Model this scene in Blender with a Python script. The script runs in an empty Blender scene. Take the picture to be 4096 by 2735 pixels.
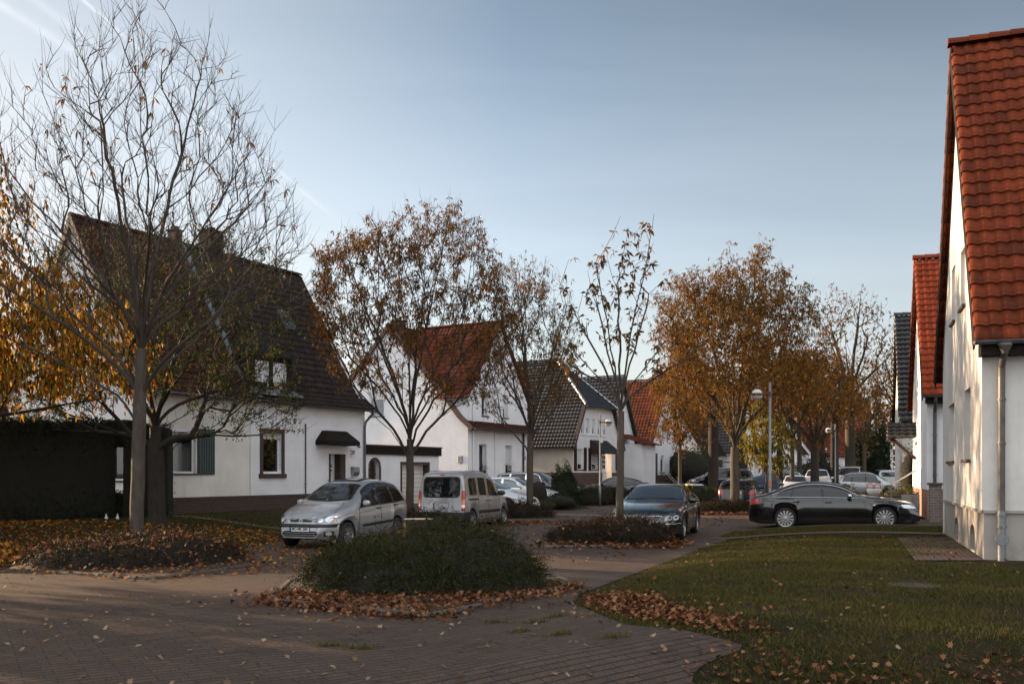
import bpy, bmesh, math, random, time
import numpy as np
from mathutils import Vector, Matrix
from mathutils.geometry import tessellate_polygon
from mathutils.bvhtree import BVHTree
T0 = time.time()
R = math.radians
rnd = random.Random(7)
nr = np.random.default_rng(11)
scene = bpy.context.scene
col = scene.collection

# ------------------------------------------------------------------ camera
EYE = 1.8; FPX = 3700.0; HOR = 1888.0; CX = 2048.0
cam_d = bpy.data.cameras.new('camera'); cam = bpy.data.objects.new('camera', cam_d); col.objects.link(cam)
cam.location = (0, 0, EYE); cam.rotation_euler = (R(90), 0, 0)
cam_d.sensor_width = 36; cam_d.lens = FPX / 4096 * 36
cam_d.shift_y = (HOR - 2735 / 2) / 4096
cam_d.clip_start = 0.1; cam_d.clip_end = 3000
scene.camera = cam

# ------------------------------------------------------------------ sky and sun
SUN_AZ = -62.5      # degrees right of +Y
SUN_EL = 11.5
w = bpy.data.worlds.new('World'); scene.world = w; w.use_nodes = True
nt = w.node_tree; N = nt.nodes; L = nt.links; N.clear()
out = N.new('ShaderNodeOutputWorld'); bg = N.new('ShaderNodeBackground')
sky = N.new('ShaderNodeTexSky'); sky.sky_type = 'NISHITA'; sky.sun_disc = False
sky.sun_elevation = R(SUN_EL); sky.sun_rotation = R(SUN_AZ)
sky.altitude = 50; sky.air_density = 1.1; sky.dust_density = 1.3; sky.ozone_density = 2.5
hs = N.new('ShaderNodeHueSaturation'); hs.inputs['Saturation'].default_value = 0.70; hs.inputs['Value'].default_value = 1.0
tc = N.new('ShaderNodeTexCoord'); sep = N.new('ShaderNodeSeparateXYZ'); L.new(tc.outputs['Generated'], sep.inputs[0])
def wm(op, a, b=None, c=None):
    n = N.new('ShaderNodeMath'); n.operation = op
    for i, x in enumerate((a, b, c)):
        if x is None: continue
        if isinstance(x, (int, float)): n.inputs[i].default_value = x
        else: L.new(x, n.inputs[i])
    return n.outputs[0]
dd_ = wm('ADD', wm('MULTIPLY', sep.outputs[0], 0.28), wm('MULTIPLY', sep.outputs[2], 1.25))
dk = wm('SUBTRACT', 1.0, wm('MULTIPLY', wm('MINIMUM', wm('MAXIMUM', wm('MULTIPLY', wm('SUBTRACT', dd_, 0.12), 1.9), 0.0), 1.0), 0.60))
dm_ = N.new('ShaderNodeVectorMath'); dm_.operation = 'SCALE'; L.new(sky.outputs[0], dm_.inputs[0]); L.new(dk, dm_.inputs['Scale'])
L.new(dm_.outputs[0], hs.inputs['Color'])
# thin high cloud: stretched noise on the plane of the sky
zz = wm('MAXIMUM', sep.outputs[2], 0.03)
px_ = wm('DIVIDE', sep.outputs[0], wm('ADD', zz, 0.12)); py_ = wm('DIVIDE', sep.outputs[1], wm('ADD', zz, 0.12))
cv = N.new('ShaderNodeCombineXYZ'); L.new(px_, cv.inputs[0]); L.new(py_, cv.inputs[1])
mp = N.new('ShaderNodeMapping'); mp.inputs['Rotation'].default_value = (0, 0, R(28)); mp.inputs['Scale'].default_value = (0.35, 1.5, 1)
L.new(cv.outputs[0], mp.inputs[0])
nz = N.new('ShaderNodeTexNoise'); nz.inputs['Scale'].default_value = 0.9; nz.inputs['Detail'].default_value = 7; nz.inputs['Roughness'].default_value = 0.55
nz.inputs['Distortion'].default_value = 0.6
L.new(mp.outputs[0], nz.inputs['Vector'])
cr = N.new('ShaderNodeValToRGB'); cr.color_ramp.elements[0].position = 0.40; cr.color_ramp.elements[1].position = 0.78
L.new(nz.outputs[0], cr.inputs[0])
# vapour trails: three great-circle streaks, upper left
def streak(ax, az, bx, bz, width, gain):
    a = Vector(((ax - CX) / FPX, 1, (HOR - az) / FPX)).normalized(); b = Vector(((bx - CX) / FPX, 1, (HOR - bz) / FPX)).normalized()
    n = a.cross(b).normalized()
    vd = N.new('ShaderNodeVectorMath'); vd.operation = 'DOT_PRODUCT'; vd.inputs[1].default_value = n
    L.new(tc.outputs['Generated'], vd.inputs[0])
    wob = N.new('ShaderNodeTexNoise'); wob.inputs['Scale'].default_value = 25; wob.inputs['Detail'].default_value = 4
    L.new(tc.outputs['Generated'], wob.inputs['Vector'])
    d = wm('ADD', vd.outputs['Value'], wm('MULTIPLY', wm('SUBTRACT', wob.outputs[0], 0.5), width * 0.8))
    g = wm('POWER', 2.718, wm('MULTIPLY', wm('MULTIPLY', d, d), -1.0 / (width * width)))
    g = wm('MULTIPLY', g, wm('GREATER_THAN', sep.outputs[1], 0.0))
    brk = wm('SUBTRACT', wm('MULTIPLY', wob.outputs[0], 2.2), 0.35)
    return wm('MULTIPLY', wm('MULTIPLY', wm('MULTIPLY', g, wm('MINIMUM', wm('MAXIMUM', wm('MULTIPLY', wm('SUBTRACT', sep.outputs[2], 0.24), 6.0), 0.0), 1.0)), wm('MAXIMUM', brk, 0.0)), gain)
s = wm('ADD', streak(330, 0, 1400, 930, 0.0016, 0.42), streak(0, 20, 640, 420, 0.004, 0.30))
s = wm('ADD', s, streak(140, 0, 1250, 840, 0.0035, 0.22))
# bright haze added in the unseen sky behind the viewer, lifting the shaded walls
east_fill = wm('MULTIPLY', wm('MINIMUM', wm('MAXIMUM', wm('MULTIPLY', wm('SUBTRACT', 0.20, sep.outputs[1]), 1.5), 0.0), 1.0), wm('ADD', wm('MULTIPLY', cr.outputs[0], 0.5), 0.5))
low = wm('POWER', 2.718, wm('MULTIPLY', zz, -4.2))
tn = N.new('ShaderNodeMix'); tn.data_type = 'RGBA'; tn.blend_type = 'MULTIPLY'; L.new(wm('MULTIPLY', wm('SUBTRACT', 1.0, dk), 1.5), tn.inputs['Factor']); L.new(hs.outputs[0], tn.inputs['A']); tn.inputs['B'].default_value = (0.74, 0.98, 1.10, 1)
lw = N.new('ShaderNodeMix'); lw.data_type = 'RGBA'; L.new(wm('MINIMUM', wm('ADD', wm('MULTIPLY', low, 0.85), wm('MULTIPLY', wm('MAXIMUM', wm('MULTIPLY', sep.outputs[0], -1.0), 0.0), 0.9)), 0.85), lw.inputs['Factor']); L.new(tn.outputs['Result'], lw.inputs['A']); lw.inputs['B'].default_value = (2.66, 2.58, 2.48, 1)
cl = wm('ADD', wm('MULTIPLY', cr.outputs[0], 0.13), s)
mx = N.new('ShaderNodeMix'); mx.data_type = 'RGBA'; mx.blend_type = 'MIX'
L.new(wm('MINIMUM', cl, 1.0), mx.inputs['Factor']); L.new(lw.outputs['Result'], mx.inputs['A'])
bright = N.new('ShaderNodeMix'); bright.data_type = 'RGBA'; bright.blend_type = 'ADD'; bright.inputs['Factor'].default_value = 1
L.new(lw.outputs['Result'], bright.inputs['A']); bright.inputs['B'].default_value = (1.9, 1.75, 1.6, 1)
L.new(bright.outputs['Result'], mx.inputs['B'])
ez = N.new('ShaderNodeMix'); ez.data_type = 'RGBA'; L.new(east_fill, ez.inputs['Factor']); L.new(mx.outputs['Result'], ez.inputs['A']); ez.inputs['B'].default_value = (7.0, 7.1, 7.4, 1)
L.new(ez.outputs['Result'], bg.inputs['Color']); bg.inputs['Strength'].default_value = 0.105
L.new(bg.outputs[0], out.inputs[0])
sd = bpy.data.lights.new('sun', 'SUN'); sun = bpy.data.objects.new('sun', sd); col.objects.link(sun)
sd.energy = 4.6; sd.angle = R(0.6); sd.color = (1.0, 0.70, 0.44)
sdir = Vector((math.sin(R(SUN_AZ)) * math.cos(R(SUN_EL)), math.cos(R(SUN_AZ)) * math.cos(R(SUN_EL)), math.sin(R(SUN_EL))))
sun.rotation_euler = sdir.to_track_quat('Z', 'Y').to_euler()
vs = scene.view_settings; vs.view_transform = 'Standard'; vs.look = 'None'; vs.gamma = 1; vs.exposure = 1.55
scene.cycles.max_bounces = 6; scene.cycles.transparent_max_bounces = 8
scene.cycles.diffuse_bounces = 3; scene.cycles.glossy_bounces = 3

# ------------------------------------------------------------------ placement helpers
def H_ground(x, y):
    """terrain height: flat street, low banks on both sides"""
    d = (x - 1.0) * 0.927 - (y - 13.0) * 0.375
    d = min(d, (y - 8.0) * 1.2 + 0.5)
    t = min(max(d / 4.0, 0), 1); zr = 0.25 * (1 - (1 - t) ** 2)
    e = -(x + 12.56) * 0.866 + (y - 33.5) * 0.5      # distance behind the facade line of the left row
    t = min(max((e + 6.5) / 4.5, 0), 1); zl = 0.28 * t * t * (3 - 2 * t)
    k = min(max((x + 6.4) / 2.0, 0), 1); zl = zl * (1 - k) + min(zl, 0.06) * k
    if y > 50 and x > -5: zl = max(zl, 0.2 * t)
    return max(zr, zl)
def G(px, py, z=0.0):
    Y = (EYE - z) * FPX / (py - HOR); return Vector(((px - CX) / FPX * Y, Y, z))
def at(px, Y, z=None):
    x = (px - CX) / FPX * Y; return Vector((x, Y, H_ground(x, Y) if z is None else z))
def zat(py, Y): return EYE + (HOR - py) * Y / FPX

# ------------------------------------------------------------------ mesh helpers
class MB:
    def __init__(s): s.v = []; s.f = []; s.uv = None
    def add(s, vs, fs):
        o = len(s.v); s.v += [tuple(p) for p in vs]; s.f += [tuple(i + o for i in f) for f in fs]; return s
    def quad(s, a, b, c, d): return s.add([a, b, c, d], [(0, 1, 2, 3)])
    def box(s, a, b):
        x0, x1 = sorted((a[0], b[0])); y0, y1 = sorted((a[1], b[1])); z0, z1 = sorted((a[2], b[2]))
        return s.add([(x0, y0, z0), (x1, y0, z0), (x1, y1, z0), (x0, y1, z0), (x0, y0, z1), (x1, y0, z1), (x1, y1, z1), (x0, y1, z1)],
                     [(0, 3, 2, 1), (4, 5, 6, 7), (0, 1, 5, 4), (1, 2, 6, 5), (2, 3, 7, 6), (3, 0, 4, 7)])
    def obox(s, c, ax, ay, az):
        """oriented box: centre and three half-axes"""
        c = Vector(c); ax = Vector(ax); ay = Vector(ay); az = Vector(az)
        P = [c + ax * i + ay * j + az * k for k in (-1, 1) for j in (-1, 1) for i in (-1, 1)]
        fs = [(0, 2, 3, 1), (4, 5, 7, 6), (0, 1, 5, 4), (2, 6, 7, 3), (0, 4, 6, 2), (1, 3, 7, 5)]
        if ax.cross(ay).dot(az) < 0: fs = [tuple(reversed(f)) for f in fs]
        return s.add(P, fs)
    def prism(s, poly, o, ax, ay, ext):
        """polygon (2D) in frame o,ax,ay extruded by vector ext"""
        o = Vector(o); ax = Vector(ax); ay = Vector(ay); ext = Vector(ext); n = len(poly)
        P = [o + ax * p[0] + ay * p[1] for p in poly]; Q = [p + ext for p in P]
        fs = [tuple(range(n - 1, -1, -1)), tuple(range(n, 2 * n))] + [(i, (i + 1) % n, n + (i + 1) % n, n + i) for i in range(n)]
        area = sum(poly[i][0] * poly[(i + 1) % n][1] - poly[(i + 1) % n][0] * poly[i][1] for i in range(n))
        if (ax.cross(ay).dot(ext) * area) < 0: fs = [tuple(reversed(f)) for f in fs]
        return s.add(P + Q, fs)
    def tube(s, pts, r, n=8, caps=True):
        pts = [Vector(p) for p in pts]; m = len(pts)
        rs = r if isinstance(r, (list, tuple)) else [r] * m
        V = []; up = None
        for i, p in enumerate(pts):
            t = (pts[min(i + 1, m - 1)] - pts[max(i - 1, 0)])
            t = t.normalized() if t.length > 1e-9 else Vector((0, 0, 1))
            if up is None:
                up = Vector((0, 0, 1)) if abs(t.z) < 0.9 else Vector((1, 0, 0))
            a = t.cross(up); a.normalize(); b = t.cross(a); b.normalize(); up = -b if (-b).dot(up) > 0 else b
            b = a.cross(t)
            for k in range(n):
                q = 2 * math.pi * k / n; V.append(p + (a * math.cos(q) + b * math.sin(q)) * rs[i])
        F = [(i * n + k, (i + 1) * n + k, (i + 1) * n + (k + 1) % n, i * n + (k + 1) % n) for i in range(m - 1) for k in range(n)]
        if caps: F += [tuple(range(n)), tuple((m - 1) * n + k for k in range(n - 1, -1, -1))]
        F = [tuple(reversed(f)) for f in F] if False else F
        return s.add(V, F)
    def lathe(s, prof, n=24, o=(0, 0, 0), axis='z', ang=2 * math.pi):
        o = Vector(o); V = []; m = len(prof)
        for i in range(n):
            q = ang * i / n; c, d = math.cos(q), math.sin(q)
            for r_, h in prof:
                V.append(o + (Vector((r_ * c, r_ * d, h)) if axis == 'z' else Vector((r_ * c, h, r_ * d)) if axis == 'y' else Vector((h, r_ * c, r_ * d))))
        F = [(i * m + j, ((i + 1) % n) * m + j, ((i + 1) % n) * m + j + 1, i * m + j + 1) for i in range(n) for j in range(m - 1)]
        if axis == 'y': F = [tuple(reversed(f)) for f in F]
        return s.add(V, F)
    def grid(s, fn, nu, nv, flip=False):
        V = [fn(i / nu, j / nv) for i in range(nu + 1) for j in range(nv + 1)]
        F = [(i * (nv + 1) + j, (i + 1) * (nv + 1) + j, (i + 1) * (nv + 1) + j + 1, i * (nv + 1) + j + 1) for i in range(nu) for j in range(nv)]
        if flip: F = [tuple(reversed(f)) for f in F]
        return s.add(V, F)
    def build(s, name, mat, parent=None, smooth=False, loc=None, bevel=0):
        me = bpy.data.meshes.new(name); me.from_pydata(s.v, [], s.f); me.update()
        if mat: me.materials.append(mat)
        if smooth: me.polygons.foreach_set('use_smooth', [True] * len(me.polygons))
        if s.uv is not None:
            uvl = me.uv_layers.new(name='UVMap')
            idx = np.empty(len(me.loops), dtype=np.int32); me.loops.foreach_get('vertex_index', idx)
            uvl.data.foreach_set('uv', np.asarray(s.uv, dtype=np.float32)[idx].ravel())
        o = bpy.data.objects.new(name, me); col.objects.link(o)
        if parent: o.parent = parent
        if loc is not None: o.location = loc
        if bevel:
            b = o.modifiers.new('bevel', 'BEVEL'); b.width = bevel; b.segments = 2; b.limit_method = 'ANGLE'; b.angle_limit = R(40)
        return o

def np_obj(name, verts, faces, mat, parent=None, smooth=False):
    """verts (n,3), faces (m,k) arrays"""
    verts = np.asarray(verts, dtype=np.float32); faces = np.asarray(faces, dtype=np.int32); k = faces.shape[1]
    me = bpy.data.meshes.new(name); me.vertices.add(len(verts)); me.vertices.foreach_set('co', verts.ravel())
    me.loops.add(faces.size); me.loops.foreach_set('vertex_index', faces.ravel())
    me.polygons.add(len(faces)); me.polygons.foreach_set('loop_start', np.arange(0, faces.size, k, dtype=np.int32))
    me.polygons.foreach_set('loop_total', np.full(len(faces), k, dtype=np.int32))
    if smooth: me.polygons.foreach_set('use_smooth', np.ones(len(faces), dtype=bool))
    me.update(calc_edges=True); me.validate()
    if mat:
        for m in (mat if isinstance(mat, (list, tuple)) else [mat]): me.materials.append(m)
    o = bpy.data.objects.new(name, me); col.objects.link(o)
    if parent: o.parent = parent
    return o
def tag(o, label=None, cat=None, group=None, kind=None):
    if label: o['label'] = label
    if cat: o['category'] = cat
    if group: o['group'] = group
    if kind: o['kind'] = kind
    return o
def thing(name, label, cat, loc=(0, 0, 0), rz=0, group=None):
    o = bpy.data.objects.new(name, None); col.objects.link(o); o.location = loc; o.rotation_euler = (0, 0, rz)
    o.empty_display_size = 0.2
    return tag(o, label, cat, group)
def copy_tree(o, parent=None):
    c = o.copy(); col.objects.link(c); c.parent = parent
    for ch in list(o.children): copy_tree(ch, c)
    return c

# ------------------------------------------------------------------ materials
def lin(r, g, b):
    f = lambda c: (c / 255 / 12.92) if c <= 10 else ((c / 255 + 0.055) / 1.055) ** 2.4
    return (f(r), f(g), f(b), 1)
class Mat:
    def __init__(s, name):
        s.m = bpy.data.materials.new(name); s.m.use_nodes = True; s.nt = s.m.node_tree; s.N = s.nt.nodes; s.L = s.nt.links
        s.b = s.N['Principled BSDF']
    def n(s, t, **kw):
        x = s.N.new(t)
        for k, v in kw.items():
            if k in x.inputs: x.inputs[k].default_value = v
            else: setattr(x, k, v)
        return x
    def link(s, a, b): s.L.new(a, b)
    def coord(s, kind='Object', scale=(1, 1, 1), rot=(0, 0, 0)):
        t = s.n('ShaderNodeTexCoord'); m = s.n('ShaderNodeMapping'); m.inputs['Scale'].default_value = scale; m.inputs['Rotation'].default_value = rot
        s.link(t.outputs[kind], m.inputs[0]); return m.outputs[0]
    def noise(s, vec, scale, detail=4, rough=0.55, dist=0):
        x = s.n('ShaderNodeTexNoise'); x.inputs['Scale'].default_value = scale; x.inputs['Detail'].default_value = detail
        x.inputs['Roughness'].default_value = rough; x.inputs['Distortion'].default_value = dist
        s.link(vec, x.inputs['Vector']); return x.outputs[0]
    def ramp(s, fac, stops):
        x = s.n('ShaderNodeValToRGB'); e = x.color_ramp.elements
        e[0].position, e[0].color = stops[0][0], stops[0][1]; e[1].position, e[1].color = stops[-1][0], stops[-1][1]
        for p, c in stops[1:-1]:
            k = e.new(p); k.color = c
        s.link(fac, x.inputs[0]); return x.outputs[0]
    def mix(s, fac, a, b, mode='MIX'):
        x = s.n('ShaderNodeMix'); x.data_type = 'RGBA'; x.blend_type = mode
        for sock, v in (('Factor', fac), ('A', a), ('B', b)):
            if isinstance(v, (int, float)): x.inputs[sock].default_value = v
            elif isinstance(v, tuple): x.inputs[sock].default_value = v
            else: s.link(v, x.inputs[sock])
        return x.outputs['Result']
    def bump(s, h, strength=0.3, dist=0.01, prev=None):
        x = s.n('ShaderNodeBump'); x.inputs['Strength'].default_value = strength; x.inputs['Distance'].default_value = dist
        s.link(h, x.inputs['Height'])
        if prev: s.link(prev, x.inputs['Normal'])
        s.link(x.outputs[0], s.b.inputs['Normal']); return x.outputs[0]
    def color(s, c):
        if isinstance(c, tuple): s.b.inputs['Base Color'].default_value = c
        else: s.link(c, s.b.inputs['Base Color'])
    def set(s, **kw):
        for k, v in kw.items(): s.b.inputs[k.replace('_', ' ')].default_value = v
        return s.m
def plain(name, c, rough=0.5, metal=0.0, var=0.12, scale=6, bump=0.0, coat=0.0, spec=0.5):
    m = Mat(name); v = m.coord(); nz = m.noise(v, scale, 5)
    a = tuple(x * (1 - var) for x in c[:3]) + (1,); b = tuple(min(1, x * (1 + var)) for x in c[:3]) + (1,)
    m.color(m.ramp(nz, [(0.3, a), (0.7, b)]))
    if bump: m.bump(m.noise(v, scale * 8, 4), bump, 0.004)
    m.b.inputs['Coat Weight'].default_value = coat; m.b.inputs['Coat Roughness'].default_value = 0.05
    m.b.inputs['Specular IOR Level'].default_value = spec
    return m.set(Roughness=rough, Metallic=metal)

def stucco(name, c, stain=0.5, scale=1.0):
    m = Mat(name); v = m.coord(); vv = m.coord(scale=(1.2, 1.2, 0.18))
    big = m.noise(v, 0.7, 6, 0.6); streaks = m.noise(vv, 1.6, 7, 0.65)
    d = tuple(x * (1 - 0.22 * stain) for x in c[:3]) + (1,); d2 = tuple(x * f for x, f in zip(c[:3], (0.70, 0.66, 0.60))) + (1,)
    base = m.mix(m.ramp(big, [(0.35, (0, 0, 0, 1)), (0.7, (1, 1, 1, 1))]), c, d)
    base = m.mix(m.ramp(streaks, [(0.58, (0, 0, 0, 1)), (0.80, (stain * .6, stain * .6, stain * .6, 1))]), base, d2)
    # splash dirt near the ground
    g = m.n('ShaderNodeTexCoord'); sp = m.n('ShaderNodeSeparateXYZ'); m.link(g.outputs['Object'], sp.inputs[0])
    hz = m.ramp(sp.outputs[2], [(0.15, (1, 1, 1, 1)), (0.95, (.12, .12, .12, 1))]); dn = m.noise(v, 3.2, 7, .72)
    spl = m.mix(1.0, hz, m.ramp(dn, [(0.47, (0, 0, 0, 1)), (0.70, (.7, .7, .7, 1))]), 'MULTIPLY'); base = m.mix(spl, base, tuple(x * f for x, f in zip(c[:3], (0.45, 0.40, 0.34))) + (1,))
    cr_ = m.n('ShaderNodeTexVoronoi'); cr_.feature = 'DISTANCE_TO_EDGE'; cr_.inputs['Scale'].default_value = .55; wv = m.n('ShaderNodeVectorMath'); wv.operation = 'ADD'; nn_ = m.n('ShaderNodeTexNoise'); nn_.inputs['Scale'].default_value = 2.5; nn_.inputs['Detail'].default_value = 6; m.link(v, nn_.inputs['Vector'])
    m.link(v, wv.inputs[0]); m.link(nn_.outputs[1], wv.inputs[1]); m.link(wv.outputs[0], cr_.inputs['Vector']); ck = m.ramp(cr_.outputs[0], [(0.0, (.35, .35, .35, 1)), (0.006, (0, 0, 0, 1))])
    base = m.mix(m.mix(1.0, ck, m.ramp(big, [(0.45, (0, 0, 0, 1)), (0.6, (1, 1, 1, 1))]), 'MULTIPLY'), base, d2)
    m.color(base); f1 = m.noise(v, 95 * scale, 3); m.bump(f1, 0.45, 0.006)
    m.b.inputs['Specular IOR Level'].default_value = 0.2
    return m.set(Roughness=0.92)
def brick(name, c1, c2, mortar, w=0.24, h=0.075, vertical=True, mort=0.012):
    m = Mat(name); t = m.n('ShaderNodeTexCoord'); sp = m.n('ShaderNodeSeparateXYZ'); m.link(t.outputs['Object'], sp.inputs[0])
    cb = m.n('ShaderNodeCombineXYZ'); ad = m.n('ShaderNodeMath'); ad.operation = 'ADD'
    m.link(sp.outputs[0], ad.inputs[0]); m.link(sp.outputs[1], ad.inputs[1]); m.link(ad.outputs[0], cb.inputs[0]); m.link(sp.outputs[2], cb.inputs[1])
    b = m.n('ShaderNodeTexBrick'); m.link(cb.outputs[0], b.inputs['Vector']); b.inputs['Scale'].default_value = 1
    b.inputs['Brick Width'].default_value = w; b.inputs['Row Height'].default_value = h; b.inputs['Mortar Size'].default_value = mort
    b.inputs['Color1'].default_value = c1; b.inputs['Color2'].default_value = c2; b.inputs['Mortar'].default_value = mortar
    nz = m.noise(m.coord(), 9, 5)
    m.color(m.mix(0.5, b.outputs[0], m.mix(nz, (0.25, 0.22, 0.2, 1), (1, 1, 1, 1)), 'MULTIPLY'))
    m.bump(b.outputs['Fac'], -0.5, 0.012)
    return m.set(Roughness=0.88)
def tiles_mat(name, c1, c2, c3, rough=0.6, coat=0.0, moss=0.0):
    """colour varies from tile to tile through the UV grid (one unit = one tile)"""
    m = Mat(name); uv = m.n('ShaderNodeUVMap'); fl = m.n('ShaderNodeVectorMath'); fl.operation = 'FLOOR'; m.link(uv.outputs[0], fl.inputs[0])
    wn = m.n('ShaderNodeTexWhiteNoise'); wn.noise_dimensions = '2D'; m.link(fl.outputs[0], wn.inputs['Vector'])
    base = m.ramp(wn.outputs['Value'], [(0.0, c1), (0.5, c2), (1.0, c3)])
    nz = m.noise(m.coord(), 1.3, 6); base = m.mix(m.ramp(nz, [(0.35, (0, 0, 0, 1)), (0.75, (.55, .55, .55, 1))]), base, tuple(x * 0.6 for x in c2[:3]) + (1,))
    if moss:
        n2 = m.noise(m.coord(), 6, 6, 0.7); base = m.mix(m.ramp(n2, [(0.6, (0, 0, 0, 1)), (0.75, (moss, moss, moss, 1))]), base, (0.05, 0.06, 0.03, 1))
    m.color(base); m.bump(m.noise(m.coord(), 60, 3), 0.12, 0.004)
    m.b.inputs['Coat Weight'].default_value = coat; m.b.inputs['Coat Roughness'].default_value = 0.25
    m.b.inputs['Specular IOR Level'].default_value = 0.5 if coat else 0.12
    return m.set(Roughness=rough)
def leaf_mat(name, stops, trans=0.35, rough=0.6):
    m = Mat(name); g = m.n('ShaderNodeNewGeometry'); c = m.ramp(g.outputs['Random Per Island'], stops)
    m.color(c); m.set(Roughness=rough)
    m.b.inputs['Specular IOR Level'].default_value = 0.1
    tr = m.n('ShaderNodeBsdfTranslucent'); m.link(c, tr.inputs[0]); mx = m.n('ShaderNodeMixShader'); mx.inputs[0].default_value = trans
    m.link(m.b.outputs[0], mx.inputs[1]); m.link(tr.outputs[0], mx.inputs[2]); m.link(mx.outputs[0], m.N['Material Output'].inputs[0])
    return m.m
def bark(name, c1, c2, vs=8, bump=0.6):
    m = Mat(name); v = m.coord(scale=(1, 1, 0.25)); a = m.noise(v, vs, 7, 0.65, 0.4); b = m.noise(m.coord(), 2.2, 4)
    m.color(m.mix(m.ramp(b, [(0.4, (0, 0, 0, 1)), (0.7, (.5, .5, .5, 1))]), m.ramp(a, [(0.35, c1), (0.68, c2)]), (c2[0] * 0.8, c2[1] * 0.95, c2[2] * 0.65, 1)))
    m.bump(a, bump, 0.03); return m.set(Roughness=0.9)

M = {}
M['stucco'] = stucco('white render', (0.82, 0.82, 0.83, 1), 0.7)
M['stucco_warm'] = stucco('cream white render', (0.80, 0.765, 0.70, 1), 1.0)
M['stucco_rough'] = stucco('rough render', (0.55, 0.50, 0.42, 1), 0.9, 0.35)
M['stucco_near'] = stucco('weathered warm render', (0.70, 0.675, 0.63, 1), 1.2)
M['plinth'] = stucco('grey plinth render', (0.40, 0.37, 0.33, 1), 1.2)
M['brick_dark'] = brick('dark red brick', (0.075, 0.030, 0.020, 1), (0.045, 0.020, 0.015, 1), (0.11, 0.09, 0.08, 1))
M['brick_brown'] = brick('brown brick', (0.13, 0.055, 0.035, 1), (0.08, 0.035, 0.025, 1), (0.16, 0.13, 0.11, 1))
M['brick_red'] = brick('orange red brick', (0.42, 0.16, 0.08, 1), (0.32, 0.12, 0.06, 1), (0.45, 0.40, 0.34, 1), 0.26, 0.085)
M['brick_old'] = brick('weathered grey brick', (0.24, 0.18, 0.15, 1), (0.15, 0.13, 0.12, 1), (0.3, 0.28, 0.26, 1), 0.26, 0.085)
M['tile_dark'] = tiles_mat('dark brown roof tiles', (0.018, 0.013, 0.012, 1), (0.026, 0.018, 0.015, 1), (0.036, 0.025, 0.02, 1), 0.6, moss=0.5)
M['tile_redbrown'] = tiles_mat('red brown roof tiles', (0.065, 0.020, 0.011, 1), (0.045, 0.016, 0.010, 1), (0.030, 0.014, 0.010, 1), 0.75, moss=0.6)
M['tile_black'] = tiles_mat('glazed black roof tiles', (0.012, 0.011, 0.011, 1), (0.017, 0.016, 0.016, 1), (0.028, 0.027, 0.028, 1), 0.42, 0.1)
M['tile_orange'] = tiles_mat('old orange roof tiles', (0.18, 0.045, 0.019, 1), (0.115, 0.032, 0.016, 1), (0.055, 0.024, 0.018, 1), 0.8, moss=0.9)
M['tile_terra'] = tiles_mat('terracotta roof tiles', (0.190, 0.038, 0.013, 1), (0.145, 0.029, 0.010, 1), (0.080, 0.019, 0.008, 1), 0.66, 0.0, moss=.4)
M['tile_bright'] = tiles_mat('bright terracotta roof tiles', (0.31, 0.056, 0.019, 1), (0.26, 0.046, 0.017, 1), (0.20, 0.036, 0.014, 1), 0.6, 0.0)
M['slate'] = plain('slate cladding', (0.016, 0.012, 0.010), 0.8, var=0.4, scale=9, bump=0.4, spec=.15)
M['zinc'] = plain('zinc', (0.32, 0.34, 0.37), 0.38, 0.85, var=0.35, scale=5)
M['gutter'] = plain('weathered gutter metal', (0.12, 0.12, 0.125), 0.45, 0.6, var=0.3, scale=7)
M['pipe'] = plain('grey downpipe metal', (0.10, 0.088, 0.08), 0.5, 0.3, var=0.3, scale=4)
M['galv'] = plain('galvanised steel', (0.20, 0.21, 0.22), 0.45, 0.5, var=0.2, scale=20)
M['white_pvc'] = plain('white window plastic', (0.70, 0.72, 0.74), 0.35, var=0.05)
M['blind'] = Mat('white roller shutter')
def _bl():
    m = M['blind']; t = m.n('ShaderNodeTexCoord'); sp = m.n('ShaderNodeSeparateXYZ'); m.link(t.outputs['Object'], sp.inputs[0])
    w_ = m.n('ShaderNodeMath'); w_.operation = 'FRACT'; mu = m.n('ShaderNodeMath'); mu.operation = 'MULTIPLY'; mu.inputs[1].default_value = 16
    m.link(sp.outputs[2], mu.inputs[0]); m.link(mu.outputs[0], w_.inputs[0]); m.color(m.ramp(w_.outputs[0], [(0.0, (.3, .29, .3, 1)), (0.18, (.66, .64, .64, 1))]))
    m.bump(w_.outputs[0], 0.6, 0.01); return m.set(Roughness=0.5)
M['blind'] = _bl()
M['wood_dark'] = plain('dark stained wood', (0.030, 0.015, 0.010), 0.5, var=0.4, scale=4, bump=0.3)
M['shutter_green'] = plain('dark green shutter paint', (0.010, 0.035, 0.035), 0.45, var=0.2)
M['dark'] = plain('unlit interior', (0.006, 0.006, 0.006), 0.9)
M['curtain'] = Mat('net curtain')
def _cu():
    m = M['curtain']; v = m.coord(scale=(1, 1, 0.03)); m.color(m.ramp(m.noise(v, 14, 3), [(0.35, (.10, .09, .08, 1)), (0.65, (.36, .33, .30, 1))])); return m.set(Roughness=0.8)
M['curtain'] = _cu()
def glass(name, c, rough=0.02, ior=1.6, alpha=1.0):
    m = Mat(name); m.color(c); m.b.inputs['IOR'].default_value = ior
    return m.set(Roughness=rough)
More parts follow.
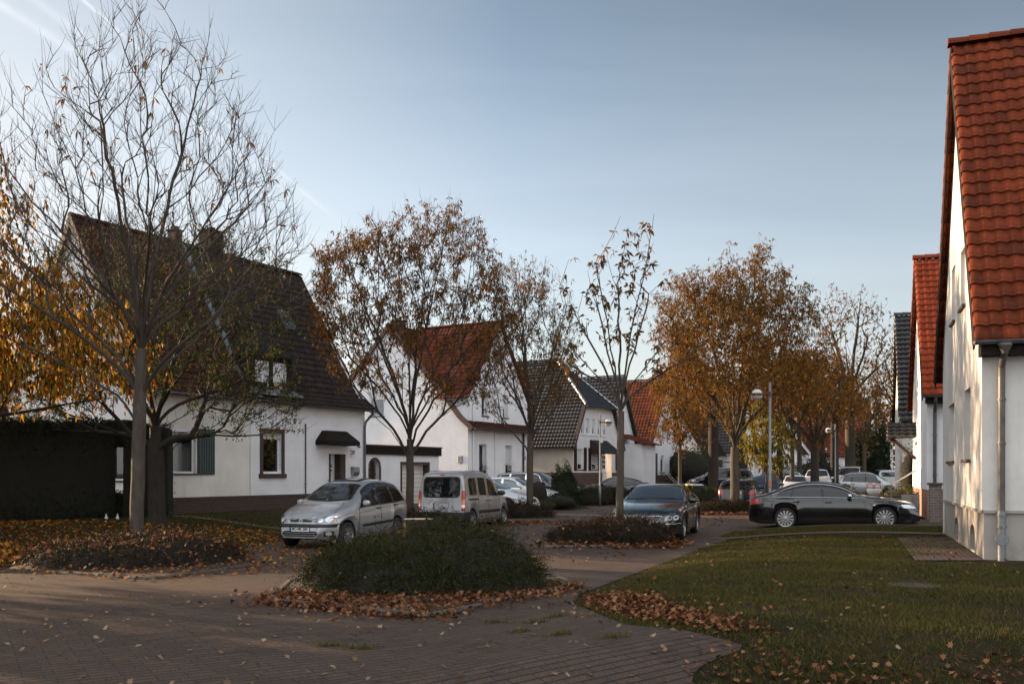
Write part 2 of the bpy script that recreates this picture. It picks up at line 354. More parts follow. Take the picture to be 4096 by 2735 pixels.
def real_glass(name, tint, mixf=0.5):
    """window glass: reflective, partly see-through"""
    m = Mat(name); m.color((0.012, 0.014, 0.016, 1)); m.b.inputs['IOR'].default_value = 1.6; m.b.inputs['Roughness'].default_value = 0.02
    tr = m.n('ShaderNodeBsdfTransparent'); tr.inputs[0].default_value = tint; mx = m.n('ShaderNodeMixShader')
    gl = m.n('ShaderNodeBsdfGlossy'); gl.inputs['Roughness'].default_value = 0.02; fr = m.n('ShaderNodeFresnel'); fr.inputs[0].default_value = 1.55
    mx.inputs[0].default_value = mixf; m.link(m.b.outputs[0], mx.inputs[1]); m.link(tr.outputs[0], mx.inputs[2])
    m2 = m.n('ShaderNodeMixShader'); m.link(fr.outputs[0], m2.inputs[0]); m.link(mx.outputs[0], m2.inputs[1]); m.link(gl.outputs[0], m2.inputs[2])
    m.link(m2.outputs[0], m.N['Material Output'].inputs[0]); return m.m
M['pane'] = real_glass('window pane glass', (0.85, 0.9, 0.92, 1), 0.65)
M['autoglass'] = real_glass('tinted car glass', (0.55, 0.62, 0.62, 1), 0.55)
M['darkglass'] = glass('dark tinted car glass', (0.006, 0.007, 0.008, 1), 0.02, 1.55)
M['skyglass'] = glass('skylight glass', (0.03, 0.035, 0.04, 1), 0.03, 2.2)
M['concrete'] = plain('kerb concrete', (0.085, 0.068, 0.054), 0.9, var=0.35, scale=7, bump=0.5)
M['rubber'] = plain('tyre rubber', (0.010, 0.010, 0.010), 0.75, var=0.2)
M['plastic'] = plain('black plastic trim', (0.014, 0.014, 0.015), 0.45, var=0.15)
M['seam'] = plain('door gap shadow rubber', (0.008, 0.008, 0.008), 0.8)
M['alloy'] = plain('alloy wheel', (0.42, 0.42, 0.42), 0.3, 0.8, var=0.08)
M['chrome'] = plain('chrome', (0.75, 0.76, 0.78), 0.12, 1.0, var=0.03)
M['seat'] = plain('grey seat cloth', (0.05, 0.05, 0.055), 0.9)
M['lamp_glass'] = plain('headlight lens', (0.62, 0.65, 0.68), 0.12, 0.55, var=0.25, scale=25, coat=1.0)
M['lamp_ring'] = plain('headlight reflector', (0.22, 0.24, 0.26), 0.1, 0.9, var=0.2, scale=30, coat=1.0)
M['red_lens'] = plain('red tail light lens', (0.42, 0.014, 0.010), 0.15, 0.0, var=0.25, scale=20, coat=1.0)
M['amber'] = plain('amber lens', (0.75, 0.22, 0.02), 0.2, coat=0.8)
M['plate'] = plain('number plate white', (0.72, 0.72, 0.70), 0.4, var=0.04)
M['plate_blue'] = plain('number plate blue', (0.01, 0.05, 0.32), 0.4)
M['black_text'] = plain('black lettering', (0.008, 0.008, 0.008), 0.5)
def paint(name, c, metal, rough=0.28, flake=0.0):
    m = Mat(name); m.color(c); m.b.inputs['Coat Weight'].default_value = 1.0; m.b.inputs['Coat Roughness'].default_value = 0.03
    if flake:
        m.color(m.mix(m.noise(m.coord(), 900, 1), c, tuple(min(1, x * (1 + flake)) for x in c[:3]) + (1,)))
    to = m.n('ShaderNodeTexCoord'); so = m.n('ShaderNodeSeparateXYZ'); m.link(to.outputs['Object'], so.inputs[0]); film = m.mix(1.0, m.ramp(so.outputs[2], [(.22, (.75, .75, .75, 1)), (.62, (.04, .04, .04, 1))]), m.ramp(m.noise(m.coord(), 5, 6, .7), [(.3, (.25, .25, .25, 1)), (.7, (1, 1, 1, 1))]), 'MULTIPLY')
    lk = m.b.inputs['Base Color'].links; src = lk[0].from_socket if lk else c; m.link(m.mix(film, src, (.045, .038, .031, 1) if c[0] > .1 else (.014, .012, .010, 1)), m.b.inputs['Base Color'])
    v = m.noise(m.coord(), 1.7, 5); rr = m.ramp(v, [(0.3, (rough * .8,) * 3 + (1,)), (0.75, (rough * 1.5,) * 3 + (1,))]); m.link(rr, m.b.inputs['Roughness'])
    m.b.inputs['Metallic'].default_value = metal; return m.m
M['p_silver'] = paint('silver car paint', (0.37, 0.38, 0.39, 1), 0.6, 0.33, 0.25)
M['p_champ'] = paint('warm silver car paint', (0.33, 0.335, 0.345, 1), 0.55, 0.33, 0.25)
M['p_black'] = paint('black car paint', (0.006, 0.006, 0.007, 1), 0.0, 0.15)
M['p_night'] = paint('night green black car paint', (0.005, 0.007, 0.007, 1), 0.0, 0.2)
M['p_white'] = paint('white car paint', (0.70, 0.72, 0.73, 1), 0.0, 0.3)
M['p_grey'] = paint('dark grey car paint', (0.06, 0.065, 0.07, 1), 0.6, 0.3)
M['p_blue'] = paint('grey blue car paint', (0.20, 0.23, 0.27, 1), 0.6, 0.3)
M['bark_smooth'] = bark('smooth grey bark', (0.036, 0.027, 0.020, 1), (0.088, 0.068, 0.053, 1), 7, 0.5)
M['bark_dark'] = bark('dark rough bark', (0.014, 0.010, 0.008, 1), (0.042, 0.031, 0.024, 1), 14, 1.0)
M['bark_mid'] = bark('grey brown bark', (0.028, 0.021, 0.015, 1), (0.068, 0.052, 0.039, 1), 11, 0.8)
M['twig'] = plain('dark twig bark', (0.045, 0.033, 0.024), 0.85, var=0.4, scale=3)
BR = lambda *c: tuple(c) + (1,)
M['leaf_chestnut'] = leaf_mat('brown chestnut leaves', [(0, BR(.075, .030, .010)), (.35, BR(.16, .068, .018)), (.6, BR(.23, .11, .028)), (.85, BR(.12, .075, .020)), (1, BR(.06, .05, .016))], 0.4)
M['leaf_orange'] = leaf_mat('golden brown leaves', [(0, BR(.085, .034, .010)), (.35, BR(.19, .085, .018)), (.6, BR(.26, .13, .030)), (.85, BR(.15, .095, .022)), (1, BR(.07, .055, .015))], 0.42)
M['leaf_yellow'] = leaf_mat('yellow orange leaves', [(0, BR(0.043, 0.056, 0.012)), (.18, BR(0.062, 0.074, 0.012)), (.3, BR(0.384, 0.211, 0.031)), (.65, BR(0.465, 0.260, 0.037)), (.85, BR(0.384, 0.136, 0.022)), (1, BR(0.248, 0.074, 0.019))], 0.5)
M['leaf_green'] = leaf_mat('small dark green leaves', [(0, BR(.03, .045, .012)), (.5, BR(.055, .07, .018)), (.85, BR(.09, .10, .025)), (1, BR(.25, .12, .025))], 0.35)
M['leaf_lime'] = leaf_mat('yellow green leaves', [(0, BR(0.096, 0.102, 0.018)), (.5, BR(0.198, 0.180, 0.030)), (.8, BR(0.252, 0.180, 0.030)), (1, BR(0.210, 0.096, 0.018))], 0.45)
M['leaf_shrub'] = leaf_mat('cotoneaster leaves', [(0, BR(.012, .016, .005)), (.5, BR(.027, .033, .009)), (.85, BR(.052, .058, .016)), (.97, BR(.08, .08, .026)), (1, BR(.13, .03, .012))], 0.15, 0.6)
M['leaf_shrub_red'] = leaf_mat('reddish cotoneaster leaves', [(0, BR(.012, .012, .005)), (.5, BR(.024, .020, .008)), (.8, BR(.042, .026, .010)), (1, BR(.09, .03, .012))], 0.15, 0.6)
M['leaf_hedge'] = leaf_mat('dark hedge leaves', [(0, BR(.010, .016, .006)), (.7, BR(.020, .030, .010)), (1, BR(.035, .05, .015))], 0.1)
M['leaf_conifer'] = leaf_mat('conifer sprays', [(0, BR(.012, .022, .010)), (1, BR(.03, .045, .018))], 0.1)
M['leaf_litter'] = leaf_mat('fallen brown leaves', [(0, BR(.030, .013, .007)), (.25, BR(.075, .028, .012)), (.5, BR(.17, .065, .026)), (.75, BR(.27, .12, .055)), (.9, BR(.36, .20, .11)), (1, BR(.20, .06, .018))], 0.25, 0.55)
M['leaf_litter_y'] = leaf_mat('fallen yellow leaves', [(0, BR(.05, .018, .008)), (.3, BR(.16, .055, .016)), (.6, BR(.34, .13, .025)), (.85, BR(.46, .24, .04)), (1, BR(.30, .085, .02))], 0.25, 0.55)
M['leaf_pale'] = leaf_mat('pale dry leaves', [(0, BR(0.150, 0.090, 0.053)), (.5, BR(0.300, 0.188, 0.112)), (1, BR(0.375, 0.270, 0.180))], 0.25, 0.6)
M['grass'] = leaf_mat('autumn grass blades', [(0, BR(.034, .042, .009)), (.5, BR(.075, .078, .017)), (.85, BR(.15, .12, .036)), (1, BR(.10, .07, .03))], 0.3, 0.55)

# ================================================================== GROUND
def axis_list(segs):
    o = []
    for a, b, st in segs:
        n = max(1, int(round((b - a) / st))); o += [a + (b - a) * i / n for i in range(n)]
    return o + [segs[-1][1]]
def ground_mat():
    m = Mat('garden soil and short grass'); v = m.coord()
    a = m.noise(v, 0.6, 6, 0.6); b = m.noise(v, 18, 6, 0.7)
    c1 = m.ramp(b, [(0.3, BR(.012, .012, .005)), (0.55, BR(.024, .022, .008)), (0.75, BR(.050, .036, .018))])
    c2 = m.ramp(b, [(0.3, BR(.025, .017, .010)), (0.7, BR(.055, .036, .02))])
    m.color(m.mix(m.ramp(a, [(0.45, (0, 0, 0, 1)), (0.62, (1, 1, 1, 1))]), c1, c2)); m.b.inputs['Specular IOR Level'].default_value = .1; m.bump(b, 0.6, 0.03); return m.set(Roughness=0.95)
M['ground'] = ground_mat()
xs = axis_list([(-900, -100, 100), (-100, -40, 6), (-40, 40, 0.75), (40, 100, 6), (100, 900, 100)])
ys = axis_list([(-60, 0, 10), (0, 100, 0.75), (100, 200, 8), (200, 1800, 160)])
g = MB(); V = [(x, y, H_ground(x, y)) for x in xs for y in ys]; ny = len(ys)
g.add(V, [(i * ny + j, (i + 1) * ny + j, (i + 1) * ny + j + 1, i * ny + j + 1) for i in range(len(xs) - 1) for j in range(ny - 1)])
tag(g.build('ground', M['ground'], smooth=True), kind='structure')

def paving_mat(name, rot, w_, h_, c1, c2, mort, off=0.37, mo=.007):
    m = Mat(name); v = m.coord(rot=(0, 0, rot))
    b = m.n('ShaderNodeTexBrick'); m.link(v, b.inputs['Vector']); b.inputs['Scale'].default_value = 1; b.offset = off; b.offset_frequency = 3 if off else 1
    b.inputs['Brick Width'].default_value = w_; b.inputs['Row Height'].default_value = h_; b.inputs['Mortar Size'].default_value = mo; b.inputs['Mortar Smooth'].default_value = 0.4
    b.inputs['Color1'].default_value = c1; b.inputs['Color2'].default_value = c2; b.inputs['Mortar'].default_value = mort; b.inputs['Bias'].default_value = -0.1
    o = m.coord(); n1 = m.noise(o, 0.45, 6, 0.6); n2 = m.noise(o, 55, 4, 0.7); n3 = m.noise(o, 3.5, 6, 0.7)
    c = m.mix(m.ramp(n1, [(0.35, (0, 0, 0, 1)), (0.7, (.75, .75, .75, 1))]), b.outputs[0], BR(c1[0] * 1.15, c1[1] * 1.05, c1[2] * 0.98))
    c = m.mix(1.0, c, m.ramp(n2, [(0.35, (.45, .45, .45, 1)), (0.62, (1.35, 1.33, 1.3, 1))]), 'MULTIPLY')
    c = m.mix(m.ramp(n3, [(0.62, (0, 0, 0, 1)), (0.8, (.55, .55, .55, 1))]), c, BR(.025, .02, .014))
    sy = m.n('ShaderNodeSeparateXYZ'); m.link(v, sy.inputs[0]); fr_ = m.n('ShaderNodeMath'); fr_.operation = 'PINGPONG'; fr_.inputs[1].default_value = h_ / 2; m.link(sy.outputs[1], fr_.inputs[0])
    rowl = m.ramp(fr_.outputs[0], [(0.0, (1, 1, 1, 1)), (0.022, (0, 0, 0, 1))]); c = m.mix(m.ramp(n3, [(0.2, (.45, .45, .45, 1)), (0.5, (1, 1, 1, 1))]), c, m.mix(rowl, c, mort))
    c = m.mix(m.ramp(b.outputs['Fac'], [(0, (0, 0, 0, 1)), (1, (.5, .5, .5, 1))]), c, mort)
    m.color(c); inv = m.n('ShaderNodeMath'); inv.operation = 'SUBTRACT'; inv.inputs[0].default_value = 1; m.link(b.outputs['Fac'], inv.inputs[1])
    m.b.inputs['Specular IOR Level'].default_value = 0.42; p = m.bump(n2, 0.6, 0.006); m.bump(inv.outputs[0], 0.35, 0.006, p); return m.set(Roughness=0.68)
M['paving'] = paving_mat('grey block paving', R(-31), 0.25, 0.125, BR(.084, .053, .034), BR(.042, .027, .018), BR(.008, .006, .004))
M['paving_path'] = paving_mat('red grey block path', R(-70), 0.21, 0.105, BR(.12, .07, .055), BR(.09, .078, .07), BR(.03, .03, .022), 0.0)

def lut(tab, Y):
    for (y0, x0), (y1, x1) in zip(tab, tab[1:]):
        if Y <= y1: return x0 + (x1 - x0) * (Y - y0) / (y1 - y0)
    return tab[-1][1]
XR = [(-6, 3.0), (6.0, 2.0), (7.86, 1.50), (8.3, 1.75), (8.72, 2.25), (9.0, 2.05), (10.06, 1.23), (11.4, 1.0), (12.7, .86), (13.6, .98), (17.4, 2.6), (24, 5.5), (31, 8.6), (45, 14.4), (80, 27), (130, 47)]
XL = [(-6, -30), (16.55, -30), (16.6, -9.7), (17.6, -9.2), (20, -7.7), (22.8, -6.2), (26, -5.9), (30, -5.9), (33, -6.3), (38, -6.9), (45, -6.6), (46.5, -3.4), (49.6, 1.8), (55, 4.9), (80, 14.2), (130, 34)]
def strip(name, mat, y0, y1, fl, fr, nx, st, dz, kind='structure'):
    g = MB(); n = int((y1 - y0) / st); V = []
    for i in range(n + 1):
        y = y0 + (y1 - y0) * i / n; a, b = fl(y), fr(y)
        for j in range(nx + 1):
            x = a + (b - a) * j / nx; V.append((x, y, H_ground(x, y) + dz))
    g.add(V, [(i * (nx + 1) + j, i * (nx + 1) + j + 1, (i + 1) * (nx + 1) + j + 1, (i + 1) * (nx + 1) + j) for i in range(n) for j in range(nx)])
    return tag(g.build(name, mat, smooth=True), kind=kind)
strip('road', M['paving'], -6, 130, lambda y: lut(XL, y), lambda y: lut(XR, y), 40, 0.2, 0.010)
def slab(name, mat, o, la, lb, na, nb, dz):
    g = MB(); u = Vector((.94, -.342, 0)); v_ = Vector((.342, .94, 0)); o = Vector((*o, 0))
    def f(a, b): p_ = o + u * (a * la) + v_ * (b * lb); return (p_.x, p_.y, H_ground(p_.x, p_.y) + dz)
    g.grid(f, na, nb); return tag(g.build(name, mat, smooth=True), kind='structure')
slab('driveway', M['paving'], (6.5, 28.25), 7.2, 4.2, 30, 18, .016)
strip('garage_driveway', M['paving'], 34, 50, lambda y: lut([(34, -6.6), (43, -7.1), (50, -6)], y), lambda y: lut([(34, -6.0), (38, -4.5), (50, -3.6)], y), 6, 0.4, 0.020)
# narrow path across the lawn and the paved apron beside the near house
slab('footpath', M['paving_path'], (5.3, 24.75), 6.3, .72, 30, 5, .022)
g = MB()
pa = [G(3590, 2150, .25), G(3800, 2150, .25), G(3935, 2243, .25), G(3660, 2243, .25)]
pa = [Vector((p.x, p.y, 0)) for p in pa]
def apron(u, v):
    p = (pa[3].lerp(pa[2], u)).lerp(pa[0].lerp(pa[1], u), v); return (p.x, p.y, H_ground(p.x, p.y) + 0.018)
g.grid(apron, 12, 16); tag(g.build('path', M['paving_path']), kind='structure')

# ================================================================== LEAF CLOUDS
def unit(a): return a / np.maximum(np.linalg.norm(a, axis=1, keepdims=True), 1e-9)
def leaves_geo(pos, dirs, length, width, droop=0.0, curl=0.25):
    """lens shaped blades: each a bent 4-corner face pair sharing a midrib (6 verts, 2 quads)"""
    n = len(pos); dirs = unit(dirs); up = nr.normal(size=(n, 3)); side = unit(np.cross(dirs, up)); nor = np.cross(side, dirs)
    Ln = np.asarray(length).reshape(-1, 1) * np.ones((n, 1)); Wd = np.asarray(width).reshape(-1, 1) * np.ones((n, 1))
    dz = np.zeros((n, 3)); dz[:, 2] = -1
    mid = pos + dirs * Ln * 0.5 + dz * droop * Ln * 0.15 + nor * Ln * curl * 0.25
    tip = pos + dirs * Ln + dz * droop * Ln * 0.6
    V = np.stack([pos, mid + side * Wd * .5 + nor * Wd * curl * .6, tip, mid - side * Wd * .5 + nor * Wd * curl * .6, mid], axis=1).reshape(-1, 3)
    b = (np.arange(n) * 5)[:, None]
    F = np.concatenate([b + np.array([[0, 1, 2, 4]]), b + np.array([[0, 4, 2, 3]])])
    return V, F
def maple_geo(pos, size, tilt=0.35, zoff=0.01):
    """lobed fallen leaves: star outline fan triangles"""
    n = len(pos); a = nr.uniform(0, 6.283, n)
    ang = np.array([0, 22, 45, 70, 100, 125, 180, 235, 260, 290, 315, 338]) * math.pi / 180
    rad = np.array([1.0, .55, .92, .45, .78, .38, .30, .38, .78, .45, .92, .55])
    k = len(ang); nor = nr.normal(size=(n, 3)) * tilt; nor[:, 2] = 1; nor = unit(nor)
    t = np.stack([np.cos(a), np.sin(a), np.zeros(n)], 1); t = unit(t - nor * (t * nor).sum(1, keepdims=True)); b = np.cross(nor, t)
    size = np.asarray(size).reshape(-1, 1) * np.ones((n, 1)); bend = nr.uniform(-.5, .9, (n, 1))
    V = np.empty((n, k + 1, 3)); V[:, 0] = pos; V[:, 0, 2] += zoff
    for i in range(k):
        x = rad[i] * math.cos(ang[i]); y = rad[i] * math.sin(ang[i])
        V[:, i + 1] = pos + t * size * x + b * size * y + nor * size * bend * (x * x + y * y) * 0.45 * (1 + 0.5 * math.sin(3 * ang[i]))
        V[:, i + 1, 2] += zoff
    lo = (V[:, :, 2] - pos[:, None, 2]).min(1); lift = np.maximum(0.004 - lo, 0); V[:, :, 2] += lift[:, None]
    base = (np.arange(n) * (k + 1))[:, None, None]
    tri = np.array([[0, i + 1, (i + 1) % k + 1] for i in range(k)])[None]
    return V.reshape(-1, 3), (base + tri).reshape(-1, 3)
def hvec(P): return np.array([H_ground(x, y) for x, y in P[:, :2]])

# ================================================================== TREES
def grow(base, trunk_top, targets, lean=(0, 0), bf=0.35, up=1.2, step=0.35, trunk_nodes=8, jit=0.04, first_free=0.75, minang=0.35, curve=.3, limbs=9):
    """branch skeleton: every target joins the nearest suitable node of the tree so far"""
    base = np.array(base, float); top = np.array(trunk_top, float)
    nodes = [base + (top - base) * i / trunk_nodes + (nr.normal(size=3) * [jit * .3, jit * .3, 0] if 0 < i < trunk_nodes else 0) for i in range(trunk_nodes + 1)]
    parent = [-1] + list(range(trunk_nodes)); plen = [np.linalg.norm(n - base) for n in nodes]
    paths = [list(range(trunk_nodes + 1))]
    P = np.zeros((60000, 3)); PL = np.zeros(60000); D = np.zeros((60000, 3)); n = len(nodes)
    P[:n] = nodes; PL[:n] = plen
    d0 = (top - base) / np.linalg.norm(top - base); D[:n] = d0
    start = int(trunk_nodes * first_free)
    t = np.asarray(targets); order = np.argsort(np.linalg.norm(t - top, axis=1)); t = t[order]
    # spread: big limbs first (a few far targets), then the rest from near to far
    u_ = unit(t - top); cand = [i for i in range(len(t)) if np.linalg.norm(t[i] - top) > np.linalg.norm(t - top, axis=1).max() * .55]; far = [cand[-1]]; dm = np.full(len(t), 9.)
    while len(far) < min(limbs, len(cand)):
        dm = np.minimum(dm, np.linalg.norm(u_ - u_[far[-1]], axis=1)); far.append(max(cand, key=lambda i: dm[i]))
    rest = [i for i in range(len(t)) if i not in set(far)]; nf = len(far); cnt = 0; n_trunk = n
    for i in far + rest:
        q = t[i]; S = slice(start, n_trunk if cnt < nf else n); cnt += 1
        v = q - P[S]; d = np.linalg.norm(v, axis=1) + 1e-6
        cosn = (v * D[S]).sum(1) / d
        cost = d + bf * PL[S] + up * np.maximum(0, P[S, 2] - (q[2] - 0.45 * d)) + 1.2 * d * np.maximum(0, minang - cosn)
        j = int(np.argmin(cost)) + start
        p0 = P[j].copy(); dist = np.linalg.norm(q - p0)
        if dist < 0.08: continue
        m = max(2, int(dist / step)); dd = D[j] * 0.42 + (q - p0) / dist * 0.45 + np.array([0, 0, .18]); ctrl1 = p0 + dd * dist * 0.33
        ctrl2 = q - (np.array([0, 0, curve]) + (q - p0) / dist * (1.0 - curve)) * dist * 0.3
        path = [j]; prev = p0
        for k in range(1, m + 1):
            s = k / m; b = (1 - s) ** 3 * p0 + 3 * (1 - s) ** 2 * s * ctrl1 + 3 * (1 - s) * s * s * ctrl2 + s ** 3 * q
            if k < m: b = b + nr.normal(size=3) * jit * min(1, dist)
            P[n] = b; seg = b - prev; sl = np.linalg.norm(seg); PL[n] = PL[path[-1]] + sl; D[n] = seg / max(sl, 1e-6)
            parent.append(path[-1]); path.append(n); prev = b; n += 1
        paths.append(path)
    tips = np.zeros(n)
    isleaf = np.ones(n, bool)
    for c, p in enumerate(parent):
        if p >= 0: isleaf[p] = False
    tips[isleaf] = 1
    for c in range(n - 1, 0, -1): tips[parent[c]] += tips[c]
    return P[:n], D[:n], tips, paths, isleaf
def skin(P, tips, paths, r_trunk, r_tip, cut=None, flare=1.25):
    """tubes round every path; returns (thick verts, faces) and (thin verts, faces)"""
    N = tips.max(); p = math.log(r_trunk / r_tip) / math.log(N); rad = r_tip * tips ** p
    out = []
    for pi, path in enumerate(paths):
        pts = P[path]; r = rad[path].copy()
        if pi > 0: r[0] = min(r[0], r[1] * 1.25)
        else:
            r = r * np.linspace(1.0, .9, len(r)); r[0] *= flare
        k = 12 if pi == 0 else 7 if r[1] > .05 else 5 if r[1] > 0.02 else 3
        if pi > 0: r[-1] *= 0.6
        T = np.gradient(pts, axis=0); T = unit(T); ref = np.array([0.31, 0.2, 0.93]) if abs(T[0, 2]) < .85 else np.array([1., .1, 0])
        A = unit(np.cross(T, ref)); B = np.cross(T, A); q = np.arange(k) * 2 * math.pi / k
        V = pts[:, None] + (A[:, None] * np.cos(q)[None, :, None] + B[:, None] * np.sin(q)[None, :, None]) * r[:, None, None]
        m = len(pts); i = np.arange(m - 1)[:, None]; kk = np.arange(k)[None]
        F = np.stack([i * k + kk, (i + 1) * k + kk, (i + 1) * k + (kk + 1) % k, i * k + (kk + 1) % k], -1).reshape(-1, 4)
        out.append((V.reshape(-1, 3), F, pi == 0))
    def cat(sel):
        vs = []; fs = []; o = 0
        for V, F, tr in out:
            if sel(tr): vs.append(V); fs.append(F + o); o += len(V)
        return (np.concatenate(vs), np.concatenate(fs)) if vs else None
    return cat(lambda t: t), cat(lambda t: not t)
def dome_targets(n, c, rx, ry, rz, zlow, shell=0.5, seed_pow=2.2, bottom=0.25):
    """points in a crown: c centre (x,y,z), half sizes; zlow = relative lowest z (-1..1)"""
    o = []
    while len(o) < n:
        v = nr.normal(size=3); v /= np.linalg.norm(v)
        if v[2] < zlow: continue
        r = nr.uniform(shell, 1.0) ** (1 / seed_pow)
        lump = 1 + 0.10 * math.sin(5 * v[0] + 3 * v[2] + c[0]) + 0.08 * math.sin(7 * v[1] - 4 * v[0] + c[1])
        o.append([c[0] + v[0] * rx * r * lump, c[1] + v[1] * ry * r * lump, c[2] + v[2] * rz * r * lump])
    return np.array(o)
def clusters(P, D, sel, per, length, width, droop, spread=1.0, off=0.05):
    """palmate drooping leaf groups at selected nodes"""
    idx = np.asarray(sel); c = np.repeat(P[idx] + nr.normal(size=(len(idx), 3)) * off, per, axis=0)
    d = nr.normal(size=(len(c), 3)) * spread + np.repeat(D[idx], per, axis=0) * 0.4; d[:, 2] -= 0.35 + droop * .5
    ln = length * nr.uniform(.6, 1.15, len(c)); return leaves_geo(c, d, ln, ln * width / length, droop)
def make_tree(name, label, cat, base, h_fork, targets, r_trunk, bark_m, leaf_m=None, n_leaf=0, per=5, llen=0.16, lwid=0.05, droop=0.8,
              r_tip=0.006, bf=0.35, up=1.2, top=None, group=None, step=0.35, jit=0.018, leaf_sel='outer', spread=1.0, twig_m=None, loff=0.05, flare=1.25, free=.75, minang=.35, curve=.3, limbs=9, n_twig=0, twig_len=.4):
    root = thing(name, label, cat, base, 0, group); b = np.array(base, float)
    tt = np.array(top if top is not None else (0, 0, h_fork), float)
    T = np.asarray(targets) - b
    P, D, tips, paths, leafn = grow((0, 0, -0.05), tt, T, bf=bf, up=up, step=step, jit=jit, first_free=free, minang=minang, curve=curve, limbs=limbs)
    a, c = skin(P, tips, paths, r_trunk, r_tip, flare=flare)
    np_obj('trunk', a[0], a[1], bark_m, root, True)
    np_obj('branches', c[0], c[1], twig_m or bark_m, root, True)
    if n_twig:
        outer = np.where((tips <= 6) & (np.arange(len(P)) > 12))[0]; sel = nr.choice(outer, n_twig); p0 = P[sel]; m_ = len(sel)
        d = unit(D[sel] * .8 + nr.normal(size=(m_, 3)) * .42 + np.array([0, 0, .4])); ln = twig_len * nr.uniform(.4, 1.3, m_)[:, None]; mid = p0 + d * ln * .5 + nr.normal(size=(m_, 3)) * .008; d2 = unit(d + nr.normal(size=(m_, 3)) * .18 + np.array([0, 0, .25])); e = mid + d2 * ln * .5
        A_ = unit(np.cross(d, nr.normal(size=(m_, 3)))); B_ = np.cross(d, A_); r0 = r_tip * .75; V = []
        for pt, rr in ((p0, r0), (mid, r0 * .75), (e, r0 * .45)):
            for q_ in (0, 2.094, 4.189): V.append(pt + (A_ * math.cos(q_) + B_ * math.sin(q_)) * rr)
        V = np.stack(V, 1).reshape(-1, 3); b_ = (np.arange(m_) * 9)[:, None]; F = np.concatenate([b_ + np.array([[k, (k + 1) % 3, 3 + (k + 1) % 3, 3 + k]]) + 3 * j for k in range(3) for j in range(2)])
        np_obj('twigs', V, F, twig_m or bark_m, root, True)
    if leaf_m and n_leaf:
        outer = np.where(tips <= (3 if leaf_sel == 'outer' else 12))[0]
        sel = nr.choice(outer, n_leaf); V, F = clusters(P, D, sel, per, llen, lwid, droop, spread, loff)
        np_obj('foliage', V, F, leaf_m, root)
    return root, P, D, tips

# ================================================================== TREES ALONG THE STREET
t1 = at(543, 20.3); bx, by, bz = t1
tg = np.concatenate([dome_targets(850, (bx + .05, by, bz + 6.4), 3.75, 3.2, 5.5, 0.0, 0.45, 2.0), dome_targets(520, (bx + .05, by, bz + 6.0), 3.3, 2.8, 4.6, -.15, .12, 1.3)])
low = np.array([[bx + nr.uniform(1.6, 4.0), by + nr.uniform(-1.6, 1.6), bz + nr.uniform(5.6, 7.4)] for _ in range(70)] + [[bx - nr.uniform(1.6, 4.2), by + nr.uniform(-1.6, 1.6), bz + nr.uniform(5.2, 7.6)] for _ in range(80)])
make_tree('bare_maple_tree', 'tall leafless smooth trunked street tree in the leaf strewn kerbed bed on the left', 'tree', tuple(t1), 4.2, np.concatenate([tg, low]), 0.155, M['bark_smooth'],
          M['leaf_chestnut'], 130, 4, 0.15, 0.045, 1.0, r_tip=0.0060, bf=0.42, up=2.2, minang=.62, free=.7, limbs=15, n_twig=3600, twig_len=.5, top=(0.12, 0, 4.5), twig_m=M['twig'], step=0.3, jit=0.014)
t2 = at(1640, 28, .05); bx, by, bz = t2
tg = np.concatenate([dome_targets(620, (bx + .0, by, bz + 5.8), 3.25, 2.7, 3.95, 0.0, 0.6, 2.5), dome_targets(330, (bx, by, bz + 5.2), 2.8, 2.4, 2.6, -.45, .3, 2)])
make_tree('chestnut_tree', 'round headed brown leaved chestnut tree before the garage, between the two silver cars', 'tree', tuple(t2), 3.0, tg, 0.125, M['bark_mid'],
          M['leaf_chestnut'], 6400, 4, 0.125, 0.038, 0.8, bf=0.75, up=2.6, minang=.7, free=.85, limbs=12, n_twig=2600, top=(0, 0, 2.75), twig_m=M['bark_dark'], leaf_sel='outer', loff=.09, r_tip=.0055)
t3 = at(2119, 36, .03); bx, by, bz = t3
tg = np.concatenate([dome_targets(620, (bx, by, bz + 6.1), 2.15, 2.0, 4.1, -.45, .3, 2)])
make_tree('chestnut_tree', 'upright thinly leaved chestnut tree in front of the dark tiled house with the roof ladder', 'tree', tuple(t3), 3.4, tg, 0.14, M['bark_smooth'],
          M['leaf_chestnut'], 2700, 4, 0.12, 0.038, 0.8, bf=0.8, up=2.8, minang=.7, free=.85, limbs=8, n_twig=1800, top=(.02, 0, 3.2), twig_m=M['bark_mid'], loff=.12, r_tip=.0065)
t4 = at(2478, 23.1, .02); bx, by, bz = t4
tg = np.array([[bx + x, by + y, bz + z] for x, y, z in [(-.55, .2, 7.0), (-.5, 0, 6.4), (-.2, .3, 5.9), (-1.3, 0, 4.4), (-1.0, .4, 5.0), (-1.6, -.3, 4.9), (-.8, .3, 5.6), (-.9, 0, 6.3), (.5, .1, 7.7), (.6, -.1, 7.8), (.45, .2, 7.4), (.7, 0, 7.3), (.35, 0, 6.9),
      (.55, .2, 6.6), (.1, .3, 7.2), (.3, -.2, 6.2), (1.0, 0, 5.4), (1.5, .3, 5.1), (.9, -.3, 4.5), (1.7, -.2, 4.6), (2.2, 0, 4.9), (.2, .2, 5.3), (-.3, -.2, 5.0), (-.15, .1, 6.6), (-1.25, .1, 6.1), (-.7, -.3, 6.9), (1.3, .2, 4.2), (-.2, -.4, 4.6), (.05, .2, 5.7), (.75, .2, 6.9), (.2, 0, 7.7)]])
tg = np.concatenate([tg, tg[:26] + nr.normal(size=(26, 3)) * .22, tg[:26] + nr.normal(size=(26, 3)) * .3, tg[:26] + nr.normal(size=(26, 3)) * .35])
